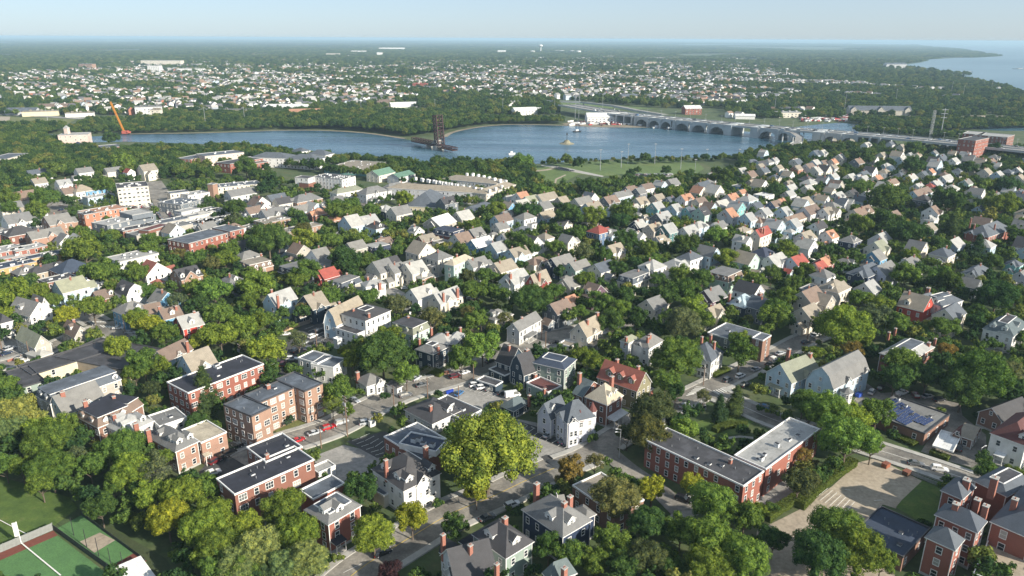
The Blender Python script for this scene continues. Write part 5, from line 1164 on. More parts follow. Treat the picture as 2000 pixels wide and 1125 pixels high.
TREES = '''
A1 60 60 140 l|A1 30 320 90 g|A1 330 150 160 g|A1 360 340 150 g|A1 290 450 100 g|A1 150 330 80 g|A1 330 60 90 y|A1 560 270 110 s|A1 640 330 110 g|A1 860 190 150 g|A1 930 370 150 y|A1 1100 350 130 s|A1 1180 270 90 g|A1 1090 540 130 y|A1 1300 520 150 y|A1 1470 500 110 g|A1 1200 690 150 y|A1 1480 780 170 y|A1 1600 900 150 g|A1 1730 780 130 y|A1 1700 1050 150 l|A1 480 460 50 g|A1 1560 1080 130 g|A1 720 620 110 d|A1 820 480 90 g|A1 950 700 60 d
A2 40 700 150 y|A2 290 760 120 y|A2 60 950 150 g|A2 570 620 150 g|A2 650 790 150 y|A2 380 940 170 l|A2 740 1010 150 l|A2 560 1070 140 l|A2 250 1080 130 g|A2 1125 505 112 d|A2 1215 640 55 d|A2 1215 820 145 y|A2 1490 700 125 y|A2 1680 600 42 g|A2 20 440 70 g|A2 1330 1090 90 p|A2 960 990 50 g|A2 870 440 60 s|A2 900 1000 45 g
A3 560 245 315 Y|A3 330 765 105 d|A3 1160 340 100 o|A3 1335 300 80 o|A3 1430 300 38 o|A3 1010 500 48 d|A3 1480 550 165 s|A3 1750 500 90 y|A3 1720 740 125 d|A3 1000 910 110 g|A3 1170 970 120 g|A3 1450 860 125 g|A3 1345 1020 115 g|A3 1310 130 50 d|A3 712 640 32 c|A3 1570 100 80 b|A3 1120 440 70 o|A3 480 500 110 y|A3 1530 1050 130 d|A3 200 600 45 g
A4 270 490 95 y|A4 240 745 140 d|A4 555 450 85 y|A4 700 590 165 G|A4 940 690 130 g|A4 480 790 130 g|A4 700 850 190 G|A4 930 980 180 G|A4 1150 850 110 d|A4 690 1060 170 g|A4 230 980 150 b|A4 1330 440 125 b|A4 1310 200 70 o|A4 500 80 105 G|A4 265 100 140 b|A4 1060 110 65 s|A4 690 150 48 o|A4 40 960 110 g|A4 1400 320 70 o|A4 930 80 55 d|A4 1050 650 70 y|A4 420 1080 110 d
A5 350 130 195 G|A5 530 180 100 G|A5 280 790 200 g|A5 140 960 190 d|A5 450 930 190 g|A5 600 1010 110 g|A5 60 430 110 b|A5 1370 380 90 g|A5 1560 390 80 g|A5 1330 280 65 d|A5 30 250 80 o|A5 1470 430 80 g|A5 680 110 50 g
B1 40 680 110 g|B1 1030 345 120 y|B1 500 200 80 s|B1 590 75 110 y|B1 140 120 70 g|B1 830 222 42 g|B1 580 350 60 g|B1 1180 90 90 y|B1 1310 150 130 y|B1 1450 225 120 g|B1 1260 480 160 g|B1 1180 570 110 g|B1 1400 520 105 g|B1 1330 710 95 b|B1 1280 850 60 b|B1 1790 680 185 c|B1 1800 890 150 c|B1 1850 200 80 y|B1 1760 290 95 y|B1 120 950 200 l|B1 350 980 90 l|B1 590 1040 120 g|B1 360 1080 140 y|B1 1730 1010 100 d|B1 130 720 60 g|B1 30 230 60 s
B2 130 230 160 y|B2 330 170 130 y|B2 440 150 110 g|B2 540 370 155 y|B2 640 165 80 g|B2 690 70 60 s|B2 820 280 115 s|B2 850 30 80 g|B2 1290 440 120 y|B2 1560 380 220 d|B2 1640 270 140 g|B2 1770 580 115 G|B2 1800 300 50 Y|B2 1170 740 150 g|B2 1010 580 70 G|B2 1240 900 90 g|B2 1375 745 45 o|B2 745 1000 50 d|B2 1580 780 55 s|B2 1120 850 90 g|B2 540 110 90 g
B3 450 460 130 g|B3 640 340 150 G|B3 560 130 110 g|B3 200 100 115 s|B3 480 40 80 o|B3 830 100 85 s|B3 700 200 50 d|B3 1380 120 62 g|B3 1510 430 100 g|B3 1640 480 115 g|B3 1580 600 90 d|B3 20 570 55 G|B3 1590 1080 50 d|B3 480 945 50 G|B3 1720 340 35 g|B3 960 700 45 d
B4 640 440 200 g|B4 540 640 120 g|B4 630 750 85 d|B4 1195 390 145 g|B4 1200 270 100 y|B4 700 140 165 s|B4 860 100 120 g|B4 290 110 120 d|B4 60 130 130 d|B4 1055 130 60 o|B4 1490 100 130 g|B4 1880 180 70 g|B4 870 780 85 s|B4 1020 850 95 c|B4 1165 790 115 c|B4 1350 720 80 o|B4 1365 890 45 c|B4 1480 910 60 c|B4 1600 960 80 G|B4 1750 830 115 g|B4 1810 920 110 g|B4 1660 690 60 d|B4 740 1070 100 G|B4 430 900 190 b|B4 620 1010 90 d|B4 270 480 80 g|B4 1390 620 60 d|B4 350 1040 140 b
B5 430 160 215 y|B5 335 340 65 Y|B5 480 370 105 o|B5 160 130 68 g|B5 700 90 150 s|B5 860 150 120 g|B5 1290 165 130 g|B5 1560 130 100 d|B5 1300 370 90 o|B5 1190 450 55 o|B5 890 480 160 g|B5 850 610 150 d|B5 1130 600 150 d|B5 1610 590 255 g|B5 1450 700 190 d|B5 1830 560 125 s|B5 1700 300 60 g|B5 1380 320 55 g|B5 690 920 150 g|B5 450 960 160 G|B5 240 900 190 G|B5 110 810 130 G|B5 150 400 85 g|B5 1940 260 75 d|B5 1510 860 70 d|B5 1960 440 60 g
C1 90 30 90 g|C1 350 50 110 g|C1 380 180 65 G|C1 770 270 100 g|C1 1090 300 100 g|C1 820 420 180 g|C1 960 640 175 g|C1 700 480 90 d|C1 500 545 85 y|C1 1050 360 80 g|C1 1470 350 95 g|C1 1450 440 90 g|C1 1330 660 120 g|C1 1420 840 90 g|C1 1740 480 90 o|C1 1700 550 85 o|C1 1900 520 110 g|C1 130 880 165 y|C1 380 830 120 g|C1 500 930 90 g|C1 900 980 150 g|C1 740 950 80 o|C1 1110 830 90 g|C1 1160 940 75 g|C1 640 1070 100 y|C1 1730 930 115 s|C1 1900 830 115 g|C1 1340 1080 90 G|C1 60 1060 110 y|C1 1960 940 90 d
C2 620 330 190 d|C2 980 340 130 Y|C2 1220 340 120 Y|C2 1510 330 105 Y|C2 960 230 100 b|C2 1380 530 160 d|C2 1570 560 120 d|C2 870 80 85 y|C2 960 130 75 y|C2 300 160 90 g|C2 240 440 105 g|C2 200 520 120 g|C2 80 570 100 s|C2 1000 650 145 g|C2 900 730 110 g|C2 90 820 170 G|C2 500 790 180 G|C2 430 950 110 g|C2 700 800 75 g|C2 980 860 70 g|C2 1240 900 120 g|C2 1580 900 120 g|C2 950 1010 90 o|C2 770 1060 68 s|C2 1780 280 68 G|C2 1920 290 60 G|C2 1890 450 90 g|C2 1700 490 60 d|C2 1870 970 120 s|C2 1330 50 140 g|C2 1460 70 90 g|C2 1620 60 90 g|C2 1180 150 60 G|C2 700 560 70 g|C2 120 1060 130 g
C3 620 210 90 g|C3 780 130 85 g|C3 1150 50 130 d|C3 1060 380 140 d|C3 1180 430 90 d|C3 1430 230 80 s|C3 1430 400 95 g|C3 1640 290 100 g|C3 1690 450 130 s|C3 1900 490 95 g|C3 1560 100 140 d|C3 1800 110 120 g|C3 60 130 80 G|C3 490 450 105 d|C3 270 420 60 y|C3 560 720 100 b|C3 750 690 115 g|C3 640 820 150 g|C3 860 880 105 g|C3 1190 920 195 d|C3 1420 840 115 g|C3 1450 650 85 g|C3 1720 720 120 g|C3 1090 580 68 g|C3 1260 620 55 d|C3 1630 870 75 g|C3 1860 950 130 g|C3 200 1070 115 s|C3 570 1060 110 o|C3 910 1070 90 s|C3 1660 1040 90 g|C3 1550 1100 75 G|C3 330 800 65 g|C3 700 1100 90 g
C4 60 150 120 d|C4 100 340 120 d|C4 330 440 110 g|C4 380 550 90 g|C4 600 180 75 b|C4 735 130 40 y|C4 950 100 58 d|C4 1000 290 110 G|C4 1160 270 75 g|C4 1100 350 75 g|C4 700 390 130 d|C4 800 480 80 g|C4 590 450 60 G|C4 1100 520 110 y|C4 1680 440 100 g|C4 1860 650 105 g|C4 1540 660 90 d|C4 1380 720 110 g|C4 1250 770 85 g|C4 860 720 110 g|C4 660 680 115 g|C4 690 840 150 g|C4 770 1000 145 G|C4 500 1080 80 g|C4 200 560 90 d|C4 1040 960 75 g|C4 1560 1020 130 g|C4 1690 900 125 g|C4 1740 770 90 d|C4 270 850 80 g|C4 1300 640 60 d|C4 60 1020 110 G|C4 430 730 90 d|C4 520 900 120 d|C4 30 620 90 d|C4 100 880 100 d
C5 200 70 55 y|C5 400 190 115 g|C5 640 150 150 d|C5 900 260 175 d|C5 720 270 110 d|C5 1290 220 150 c|C5 1350 100 75 g|C5 1550 410 130 c|C5 1640 90 85 g|C5 900 490 90 y|C5 1100 560 85 y|C5 840 680 145 g|C5 380 520 80 s|C5 400 420 58 p|C5 120 550 75 G|C5 140 650 75 s|C5 400 910 130 g|C5 590 960 130 g|C5 720 850 90 g|C5 1170 700 110 G|C5 1290 760 130 d|C5 1480 560 55 Y|C5 1740 870 190 d|C5 1550 1050 100 d|C5 1700 560 100 d|C5 1920 300 100 g|C5 1940 900 120 d|C5 60 440 80 g|C5 250 1090 130 y|C5 1400 870 90 d|C5 1820 480 90 d|C5 1150 380 110 d|C5 1000 620 90 g
D4 600 780 105 g|D4 100 970 130 d|D4 230 560 40 g|D4 510 560 58 g|D4 160 590 50 g|D4 1040 620 110 d|D4 1250 500 70 d|D4 1570 760 100 d|D4 880 430 42 g|D4 1060 420 38 g|D4 300 430 55 o|D4 180 440 30 g
D3 1530 450 60 g|D3 1640 490 60 g|D3 1100 470 100 G|D3 400 640 65 G|D3 1380 470 50 d|D3 580 850 60 c|D3 560 840 50 p|D3 470 860 80 d|D3 1300 760 100 G|D3 1750 710 100 d|D3 850 950 100 g|D3 60 1050 70 G
D1 1000 700 110 g|D1 430 820 130 g|D1 60 840 120 g|D1 650 850 80 g|D1 1200 470 110 G|D1 540 540 90 G|D1 1090 240 80 g|D1 1960 690 80 b|D1 380 1000 90 G|D1 1510 950 45 G
D2 300 930 100 d|D2 290 1060 95 s|D2 1280 920 110 g|D2 1430 890 110 g|D2 1650 930 80 b|D2 1950 830 100 G|D2 560 740 80 y|D2 820 790 90 d|D2 650 680 90 g|D2 400 520 110 g
D5 420 420 110 d|D5 930 350 90 d|D5 910 510 110 d|D5 1470 540 85 d|D5 1700 350 80 d|D5 640 850 180 d|D5 1270 850 160 d|D5 420 730 100 g|D5 1590 710 90 g|D5 1790 880 150 g|D5 1080 660 60 g|D5 1840 700 110 d'''
TL = []
for e in TREES.replace('\n', '|').split('|'):
    if not e.strip(): continue
    c, x, y, r_, t = e.split(); x, y, r_ = float(x), float(y), float(r_); px, py = pxof(c, x, y); rp_ = r_ / CR[c][2]
    z = 7.0; 
    for _ in range(2):
        p = G(px, py, z); rad = rp_ / ppm(p); H_ = min(24, max(3.0, rad * 1.75 + (3.2 if rad > 3 else .8))); z = H_ - rad * .88
    TL.append((p, rad, H_, t, rp_, px, py))
TL.sort(key=lambda q: -q[4])
def inpoly(x, y, P):
    c = False; j = len(P) - 1
    for i in range(len(P)):
        if (P[i][1] > y) != (P[j][1] > y) and x < (P[j][0] - P[i][0]) * (y - P[i][1]) / (P[j][1] - P[i][1]) + P[i][0]: c = not c
        j = i
    return c
INDTREES = []
rt = random.Random(5)
def near_trunk_ok(x, y):
    for Mi, a, b in FOOT:
        q = Mi @ Vector((x, y, 0))
        if -.5 < q.x < a + .5 and -.5 < q.y < b + .5: return False
    return True
def place_tree(p, rad, H_, t, rp_, px, py):
    kind = 'cone' if t == 'c' else ('sparse' if t in 'so' and rt.random() < .6 else rt.choice(('round', 'round', 'round', 'tall', 'wide')))
    if rp_ > 36 and kind in ('round', 'tall', 'wide'): kind = 'big'
    cm = rt.choice(CROWNS[kind]); name = 'conifer' if t == 'c' else 'tree'
    root = ob(name, None, None, Matrix.Translation((p.x, p.y, 0)) @ Matrix.Rotation(rt.uniform(0, 6.28), 4, 'Z'))
    vz = rad * (.72 if kind == 'cone' else .95)
    zc = H_ - rad * .88 if kind != 'cone' else H_ * .5
    if kind == 'cone': vz = H_ * .33
    co = ob('crown', cm, root, Matrix.Translation((0, 0, zc)) @ Matrix.Diagonal((rad * rt.uniform(.95, 1.08), rad * rt.uniform(.92, 1.05), vz, 1)))
    cc = TONE[t]; k = rt.uniform(.88, 1.12); co.color = (cc[0] * k, cc[1] * k, cc[2] * k, 1)
    ob('trunk', rt.choice(TRUNKS), root, Matrix.Diagonal((max(2.5, rad) * 1.15, max(2.5, rad) * 1.15, zc * 1.05, 1)))
    INDTREES.append((root, p, rad, t, px, py, rp_, kind)); return root
for q in TL[:300]: place_tree(*q)
STUFF = [(q[0].x, q[0].y, q[2] - q[1] * .88, q[1]) for q in TL[300:]]     # x y zc radius
# ---- fill between the listed trees
OCC = {}
def occ_add(x, y, r_):
    OCC.setdefault((int(x // 30), int(y // 30)), []).append((x, y, r_))
def occ_hit(x, y, r_, f=.62):
    cx_, cy_ = int(x // 30), int(y // 30)
    for i in (-1, 0, 1):
        for j in (-1, 0, 1):
            for a, b, c in OCC.get((cx_ + i, cy_ + j), ()):
                if (a - x) ** 2 + (b - y) ** 2 < ((c + r_) * f) ** 2: return True
    return False
for q in TL: occ_add(q[0].x, q[0].y, q[1])
NR = [(np.array(W), hw) for W, hw in ROADS]
def onroad(x, y, r_):
    for W, hw in NR:
        if x < W[:, 0].min() - 12 or x > W[:, 0].max() + 12 or y < W[:, 1].min() - 12 or y > W[:, 1].max() + 12: continue
        a, b = W[:-1], W[1:]; d_ = b - a; t = np.clip(((x - a[:, 0]) * d_[:, 0] + (y - a[:, 1]) * d_[:, 1]) / (d_ ** 2).sum(1), 0, 1)
        if np.hypot(a[:, 0] + d_[:, 0] * t - x, a[:, 1] + d_[:, 1] * t - y).min() < hw + r_ * .25: return True
    return False
# more houses half hidden between the crowns
rh_ = random.Random(21); nx = 0
NP = [(G(*p).x, G(*p).y) for p in ((-40, 610), (-40, 470), (420, 450), (700, 420), (1180, 400), (1500, 330), (2040, 320), (2040, 620), (1500, 600), (900, 560))]
for _ in range(9000):
    if nx >= 95: break
    x, y = rh_.uniform(-420, 560), rh_.uniform(255, 800)
    if not inpoly(x, y, NP): continue
    a, b, h = rh_.uniform(9, 13), rh_.uniform(8, 11), rh_.uniform(6, 8.5); px, py = proj((x, y, h)); th = ang_at(px)
    if occ_hit(x, y, 5, .8) or onroad(x, y, 14) or any(inpoly(x, y, L_) for L_ in LOTS): continue
    bad = False
    for Mi, A, B in FOOT:
        q = Mi @ Vector((x, y, 0))
        if -7.5 < q.x < A + 7.5 and -7.5 < q.y < B + 7.5: bad = True; break
    if bad: continue
    midhouse('P', px, py, a, b, h, rh_.choice(('gx', 'gx', 'gy', 'hip', 'gx')), rh_.choice(('white', 'white', 'cream', 'ltgrey', 'ltblue', 'greige', 'slate')), rh_.choice(('grey', 'ltgrey', 'slate', 'tan', 'dkgrey', 'brown', 'grey'))); nx += 1
print('extra houses', nx)
FT = [(Mi, a, b) for Mi, a, b in FOOT]
FG = {}
for Mi, a, b in FT:
    c = Mi.inverted() @ Vector((a/2, b/2, 0)); rr = math.hypot(a, b) / 2
    for i in range(int((c.x - rr - 8) // 30), int((c.x + rr + 8) // 30) + 1):
        for j in range(int((c.y - rr - 8) // 30), int((c.y + rr + 8) // 30) + 1): FG.setdefault((i, j), []).append((Mi, a, b))
def onhouse(x, y, r_, front=0):
    for Mi, a, b in FG.get((int(x // 30), int(y // 30)), ()):
        q = Mi @ Vector((x, y, 0)); m = r_ * .55
        if -m < q.x < a + m and -m < q.y < b + m: return True
        if front:                       # keep the view of the roof open: no tall crowns on the viewer's side
            for s in ((3, 6.5) if y < 330 else (3.5,) if y < 640 else (4, 12, 24)):
                dx, dy = x, y; l = math.hypot(dx, dy); q = Mi @ Vector((x + dx / l * s, y + dy / l * s, 0))
                if -1 < q.x < a + 1 and -1 < q.y < b + 1: return True
    return False
def fill(poly_px, tries, rmin, rmax, front=1, f=.62, lots=True, keep=1.0):
    P = [(G(*p).x, G(*p).y) for p in poly_px]; xs = [p[0] for p in P]; ys = [p[1] for p in P]; n = 0
    for _ in range(tries):
        x, y = rt.uniform(min(xs), max(xs)), rt.uniform(min(ys), max(ys)); r_ = rt.uniform(rmin, rmax)
        if not inpoly(x, y, P) or occ_hit(x, y, r_, f) or onhouse(x, y, r_, front) or onroad(x, y, r_): continue
        if inpoly(x, y, RIV) or inpoly(x, y + 0, SEA): continue
        if lots and any(inpoly(x, y, L_) for L_ in LOTS): continue
        if front:
            l = math.hypot(x, y); bx, by = x + x / l * r_ * 2.2, y + y / l * r_ * 2.2
            if onroad(bx, by, 0) or (lots and any(inpoly(bx, by, L_) for L_ in LOTS)): continue
        if rt.random() > keep: continue
        occ_add(x, y, r_); STUFF.append((x, y, r_ * 1.15 + rt.uniform(.5, 2), r_)); n += 1
    return n
# neighbourhood gardens
fill([(-100, 1200), (-100, 480), (900, 420), (1180, 380), (2100, 430), (2100, 1200)], 30000, 1.6, 4.2)
fill([(-60, 420), (-60, 330), (560, 360), (1000, 400), (1180, 380), (900, 450), (400, 470)], 5000, 1.6, 3.6, 1, .62, True, .6)
fill([(1180, 385), (1450, 350), (1560, 290), (2100, 300), (2100, 450), (1180, 400)], 22000, 1.8, 4.8)
# woods
fill([(-80, 340), (-80, 262), (95, 268), (130, 292), (250, 300), (380, 300), (370, 330), (420, 350), (250, 352), (60, 350)], 12000, 3.2, 5.5, 1, .55)
fill([(-80, 440), (-80, 340), (120, 340), (110, 390), (60, 420)], 3500, 3, 5.5)
fill([(330, 352), (380, 300), (520, 335), (560, 375), (440, 345)], 1500, 3, 5)
fill([(250, 298), (500, 296), (620, 312), (760, 322), (850, 336), (980, 345), (1060, 372), (1080, 410), (1000, 412), (840, 372), (560, 330), (380, 306)], 7000, 3.2, 5.5, 0, .55)
fill([(850, 322), (960, 328), (1060, 326), (1045, 350), (1060, 380), (1250, 360), (1390, 352), (1460, 340), (1490, 320), (1560, 330), (1560, 380), (1400, 385), (1250, 380), (1080, 420), (960, 400), (850, 345)], 8000, 3, 5.5, 1, .55)
fill([(1060, 322), (1440, 311), (1440, 316), (1060, 327)], 500, 1.5, 3, 0, .6, False)
fill([(1440, 312), (1500, 298), (1570, 286), (1620, 290), (1660, 275), (1700, 285), (1680, 320), (1540, 330), (1450, 340)], 3500, 2.5, 4.6)
fill([(1660, 262), (1780, 268), (1900, 280), (1880, 268), (1680, 252)], 1200, 3, 5, 0)
fill([(1870, 320), (1930, 300), (2100, 290), (2100, 380), (1900, 370)], 3500, 3, 5.5)
# far bank
fill([(560, 254), (640, 253), (720, 258), (800, 268), (880, 256), (925, 247), (960, 243), (940, 232), (870, 226), (740, 226), (640, 222), (600, 230), (540, 240)], 9000, 4, 6.5, 0, .5, False)
fill([(130, 262), (250, 262), (400, 258), (540, 253), (640, 225), (520, 222), (380, 224), (240, 236), (170, 238)], 9000, 2, 4.5, 0, .75)
fill([(-80, 262), (100, 264), (130, 252), (60, 248), (-80, 250)], 2500, 3, 5.5, 0)
fill([(960, 243), (1100, 243), (1100, 238), (960, 234)], 1500, 3, 5, 0)
fill([(1655, 248), (1840, 256), (2050, 250), (2050, 238), (1840, 238), (1660, 236)], 5000, 3, 5, 0, .6, False)
# ---------------------------------------------------------------- across the river: town, woods, horizon
def nz(x, y, s, k=0):
    from mathutils import noise as mn
    return mn.noise(Vector((x / s, y / s, k)))
rf = random.Random(11)
far_h = []
# town density given in picture regions: polygon, houses per hectare
TOWN = [([(-60, 222), (-60, 150), (120, 140), (420, 128), (700, 128), (1000, 118), (1180, 104), (1420, 120), (1560, 150), (1570, 175), (1540, 205), (1420, 218), (1240, 200), (1050, 194), (880, 200), (640, 212), (420, 222), (240, 226)], 1.0),
        ([(1560, 150), (1600, 160), (1760, 172), (1960, 178), (1880, 195), (1640, 190), (1560, 195)], .35), ([(1400, 214), (1560, 214), (1600, 226), (1560, 236), (1420, 230)], .5),
        ([(100, 140), (300, 114), (800, 97), (1180, 97), (1500, 110), (1560, 150), (1420, 120), (1180, 104), (1000, 118), (700, 128), (420, 128)], .55), ([(1560, 118), (1760, 128), (1780, 136), (1560, 128)], .3), ([(1860, 96), (1930, 102), (1880, 108), (1830, 104)], .5)]
TP = [([(G(*p).x, G(*p).y) for p in P], k) for P, k in TOWN]
TOWNH = []
for P, k in TP:
    xs = [p[0] for p in P]; ys = [p[1] for p in P]; sp = 15.0
    ang = R(38); ca, sa = math.cos(ang), math.sin(ang)
    y0, y1, x0, x1 = min(ys), min(max(ys), 6800), min(xs), max(xs)
    R_ = max(abs(x0), abs(x1), y1)
    i0, i1 = -int(2 * R_ / sp), int(2 * R_ / sp)
    for i in range(i0, i1):
        if i % 7 == 0: continue
        for j in range(i0, i1):
            u, v = i * sp * 1.35, j * sp
            if j % 15 == 0: continue
            x, y = u * ca - v * sa, u * sa + v * ca
            if y < y0 or y > y1 or x < x0 or x > x1: continue
            if abs(x) > y * .72 + 60: continue
            d_ = nz(x, y, 260, 3) * .9 + nz(x, y, 90, 8) * .5
            if d_ < -.12 + (1 - k) * .6 + max(0, (y - 3000) / 6500): continue
            if rf.random() > .64: continue
            if not inpoly(x, y, P) or inpoly(x, y, RIV) or inpoly(x, y, SEA): continue
            if any(inpoly(x, y, L_) for L_ in LOTS): continue
            TOWNH.append((x + rf.uniform(-3, 3), y + rf.uniform(-3, 3), ang + rf.choice((0, math.pi/2)) + rf.uniform(-.05, .05)))
TOWNH.sort(key=lambda q: q[1])
print('town houses', len(TOWNH))
WH = plain('far_white_siding', (.80, .79, .76), .8, 0, .06); FW = [WH, WH, WH, plain('far_cream_siding', (.62, .56, .45), .8, 0, .06), plain('far_blue_siding', (.40, .47, .52), .8, 0, .06), plain('far_grey_siding', (.42, .42, .41), .8, 0, .06), plain('far_brick', (.34, .14, .09), .9, 0, .1)]
FR = [plain('far_grey_roof', (.22, .22, .21), .9, 0, .1), plain('far_pale_roof', (.36, .35, .33), .9, 0, .1), plain('far_brown_roof', (.22, .15, .11), .9, 0, .1), plain('far_dark_roof', (.09, .09, .10), .9, 0, .1)]
FM = FW + FR
fh = MB()
def fhouse(mb, x, y, th, a, b, h, rh, wi, ri):
    M = Matrix.Translation((x, y, 0)) @ Matrix.Rotation(th, 4, 'Z')
    c = [(-a/2, -b/2), (a/2, -b/2), (a/2, b/2), (-a/2, b/2)]
    V = [M @ Vector((*q, 0)) for q in c] + [M @ Vector((*q, h)) for q in c] + [M @ Vector((-a/2, 0, h + rh)), M @ Vector((a/2, 0, h + rh))]
    o = .5; E_ = [M @ Vector(q) for q in ((-a/2 - o, -b/2 - o, h - .3), (a/2 + o, -b/2 - o, h - .3), (a/2 + o, 0, h + rh + .1), (-a/2 - o, 0, h + rh + .1), (a/2 + o, b/2 + o, h - .3), (-a/2 - o, b/2 + o, h - .3))]
    k = len(mb.v); mb.v += [tuple(q) for q in V + E_]
    for f, m_ in (((0, 1, 5, 4), wi), ((2, 3, 7, 6), wi), ((1, 2, 6, 9, 5), wi), ((3, 0, 4, 8, 7), wi), ((10, 11, 12, 13), ri), ((12, 14, 15, 13), ri)):
        mb.f.append(tuple(k + q for q in f)); mb.m.append(m_)
for x, y, th in TOWNH:
    fhouse(fh, x, y, th, rf.uniform(9, 15), rf.uniform(7.5, 10.5), rf.uniform(5.5, 9.5), rf.uniform(2.4, 4), rf.randrange(7) if rf.random() < .6 else 0, 7 + rf.randrange(4)); occ_add(x, y, 6.2)
tw = fh.obj('distant_town', FM); tw['kind'] = 'stuff'; tw['label'] = 'mass of small pale houses across the river'
# individually visible large buildings over there: px, py(base), width m, depth m, height, wall, roof, label
FB = [((168, 137), 56, 22, 22, 'brickt', 'grey', 'brown brick slab block standing above the distant town'), ((315, 130), 165, 40, 24, 'cream', 'ltgrey', 'very long pale industrial hall at the far left'), ((301, 144), 42, 20, 26, 'white', 'ltgrey', 'white ribbed tower block in front of the long industrial hall'),
      ((372, 143), 90, 20, 15, 'white', 'ltgrey', 'long white warehouse right of the ribbed white tower block'), ((600, 227), 52, 26, 7, 'brickr', 'terracotta', 'low hall with big red-orange roof by the far river bank'), ((292, 222), 40, 22, 13, 'ltgrey', 'grey', 'grey block at the foot of the distant town behind the crane'),
      ((304, 226), 14, 14, 11, 'cream', 'tan', 'small cream block beside the grey block behind the crane'), ((440, 220), 84, 14, 7, 'greige', 'grey', 'long grey shed row along the far shore'), ((40, 222), 45, 22, 6, 'ltgrey', 'slate', 'low slate-roofed depot at the far left shore'), ((80, 224), 50, 20, 7, 'yellow', 'tan', 'low yellow depot beside the slate-roofed depot'),
      ((155, 226), 38, 18, 6, 'white', 'tan', 'low tan-roofed store near the left meadow'), ((110, 213), 60, 18, 7, 'cream', 'brown', 'low brown-roofed store in the town at the left'), ((560, 214), 70, 18, 7, 'white', 'white', 'long white store row behind the red-orange hall'), ((754, 205), 32, 18, 8, 'tan', 'brown', 'tan block above the green slope across the river'), ((790, 207), 50, 14, 6, 'white', 'white', 'white shed row beside the tan block above the green slope'),
      ((775, 226), 78, 14, 7, 'white', 'white', 'row of white pitched sheds behind the river trees'), ((820, 172), 36, 26, 13, 'brickr', 'red', 'bright red brick school in the middle of the distant town'), ((757, 163), 40, 30, 9, 'white', 'white', 'white flat hall in the distant town'), ((1028, 222), 40, 18, 8, 'white', 'white', 'white arched warehouse left of the highway ramps'), ((1005, 205), 22, 14, 7, 'white', 'ltgrey', 'white office behind the arched warehouse'),
      ((1056, 216), 18, 10, 5, 'white', 'white', 'small white shed right of the arched warehouse'), ((1187, 237), 62, 26, 8, 'white', 'white', 'big white boat hall on the boatyard point'), ((1242, 238), 26, 14, 6, 'ltgrey', 'slate', 'grey shed between the boat hall and the bridge'), ((1354, 221), 28, 20, 10, 'brickr', 'white', 'red brick block with white roof behind the bridge'), ((1543, 227), 38, 20, 8, 'cream', 'ltgrey', 'cream flat hall behind the boat storage yard'),
      ((1455, 230), 30, 12, 5, 'white', 'white', 'white tent-like shed beyond the bridge deck'), ((940, 176), 40, 20, 9, 'brick', 'grey', 'brick hall in the right part of the distant town'), ((1230, 196), 34, 18, 11, 'tan', 'slate', 'tan block with slate roof near the highway'), ((1270, 130), 60, 30, 20, 'tan', 'tan', 'tan school block on the distant slope'), ((1750, 136), 90, 28, 22, 'ltgrey', 'slate', 'large grey and brick block beside the bay'),
      ((980, 104), 70, 20, 20, 'white', 'white', 'pale hall near the water tower'), ((765, 98), 260, 60, 24, 'white', 'white', 'very long pale warehouse on the far plain'), ((700, 104), 120, 40, 20, 'white', 'ltgrey', 'pale warehouse left of the longest far warehouse'), ((650, 110), 90, 30, 18, 'cream', 'ltgrey', 'pale sheds on the far left plain'), ((742, 110), 40, 30, 24, 'white', 'white', 'white pitched hall in the far woods')]
for (px, py), a, b, h, wl, rc, lab in FB:
    p = G(px, py + (3 if py > 150 else 0)); th = R(3) if a > 60 else R(rnd.uniform(-14, 30))
    M = Matrix.Translation((p.x, p.y, 0)) @ Matrix.Rotation(th, 4, 'Z') @ Matrix.Translation((-a/2, 0, 0)); root = ob('distant_building', None, None, M); tag(root, lab, 'building')
    W = MB(); W.box(0, a, 0, b, 0, h); W.obj('wall', [wallmat(wl)], root)
    Rf = MB()
    if rc in ('terracotta', 'white', 'brown', 'slate') and b < 30 and a < 100:
        Rf.shell(TX, [(-.6, h - .1), (b/2, h + b * .22), (b + .6, h - .1)], -.6, a + .6, .3, 0, 0); W2 = MB(); [W2.poly([(d_, 0, h), (d_, b/2, h + b * .21), (d_, b, h)]) for d_ in (0, a)]; W2.obj('gable', [wallmat(wl)], root)
    else: Rf.box(-.4, a + .4, -.4, b + .4, h, h + .7); [Rf.box(a * q, a * q + 3, b * .3, b * .3 + 4, h + .7, h + 3) for q in (.2, .5, .8)]
    Rf.obj('roof', [roofmat(rc, True)], root)
    if h > 7 and a < 170:
        nr, nc = max(1, int(h / 3.3)), max(2, int(a / 5.5))
        wmh, _ = wmesh(2.0, 1.6, 'far')
        for i in range(nr):
            for j in range(nc): ob('window', wmh, root, Matrix.Translation((a * (j + .5) / nc, 0, 1.2 + i * 3.3)))
    occ_add(p.x, p.y + b/2, max(a, b) * .6); FOOT.append((M.inverted(), a, b))
# hotel-like long building at the right
r_, _ = building('long_waterfront_hotel', 'long cream building with slate mansard roofs and pointed white gables on the right far shore', 'building', [Q('P', (1716, 214), 100, 18, 10, 'gx', 'greige', 'slate', ang=R(-3), rh=6, rows=3, sp=5, xg=[('R', .5, 10, 2, 8), ('R', .06, 10, 2, 8), ('R', .94, 10, 2, 8)], o=1)], 'long cream waterfront building', None, near=False)
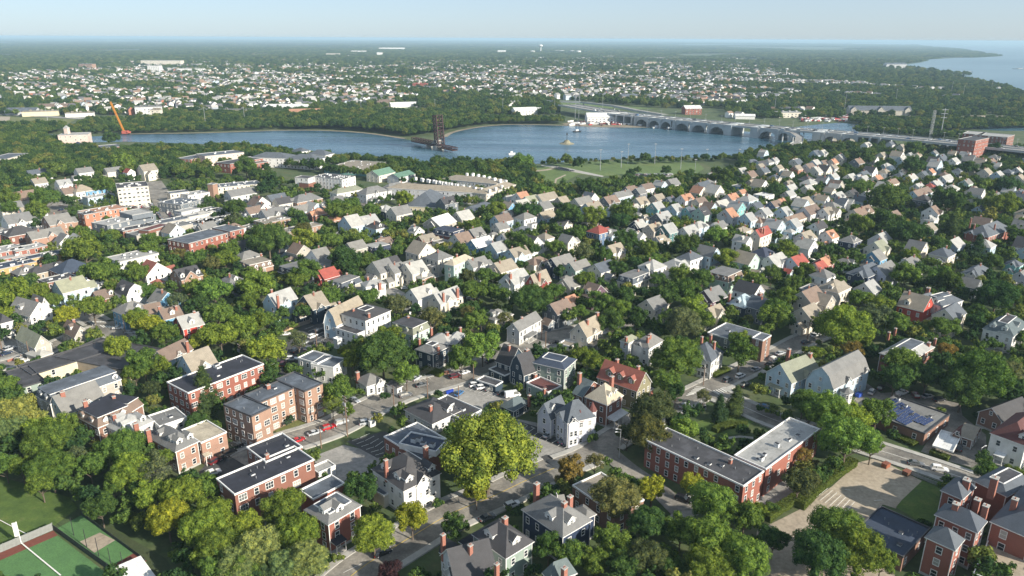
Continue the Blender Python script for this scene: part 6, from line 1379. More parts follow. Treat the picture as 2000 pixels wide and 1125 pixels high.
# wood and garden trees: instanced crowns on one point cloud
pts = list(STUFF)
def scat(n, dmin, dmax, rad, f, cond, jit=.35):
    k = 0
    for _ in range(n):
        # uniform over the area of the visible wedge
        y = math.sqrt(rf.uniform(dmin ** 2, dmax ** 2)); x = rf.uniform(-1, 1) * (y * .72 + 40)
        if not cond(x, y): continue
        r1 = rad * rf.uniform(1 - jit, 1 + jit)
        if occ_hit(x, y, r1, f): continue
        if inpoly(x, y, RIV) or inpoly(x, y, SEA): continue
        if y < 2600 and any(inpoly(x, y, L_) for L_ in LOTS): continue
        if y < 2200 and onroad(x, y, r1): continue
        town = nz(x, y, 260, 3) * .9 + nz(x, y, 90, 8) * .5 > -.2 and y < 3200
        if town: r1 *= 1.0
        occ_add(x, y, r1); pts.append((x, y, r1 * (rf.uniform(.5, .95) if town else rf.uniform(.7, 1.2)), r1)); k += 1
    return k
BANKY = lambda x, y: proj((x, y, 0))[1] < (226 if proj((x, y, 0))[0] < 1090 else (212 if proj((x, y, 0))[0] < 1420 else 232))
FB_P = [(G(*p).x, G(*p).y) for p in ((1080, 194), (1100, 230), (1300, 238), (1600, 262), (1760, 282), (2100, 300), (2100, 283), (1900, 272), (1600, 244), (1400, 226), (1240, 214), (1130, 196))]
print(scat(30000, 1150, 2500, 6.0, .58, lambda x, y: BANKY(x, y) and not inpoly(x, y, FB_P)))
print(scat(24000, 2500, 4600, 8.0, .7, lambda x, y: True))
def grid(dmin, dmax, sp):
    y = dmin; k = 0
    while y < dmax:
        x = -(y * .72 + 40)
        while x < y * .72 + 40:
            xx, yy = x + rf.uniform(-.45, .45) * sp, y + rf.uniform(-.45, .45) * sp
            d_ = nz(xx, yy, sp * 30, 5)
            if d_ > -.33 and not inpoly(xx, yy, SEA) and not (dmin < 5000 and yy < 6800 and occ_hit(xx, yy, 8, .8)):
                r1 = sp * rf.uniform(.45, .72); pts.append((xx, yy, min(7, r1 * .35), -r1)); k += 1
            x += sp
        y += sp
    return k
print(grid(4600, 9000, 34), grid(9000, 20000, 95), grid(20000, 45000, 260))
print('canopy points', len(pts))
me = bpy.data.meshes.new('tree_canopy'); A_ = np.array([(p[0], p[1], p[2]) for p in pts], dtype=np.float32)
me.vertices.add(len(pts)); me.vertices.foreach_set('co', A_.ravel())
scl = np.array([(abs(p[3]), abs(p[3]), abs(p[3]) * (.95 if p[3] > 0 else .35 if abs(p[3]) < 40 else .12)) for p in pts], dtype=np.float32)
at = me.attributes.new('scl', 'FLOAT_VECTOR', 'POINT'); at.data.foreach_set('vector', scl.ravel())
idx = np.array([(0 if (p[3] > 0 and p[1] < 620) else 1) * 5 + rf.randrange(5) for p in pts], dtype=np.int32)
at = me.attributes.new('idx', 'INT', 'POINT'); at.data.foreach_set('value', idx)
at = me.attributes.new('rot', 'FLOAT_VECTOR', 'POINT'); at.data.foreach_set('vector', np.array([(0, 0, rf.uniform(0, 6.28)) for p in pts], dtype=np.float32).ravel())
canopy = ob('tree_canopy', me); canopy['kind'] = 'stuff'; canopy['label'] = 'gardens and woods of green trees around and beyond the town'
gn = bpy.data.node_groups.new('canopy', 'GeometryNodeTree'); gn.interface.new_socket('Geometry', in_out='INPUT', socket_type='NodeSocketGeometry'); gn.interface.new_socket('Geometry', in_out='OUTPUT', socket_type='NodeSocketGeometry')
gi = gn.nodes.new('NodeGroupInput'); go = gn.nodes.new('NodeGroupOutput'); mp_ = gn.nodes.new('GeometryNodeMeshToPoints'); ip = gn.nodes.new('GeometryNodeInstanceOnPoints'); jn = gn.nodes.new('GeometryNodeJoinGeometry'); sm = gn.nodes.new('GeometryNodeSetMaterial')
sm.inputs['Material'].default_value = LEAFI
gn.links.new(gi.outputs[0], mp_.inputs[0]); gn.links.new(mp_.outputs[0], ip.inputs['Points'])
# sources: crowns of trees that stand in the scene, and coarser crowns kept as meshes of the far thicket
src = []
for k_ in ('round', 'tall', 'wide'): 
    for m_ in CROWNS[k_]: src.append(m_)
src = src[:5]
thick = []
for i, m_ in enumerate(LOWC):      # five far trees stand as objects so that their crowns can be instanced
    yy = 1500 + i * 9; xx = -560 + i * 26; root = ob('tree', None, None, Matrix.Translation((xx, yy, 0)))
    c_ = ob('crown', m_, root, Matrix.Translation((0, 0, 7)) @ Matrix.Diagonal((6, 6, 5.4, 1))); c_.color = (*TONE['g'], 1); ob('trunk', TRUNKS[0], root, Matrix.Diagonal((6, 6, 7, 1))); thick.append(c_)
    INDTREES.append((root, Vector((xx, yy, 0)), 6, 'g', *proj((xx, yy, 7)), 4, 'round'))
srco = []
for m_ in src:
    o_ = next(o for o in C.objects if o.data == m_ and o.parent); srco.append(o_)
for o_ in reversed(srco + thick):
    pass
for o_ in srco + thick:
    oi = gn.nodes.new('GeometryNodeObjectInfo'); oi.transform_space = 'ORIGINAL'; oi.inputs['Object'].default_value = o_; oi.inputs['As Instance'].default_value = False
    g2i = gn.nodes.new('GeometryNodeGeometryToInstance'); gn.links.new(oi.outputs['Geometry'], g2i.inputs[0]); srco_link = g2i
    o_['_n'] = 1; del o_['_n']
    gn.links.new(g2i.outputs[0], jn.inputs[0])
gn.links.new(jn.outputs[0], ip.inputs['Instance']); ip.inputs['Pick Instance'].default_value = True
def nattr(name, dt):
    q = gn.nodes.new('GeometryNodeInputNamedAttribute'); q.data_type = dt; q.inputs['Name'].default_value = name; return q.outputs['Attribute']
gn.links.new(nattr('idx', 'INT'), ip.inputs['Instance Index']); gn.links.new(nattr('scl', 'FLOAT_VECTOR'), ip.inputs['Scale']); gn.links.new(nattr('rot', 'FLOAT_VECTOR'), ip.inputs['Rotation'])
gn.links.new(ip.outputs[0], sm.inputs[0]); gn.links.new(sm.outputs[0], go.inputs[0])
md = canopy.modifiers.new('canopy', 'NODES'); md.node_group = gn
# haze
HB = MB(); HB.box(-70000, 70000, -300, 80000, -1, 126); m = bpy.data.materials.new('haze_air'); m.use_nodes = True; n = m.node_tree; n.nodes.remove(n.nodes['Principled BSDF'])
pv = N(n, 'VolumePrincipled'); pv.inputs['Color'].default_value = (.55, .78, .94, 1); pv.inputs['Density'].default_value = 7.5e-5; pv.inputs['Anisotropy'].default_value = .0
n.links.new(pv.outputs[0], n.nodes['Material Output'].inputs['Volume']); m.volume_intersection_method if 0 else None
hz = HB.obj('haze', [m]); hz['kind'] = 'stuff'
# ---------------------------------------------------------------- vehicles
def lerp(a, b, t): return a + (b - a) * t
def car_meshes(kind):
    # half profile sections: x, z_bottom, z_belt, half width ; cabin built separately
    L_, Wd, belt, top = dict(sedan=(4.7, .90, .92, 1.45), suv=(4.8, .95, 1.05, 1.75), van=(5.8, 1.0, 1.15, 2.3), pickup=(5.6, .98, 1.08, 1.8))[kind]
    xs = [(-L_/2, .35, belt * .78, .82), (-L_/2 + .18, .25, belt * .96, .97), (-L_ * .2, .22, belt, 1), (L_ * .12, .22, belt, 1), (L_ * .3, .22, belt * .93, .98), (L_/2 - .25, .25, belt * .80, .93), (L_/2, .35, belt * .6, .78)]
    b = MB(); n = len(xs)
    for x, z0, z1, w_ in xs:
        w_ *= Wd; b.v += [(x, -w_ * .92, z0), (x, -w_, (z0 + z1) / 2), (x, -w_ * .93, z1), (x, w_ * .93, z1), (x, w_, (z0 + z1) / 2), (x, w_ * .92, z0)]
    for i in range(n - 1):
        for j in range(6): k = (j + 1) % 6; b.f.append((i * 6 + j, i * 6 + k, i * 6 + 6 + k, i * 6 + 6 + j)); b.m.append(0)
    b.f.append(tuple(range(6))); b.m.append(0); b.f.append(tuple(range(n * 6 - 1, n * 6 - 7, -1))); b.m.append(0)
    body = b.mesh('body', [CARP])
    c0, c1, c2, c3 = dict(sedan=(-L_*.42, -L_*.24, L_*.04, L_*.22), suv=(-L_*.47, -L_*.40, L_*.06, L_*.22), van=(-L_*.49, -L_*.47, L_*.26, L_*.38), pickup=(-L_*.12, -L_*.08, L_*.10, L_*.25))[kind]
    g = MB(); w0, w1 = Wd * .90, Wd * .74
    g.v = [(c0, -w0, belt - .02), (c3, -w0, belt - .02), (c3, w0, belt - .02), (c0, w0, belt - .02), (c1, -w1, top - .06), (c2, -w1, top - .06), (c2, w1, top - .06), (c1, w1, top - .06)]
    g.f = [(0, 1, 5, 4), (1, 2, 6, 5), (2, 3, 7, 6), (3, 0, 4, 7)]; g.m = [0] * 4
    if kind == 'van':
        pass
    gl = g.mesh('window', [GLASS])
    r_ = MB(); r_.v = [(c1 - .03, -w1 - .03, top - .08), (c2 + .03, -w1 - .03, top - .08), (c2 + .03, w1 + .03, top - .08), (c1 - .03, w1 + .03, top - .08), (c1 + .1, -w1 + .12, top), (c2 - .1, -w1 + .12, top), (c2 - .1, w1 - .12, top), (c1 + .1, w1 - .12, top)]
    r_.f = [(0, 1, 5, 4), (1, 2, 6, 5), (2, 3, 7, 6), (3, 0, 4, 7), (4, 5, 6, 7)]; r_.m = [0] * 5
    if kind == 'van': r_.box(c0 + .02, L_ * .02, -w0 - .01, w0 + .01, belt, top - .08)
    if kind == 'pickup':
        for s in (-1, 1): r_.box(-L_/2 + .1, c0, s * w0 - .06, s * w0 + .06, belt - .05, belt + .12)
        r_.box(-L_/2 + .1, -L_/2 + .2, -w0, w0, belt - .05, belt + .12)
    for s in (-1, 1): r_.box((c1 + c2) / 2 - .05, (c1 + c2) / 2 + .05, s * (w0 + w1) / 2 - .1, s * (w0 + w1) / 2 + .1, belt, top - .1)
    rf_ = r_.mesh('roof', [CARP])
    wh = MB(); wh.cyl((0, -.11, 0), (0, .11, 0), .34, .34, 12, 0); wh.cyl((0, -.12, 0), (0, .12, 0), .19, .19, 8, 1)
    wm_ = wh.mesh('wheel', [DKMET, METAL]); hl = MB(); hl.box(-.06, .06, -.18, .18, -.08, .08)
    lamp = hl.mesh('headlight', [plain('lamp_lens', (.75, .75, .72), .15)]); tl = hl.mesh('tail_light', [plain('red_lens', (.4, .02, .02), .2)])
    return dict(L=L_, W=Wd, belt=belt, body=body, glass=gl, roof=rf_, wheel=wm_, lamp=lamp, tl=tl)
CM = {k: car_meshes(k) for k in ('sedan', 'suv', 'van', 'pickup')}
CCOL = dict(white=(.75, .75, .74), black=(.012, .012, .014), red=(.42, .012, .02), silver=(.42, .44, .46), grey=(.12, .125, .13), dkred=(.12, .012, .015), navy=(.015, .03, .07), blue=(.05, .15, .32), yellow=(.62, .50, .05))
def car(c, x, y, deg, kind, col, label, group=None, lab2=None):
    m_ = CM[kind]; p = gc(c, x, y); root = ob({'sedan': 'parked_car', 'suv': 'parked_car', 'van': 'parked_van', 'pickup': 'pickup_truck'}[kind], None, None, Matrix.Translation((p.x, p.y, .3)) @ Matrix.Rotation(R(deg), 4, 'Z'))
    tag(root, label, {'van': 'van', 'pickup': 'pickup truck'}.get(kind, 'car'), group or 'parked vehicles')
    cc = (*CCOL[col], 1)
    for nm in ('body', 'roof'): q = ob(nm, m_[nm], root); q.color = cc
    ob('window', m_['glass'], root)
    for sx in (-.31, .31):
        for sy in (-1, 1): ob('wheel', m_['wheel'], root, Matrix.Translation((m_['L'] * sx, sy * (m_['W'] - .1), .34)))
    for s in (-1, 1):
        ob('headlight', m_['lamp'], root, Matrix.Translation((m_['L']/2 - .05, s * m_['W'] * .6, m_['belt'] * .62))); ob('tail_light', m_['tl'], root, Matrix.Translation((-m_['L']/2 + .02, s * m_['W'] * .68, m_['belt'] * .7)))
    return root
car('A2', 672, 162, 38, 'sedan', 'red', 'bright red car parked nearest the black-roofed apartment block')
car('A2', 895, 70, 38, 'suv', 'red', 'bright red car parked behind the silver hatchback on the street')
car('A2', 793, 108, 38, 'sedan', 'silver', 'silver car parked between the two bright red cars')
car('A2', 985, 32, 40, 'suv', 'silver', 'silver-grey car parked at the far end of the kerb row with red cars')
car('A2', 1165, 36, 20, 'suv', 'silver', 'silver hatchback parked alone beside the white utility cabinet')
car('A1', 1555, 310, 60, 'suv', 'dkred', 'dark red car nearest the white front door of the brick wing'); car('A1', 1605, 282, 60, 'sedan', 'black', 'black car parked between the dark red car and another black car')
car('A1', 1655, 255, 60, 'suv', 'black', 'black car at the far end of the row beside the brick wing'); car('A1', 1712, 192, -25, 'sedan', 'black', 'black car parked on the lane behind the brick wing'); car('A1', 1535, 400, 40, 'suv', 'white', 'white car parked close to the corner of the black-roofed apartment block')
car('A2', 1280, 975, 36, 'suv', 'black', 'large black car parked at the kerb under the round street tree'); car('A3', 740, 630, 32, 'suv', 'white', 'white car on the street half covered by a small spruce'); car('A4', 495, 590, -35, 'suv', 'black', 'black car parked in the driveway of the long red apartment block'); car('A4', 562, 590, -35, 'sedan', 'white', 'white car tucked behind the black car under the bright green tree')
for i, (x, y, k, co, t) in enumerate(((580, 700, 'suv', 'white', 'leftmost white car in the lot beside the dark blue gambrel house'), (640, 722, 'suv', 'white', 'white car between another white car and a dark one in the gambrel house lot'), (715, 735, 'sedan', 'grey', 'dark grey car third in the row beside the dark blue gambrel house'), (825, 772, 'sedan', 'black', 'black car parked just left of the white van'), (905, 792, 'van', 'white', 'white van parked behind the small dark blue cottage'))): car('B3', x, y, 20, k, co, t)
car('B3', 435, 775, 62, 'sedan', 'blue', 'pale blue car standing alone by the blue bins'); car('B3', 1270, 322, 15, 'sedan', 'black', 'black car in the court left of the columned porch'); car('B3', 1150, 208, 10, 'suv', 'black', 'black car in the garage court of the pale grey house'); car('B3', 300, 1020, 10, 'suv', 'grey', 'grey car beside the dormered black shop roof')
car('B2', 1765, 790, 32, 'suv', 'grey', 'dark grey car parked outside the low white bungalow'); car('B2', 765, 470, 5, 'suv', 'white', 'white car parked behind the tan brick apartment block'); car('B2', 690, 515, 90, 'suv', 'maroon' if 0 else 'dkred', 'dark red car beside the yellow dumpster'); car('B2', 1320, 835, -40, 'sedan', 'silver', 'small silver car beside the bungalow walk')
car('B2', 715, 250, 10, 'sedan', 'white', 'white car half hidden behind the pale bushy tree by the wooden fence'); car('B2', 800, 395, 70, 'suv', 'black', 'black car under the pale bushy tree'); car('B2', 1000, 330, 35, 'suv', 'black', 'black car parked beside the white box house roof'); car('B2', 910, 375, 70, 'sedan', 'grey', 'grey car beside the black car under the pale bushy tree')
car('B1', 1040, 197, 5, 'sedan', 'white', 'white car on the crossing street near the motel'); car('B1', 1150, 235, 0, 'sedan', 'silver', 'silver car behind the motel roof'); car('B1', 180, 465, 35, 'sedan', 'black', 'black car parked by the brick garden wall at the left'); car('B1', 215, 487, 30, 'sedan', 'white', 'white car parked beside the black car at the left'); car('B1', 50, 795, 15, 'sedan', 'white', 'white car under the trees at the left edge'); car('B1', 150, 205, 80, 'sedan', 'navy', 'dark blue car beside the white house at the left edge')
car('B4', 1195, 620, 38, 'suv', 'white', 'white car on the street in front of the blue-grey gabled house'); car('B4', 1085, 655, 38, 'suv', 'grey', 'dark grey car just behind the white car on the street'); car('B4', 845, 900, 42, 'suv', 'black', 'black car parked beside the round garden trees'); car('B4', 1235, 700, 38, 'suv', 'black', 'black car at the kerb behind the tall spruce'); car('B4', 1415, 895, -30, 'sedan', 'blue', 'blue-white car glimpsed between two small conifers')
car('B4', 1855, 260, 20, 'suv', 'white', 'white car on the street beyond the modern flat building'); car('B4', 1545, 420, 30, 'sedan', 'silver', 'silver car at the foot of the brick stair tower'); car('B4', 100, 190, 10, 'sedan', 'white', 'white car in the court left of the white Victorian house'); car('B4', 1455, 515, 32, 'sedan', 'black', 'black car beside the roof of the blue-grey gabled house')
car('B5', 905, 770, 30, 'pickup', 'white', 'white pickup truck beside the small white garage doors'); car('B5', 1020, 790, 80, 'suv', 'dkred', 'small red car right of the white pickup truck'); car('B5', 720, 725, 50, 'suv', 'black', 'black car in the shaded yard behind the gambrel house')
car('A5', 1150, 215, 60, 'suv', 'black', 'black car parked under the white-topped carport'); car('C2', 1960, 825, 20, 'sedan', 'white', 'white car parked beside the pale gable roofs'); car('C3', 600, 925, 5, 'sedan', 'white', 'white car under the dark tree by the cream gable house'); car('C3', 545, 915, 5, 'sedan', 'dkred', 'red car next to the white car under the dark tree')
rc_ = random.Random(3)
ORD = ('first second third fourth fifth sixth seventh eighth ninth tenth eleventh twelfth thirteenth fourteenth fifteenth sixteenth seventeenth eighteenth nineteenth twentieth twenty-first twenty-second twenty-third twenty-fourth twenty-fifth twenty-sixth').split()
for i in range(26):
    t = i // 2 / 13; s = i % 2; x = lerp(1500, 1640, t) + (70 if s else -40); y = lerp(880, 1075, t); col = rc_.choice(('white', 'silver', 'grey', 'black', 'navy', 'dkred')); car('D1', x + rc_.uniform(-4, 4), y, 118, rc_.choice(('sedan', 'suv')), col, '%s car %s from the far end of the shopping street, %s kerb' % (col, ORD[i // 2], 'right' if s else 'left'), 'cars parked on the shopping street')
for i in range(14): car('D1', lerp(1240, 1440, i / 13), lerp(928, 925, i / 13) + rc_.uniform(0, 6), 80, 'sedan', rc_.choice(('white', 'silver', 'grey', 'black', 'red')), 'small car %s from left in the row below the cream office block' % ORD[i], 'cars below the cream office block')
for i, (x, y) in enumerate(((600, 960), (590, 1075), (585, 1105), (490, 1115), (610, 910), (600, 1020))): car('D1', x, y, 80, 'sedan', rc_.choice(('white', 'grey', 'navy')), 'car on the wide street at the left, %s in the list from the middle' % ORD[i] if 0 else 'car %s on the wide street left of the orange brick block' % ('halfway along', 'nearest the left kerb', 'nearest the camera', 'nearest the white gabled house', 'farthest away', 'just past halfway')[i], 'cars on the wide street at the left')
for i in range(16): car('D2', lerp(760, 1180, i / 15), lerp(495, 560, i / 15) + rc_.uniform(-3, 3), 60, 'sedan', rc_.choice(('white', 'silver', 'grey', 'dkred')), 'small car %s from the left in the row in front of the white care home' % ORD[i], 'cars in front of the white care home')
for i in range(20): car('D4', lerp(200, 560, i / 19), 612 + rc_.uniform(-4, 4), 90, 'sedan', rc_.choice(('white', 'silver', 'grey', 'black')), 'small car %s from the left in the row along the park field' % ORD[i], 'cars along the park field')
for i in range(8): car('D3', lerp(1450, 1590, i / 7), lerp(540, 575, i / 7), 20, 'sedan', rc_.choice(('black', 'grey', 'navy')), 'dark car %s from the left by the park path near the water' % ORD[i], 'cars by the park path')
for i, (c, x, y, dg, k, co, t) in enumerate((('B2', 870, 330, 60, 'sedan', 'silver', 'silver car left of the dark rear parking lot pole'), ('B2', 950, 270, 60, 'suv', 'white', 'white car in the middle of the dark rear parking lot'), ('B2', 1010, 215, 60, 'sedan', 'grey', 'grey car at the back of the dark rear parking lot'), ('B2', 760, 560, 40, 'sedan', 'black', 'black car behind the tan brick block near the white one'),
    ('B2', 500, 1105, 38, 'sedan', 'white', 'white car parked at the near end of the lawn kerb'), ('B3', 110, 700, 30, 'sedan', 'grey', 'grey car at the kerb above the black-roofed shop'), ('B3', 400, 625, 32, 'suv', 'dkred', 'dark red car parked beyond the clipped hedge'), ('B3', 480, 590, 34, 'sedan', 'white', 'white car parked by the leafy street trees left of the gambrel house'), ('B3', 710, 490, 40, 'sedan', 'black', 'black car parked on the street behind the dark blue gambrel house'),
    ('B3', 60, 640, 60, 'suv', 'silver', 'silver car in the marked bays left of the clipped hedge'), ('A3', 1000, 120, 55, 'sedan', 'silver', 'silver car in the marked bays below the Victorian house'), ('A3', 1110, 165, 55, 'suv', 'navy', 'dark blue car in the marked bays below the Victorian house'), ('A3', 560, 720, 32, 'sedan', 'grey', 'grey car on the street below the large white house'), ('B4', 1330, 560, 36, 'sedan', 'silver', 'silver car at the kerb beside the blue-grey gabled house'), ('B4', 1490, 470, 36, 'suv', 'white', 'white car parked opposite the brick stair tower'),
    ('B5', 60, 320, 30, 'sedan', 'navy', 'dark blue car at the left end of the far right street'), ('B5', 145, 262, 36, 'suv', 'white', 'white car under the street trees left of the domed yellow-green tree'), ('B5', 640, 760, 50, 'suv', 'silver', 'silver car in the yard between gambrel house and solar roof'), ('B5', 1130, 800, 20, 'sedan', 'silver', 'silver car at the back of the solar roof building'), ('B5', 1230, 830, 20, 'suv', 'black', 'black car at the back of the solar roof building'), ('A5', 840, 330, -18, 'sedan', 'grey', 'grey car on the street above the tan lot'), ('A5', 1010, 370, -18, 'suv', 'white', 'white car on the street above the metal railing'),
    ('B1', 800, 160, -30, 'sedan', 'black', 'black car beside the zebra crossing near the tan gable house'), ('B1', 90, 380, 60, 'suv', 'silver', 'silver car in the left paved court'), ('B1', 60, 420, 60, 'sedan', 'navy', 'dark blue car in the left paved court'), ('B4', 700, 880, 45, 'sedan', 'silver', 'silver car at the left of the round garden trees'))): car(c, x, y, dg, k, co, t)
# ---------------------------------------------------------------- poles, lamps and wires
def pole(c, x, y, xt, yt, label, arm=True, trans=False, lamp=False):
    p = gc(c, x, y); px, py = pxof(c, xt, yt)
    # height from the picture of the top
    best = min(range(50, 200), key=lambda k: abs(proj((p.x, p.y, k / 10))[1] - py)); h = max(7.5, best / 10)
    root = ob('utility_pole', None, None, Matrix.Translation((p.x, p.y, 0)) @ Matrix.Rotation(R(-45), 4, 'Z')); tag(root, label, 'utility pole', 'utility poles')
    m_ = MB(); m_.cyl((0, 0, 0), (0, 0, h), .2, .13, 8); m_.obj('pole', [WOODP], root)
    if arm:
        for z in (h - .5, h - 1.6)[:2 if trans else 1]:
            a = MB(); a.box(-1.25, 1.25, -.07, .07, z, z + .16); ar = a.obj('crossarm', [WOODP], root)
            for q in (-1.1, -.5, .5, 1.1): i_ = MB(); i_.cyl((q, 0, z + .16), (q, 0, z + .4), .06, .04, 6); i_.obj('insulator', [EQUIP], ar)
    if trans:
        for q in (-.45, .45): t_ = MB(); t_.cyl((q, -.3, h - 3.2), (q, -.3, h - 2.1), .28, .28, 10); t_.obj('transformer', [METAL], root)
    if lamp:
        l_ = MB(); l_.cyl((0, 0, h - 2.6), (1.6, -.8, h - 1.7), .04, .03, 6); l_.box(1.4, 2.0, -1.0, -.6, h - 1.75, h - 1.6); l_.obj('lamp_arm', [METAL], root)
    return Vector((p.x, p.y, h - .2))
tops = []
tops.append(pole('A2', 840, 205, 838, 50, 'brown utility pole beside the parked red and silver cars', False))
tops.append(pole('A2', 1028, 122, 1024, -170, 'tall grey utility pole with transformer cluster beside the dark parking lot', True, True))
tops.append(pole('B2', 1668, 970, 1655, 690, 'brown utility pole at the street corner left of the low white bungalow', True))
tops.append(pole('B3', 160, 830, 150, 612, 'brown utility pole standing behind the black-roofed shop', False)); tops.append(pole('B3', 562, 668, 562, 530, 'slim dark pole beside the parked white cars', False)); tops.append(pole('B3', 322, 608, 318, 450, 'pole above the clipped hedge and brick wall', False, False, True))
tops.append(pole('B3', 1160, 290, 1165, 118, 'utility pole with crossarm beside the pale grey garage court', True)); tops.append(pole('B3', 1195, 360, 1193, 270, 'short grey pole behind the square sage-grey house', False)); tops.append(pole('B3', 432, 860, 435, 790, 'short white pole at the parapet of the black-roofed shop', False))
tops.append(pole('B1', 1105, 238, 1090, 118, 'white utility pole behind the motel roof', True, False, True)); tops.append(pole('B1', 268, 468, 240, 300, 'brown utility pole leaning beside the grey shingled gable house', False)); tops.append(pole('B1', 748, 80, 745, -20, 'utility pole by the tan gable house', True)); tops.append(pole('B1', 22, 390, 5, 260, 'brown utility pole at the left edge', True))
tops.append(pole('B2', 315, 480, 310, 390, 'utility pole with transformer behind the orange-red brick block', True, True)); tops.append(pole('B2', 1252, 1110, 1245, 870, 'pale utility pole with transformer bank above the lawn', True, True)); tops.append(pole('B2', 985, 345, 990, 262, 'short pole in the dark rear parking lot', True))
tops.append(pole('B4', 870, 690, 872, 535, 'pale utility pole at the street corner beside the zebra crossing', True, False, True)); tops.append(pole('B4', 1140, 130, 1143, 10, 'utility pole with transformer above the modern flat building', True, True)); tops.append(pole('B4', 1785, 290, 1790, 130, 'wooden pole beside the white car on the far street', True))
tops.append(pole('C2', 895, 790, 893, 700, 'utility pole in front of the dark round tree crowns', True)); tops.append(pole('C2', 740, 560, 730, 440, 'utility pole below the yellow tree group', False)); tops.append(pole('C3', 475, 190, 470, 75, 'utility pole behind the white-roofed house', True)); tops.append(pole('C3', 380, 1110, 378, 950, 'slim pole rising in front of the cream gable house', False)); tops.append(pole('C4', 540, 1000, 540, 900, 'utility pole with white lamp among dark trees', True, False, True)); tops.append(pole('C5', 1665, 510, 1672, 415, 'utility pole among the dark conifers at the right', True)); tops.append(pole('C5', 1925, 540, 1935, 410, 'utility pole beside the far right street', True))
def slamp(c, x, y, xt, yt, label):
    p = gc(c, x, y); py = pxof(c, xt, yt)[1]; best = min(range(40, 160), key=lambda k: abs(proj((p.x, p.y, k / 10))[1] - py)); h = max(6, best / 10)
    root = ob('street_lamp', None, None, Matrix.Translation((p.x, p.y, 0)) @ Matrix.Rotation(R(200 if xt < x else 20), 4, 'Z')); tag(root, label, 'street lamp', 'street lamps')
    m_ = MB(); m_.cyl((0, 0, 0), (0, 0, h - .4), .11, .07, 8); m_.obj('post', [METAL], root); a = MB(); a.cyl((0, 0, h - .4), (1.3, 0, h), .05, .04, 6); a.obj('arm', [METAL], root)
    l_ = MB(); l_.box(1.1, 1.8, -.16, .16, h - .06, h + .1); l_.obj('lamp_head', [EQUIP], root)
slamp('A3', 1508, 275, 1490, 80, 'pale curved street lamp beside the lane to the long red block'); slamp('A5', 1290, 320, 1300, 235, 'street lamp standing left of the white red-roofed house'); slamp('B4', 1640, 890, 1660, 825, 'curved street lamp behind the pale flat roof of the long red block'); slamp('B4', 1660, 285, 1665, 135, 'tall pale street lamp beside the far street'); slamp('C1', 925, 340, 890, 265, 'curved street lamp beside the slate-clad modern building'); slamp('C1', 435, 250, 432, 170, 'lamp post on the wide street at the left'); slamp('C2', 815, 850, 840, 770, 'curved lamp above the dark tree crowns'); slamp('C2', 380, 680, 340, 610, 'curved lamp beside the tan-brick mansard house'); slamp('A4', 35, 280, 10, 60, 'slim lamp at the bend of the lane'); slamp('B3', 942, 330, 940, 190, 'lamp post in front of the pale grey house'); slamp('D1', 655, 750, 630, 685, 'lamp post by the white house at the left street')
WIRE = plain('wire', (.10, .10, .10), .6)
WN = [0]
def wire(a, b, sag=.8, off=(0, 0, 0), lab='between the street poles'):
    a, b = a + Vector(off), b + Vector(off); m_ = MB(); P = []
    for i in range(9): t = i / 8; p = a.lerp(b, t); P.append(Vector((p.x, p.y, p.z - sag * 4 * t * (1 - t))))
    for p, q in zip(P, P[1:]): m_.cyl(p, q, .02, .02, 4, 0, False)
    o = m_.obj('overhead_wire', [WIRE]); tag(o, 'thin dark overhead wire strung %s' % lab, 'wire', 'overhead wires'); return o
for k in (-1, -.35, .35, 1):
    o_ = (k * .8, -k * .8, 0); wire(tops[1], tops[2], .9, o_, 'from the tall grey pole to the bungalow corner pole'); wire(tops[1], Vector((-96, 168, 10.5)), 1, o_, 'from the tall grey pole down to the left'); wire(tops[2], tops[5], .8, o_, 'from the bungalow corner pole towards the clipped hedge'); wire(tops[14], Vector((-78, 176, 11)), .6, o_, 'left from the pale pole above the lawn')
wire(tops[1], tops[0], .5, (0, 0, -1), 'between the tall grey pole and the brown pole'); wire(tops[5], tops[7], .8, (0, 0, 0), 'behind the dark blue gambrel house'); wire(tops[6], tops[7], .8, (0, 0, 0), 'above the court of the pale grey house'); wire(tops[16], tops[17], 1, (0, 0, 0), 'over the roof of the modern flat building')
# ---------------------------------------------------------------- small things
def fence(name, label, c, a, b, h, mat, cat='fence', board=True):
    p, q = gc(c, *a), gc(c, *b); d_ = q - p; L_ = d_.length; root = ob(name, None, None, Matrix.Translation((p.x, p.y, 0)) @ Matrix.Rotation(math.atan2(d_.y, d_.x), 4, 'Z')); tag(root, label, cat)
    n_ = max(2, int(L_ / 2.4)); pm_ = MB(); pm_.box(-.06, .06, -.06, .06, 0, h + .15); pm = pm_.mesh('post', [mat]); sl = L_ / n_; bm_ = MB(); bm_.box(.07, sl - .07, -.025, .025, .08, h); bmm = bm_.mesh('panel', [mat])
    for i in range(n_ + 1): ob('post', pm, root, Matrix.Translation((i * sl, 0, 0)))
    for i in range(n_): ob('panel', bmm, root, Matrix.Translation((i * sl, 0, 0)))
    return root
TANW = plain('new_fence_wood', (.48, .33, .20), .85, 0, .15, 3)
fence('wooden_fence', 'tan wooden board fence along the rear parking lot', 'B2', (590, 255), (835, 170), 1.9, TANW); fence('wooden_fence', 'weathered grey-brown board fence continuing from the tan one', 'B2', (835, 170), (990, 120), 1.9, plain('old_fence_wood', (.26, .22, .18), .9))
fence('brick_garden_wall', 'low red brick garden wall beside the parked cars at the left', 'B1', (70, 488), (190, 445), 1.2, CHIM, 'wall'); fence('brick_garden_wall', 'brick wall segment at the end of the clipped hedge', 'B3', (292, 600), (345, 590), 1.6, CHIM, 'wall')
GW = plain('grey_field_wall', (.20, .21, .20), .8); fence('field_wall', 'grey padded wall along the warning track of the sports field', 'A1', (-60, 985), (385, 795), 2.2, GW, 'wall')
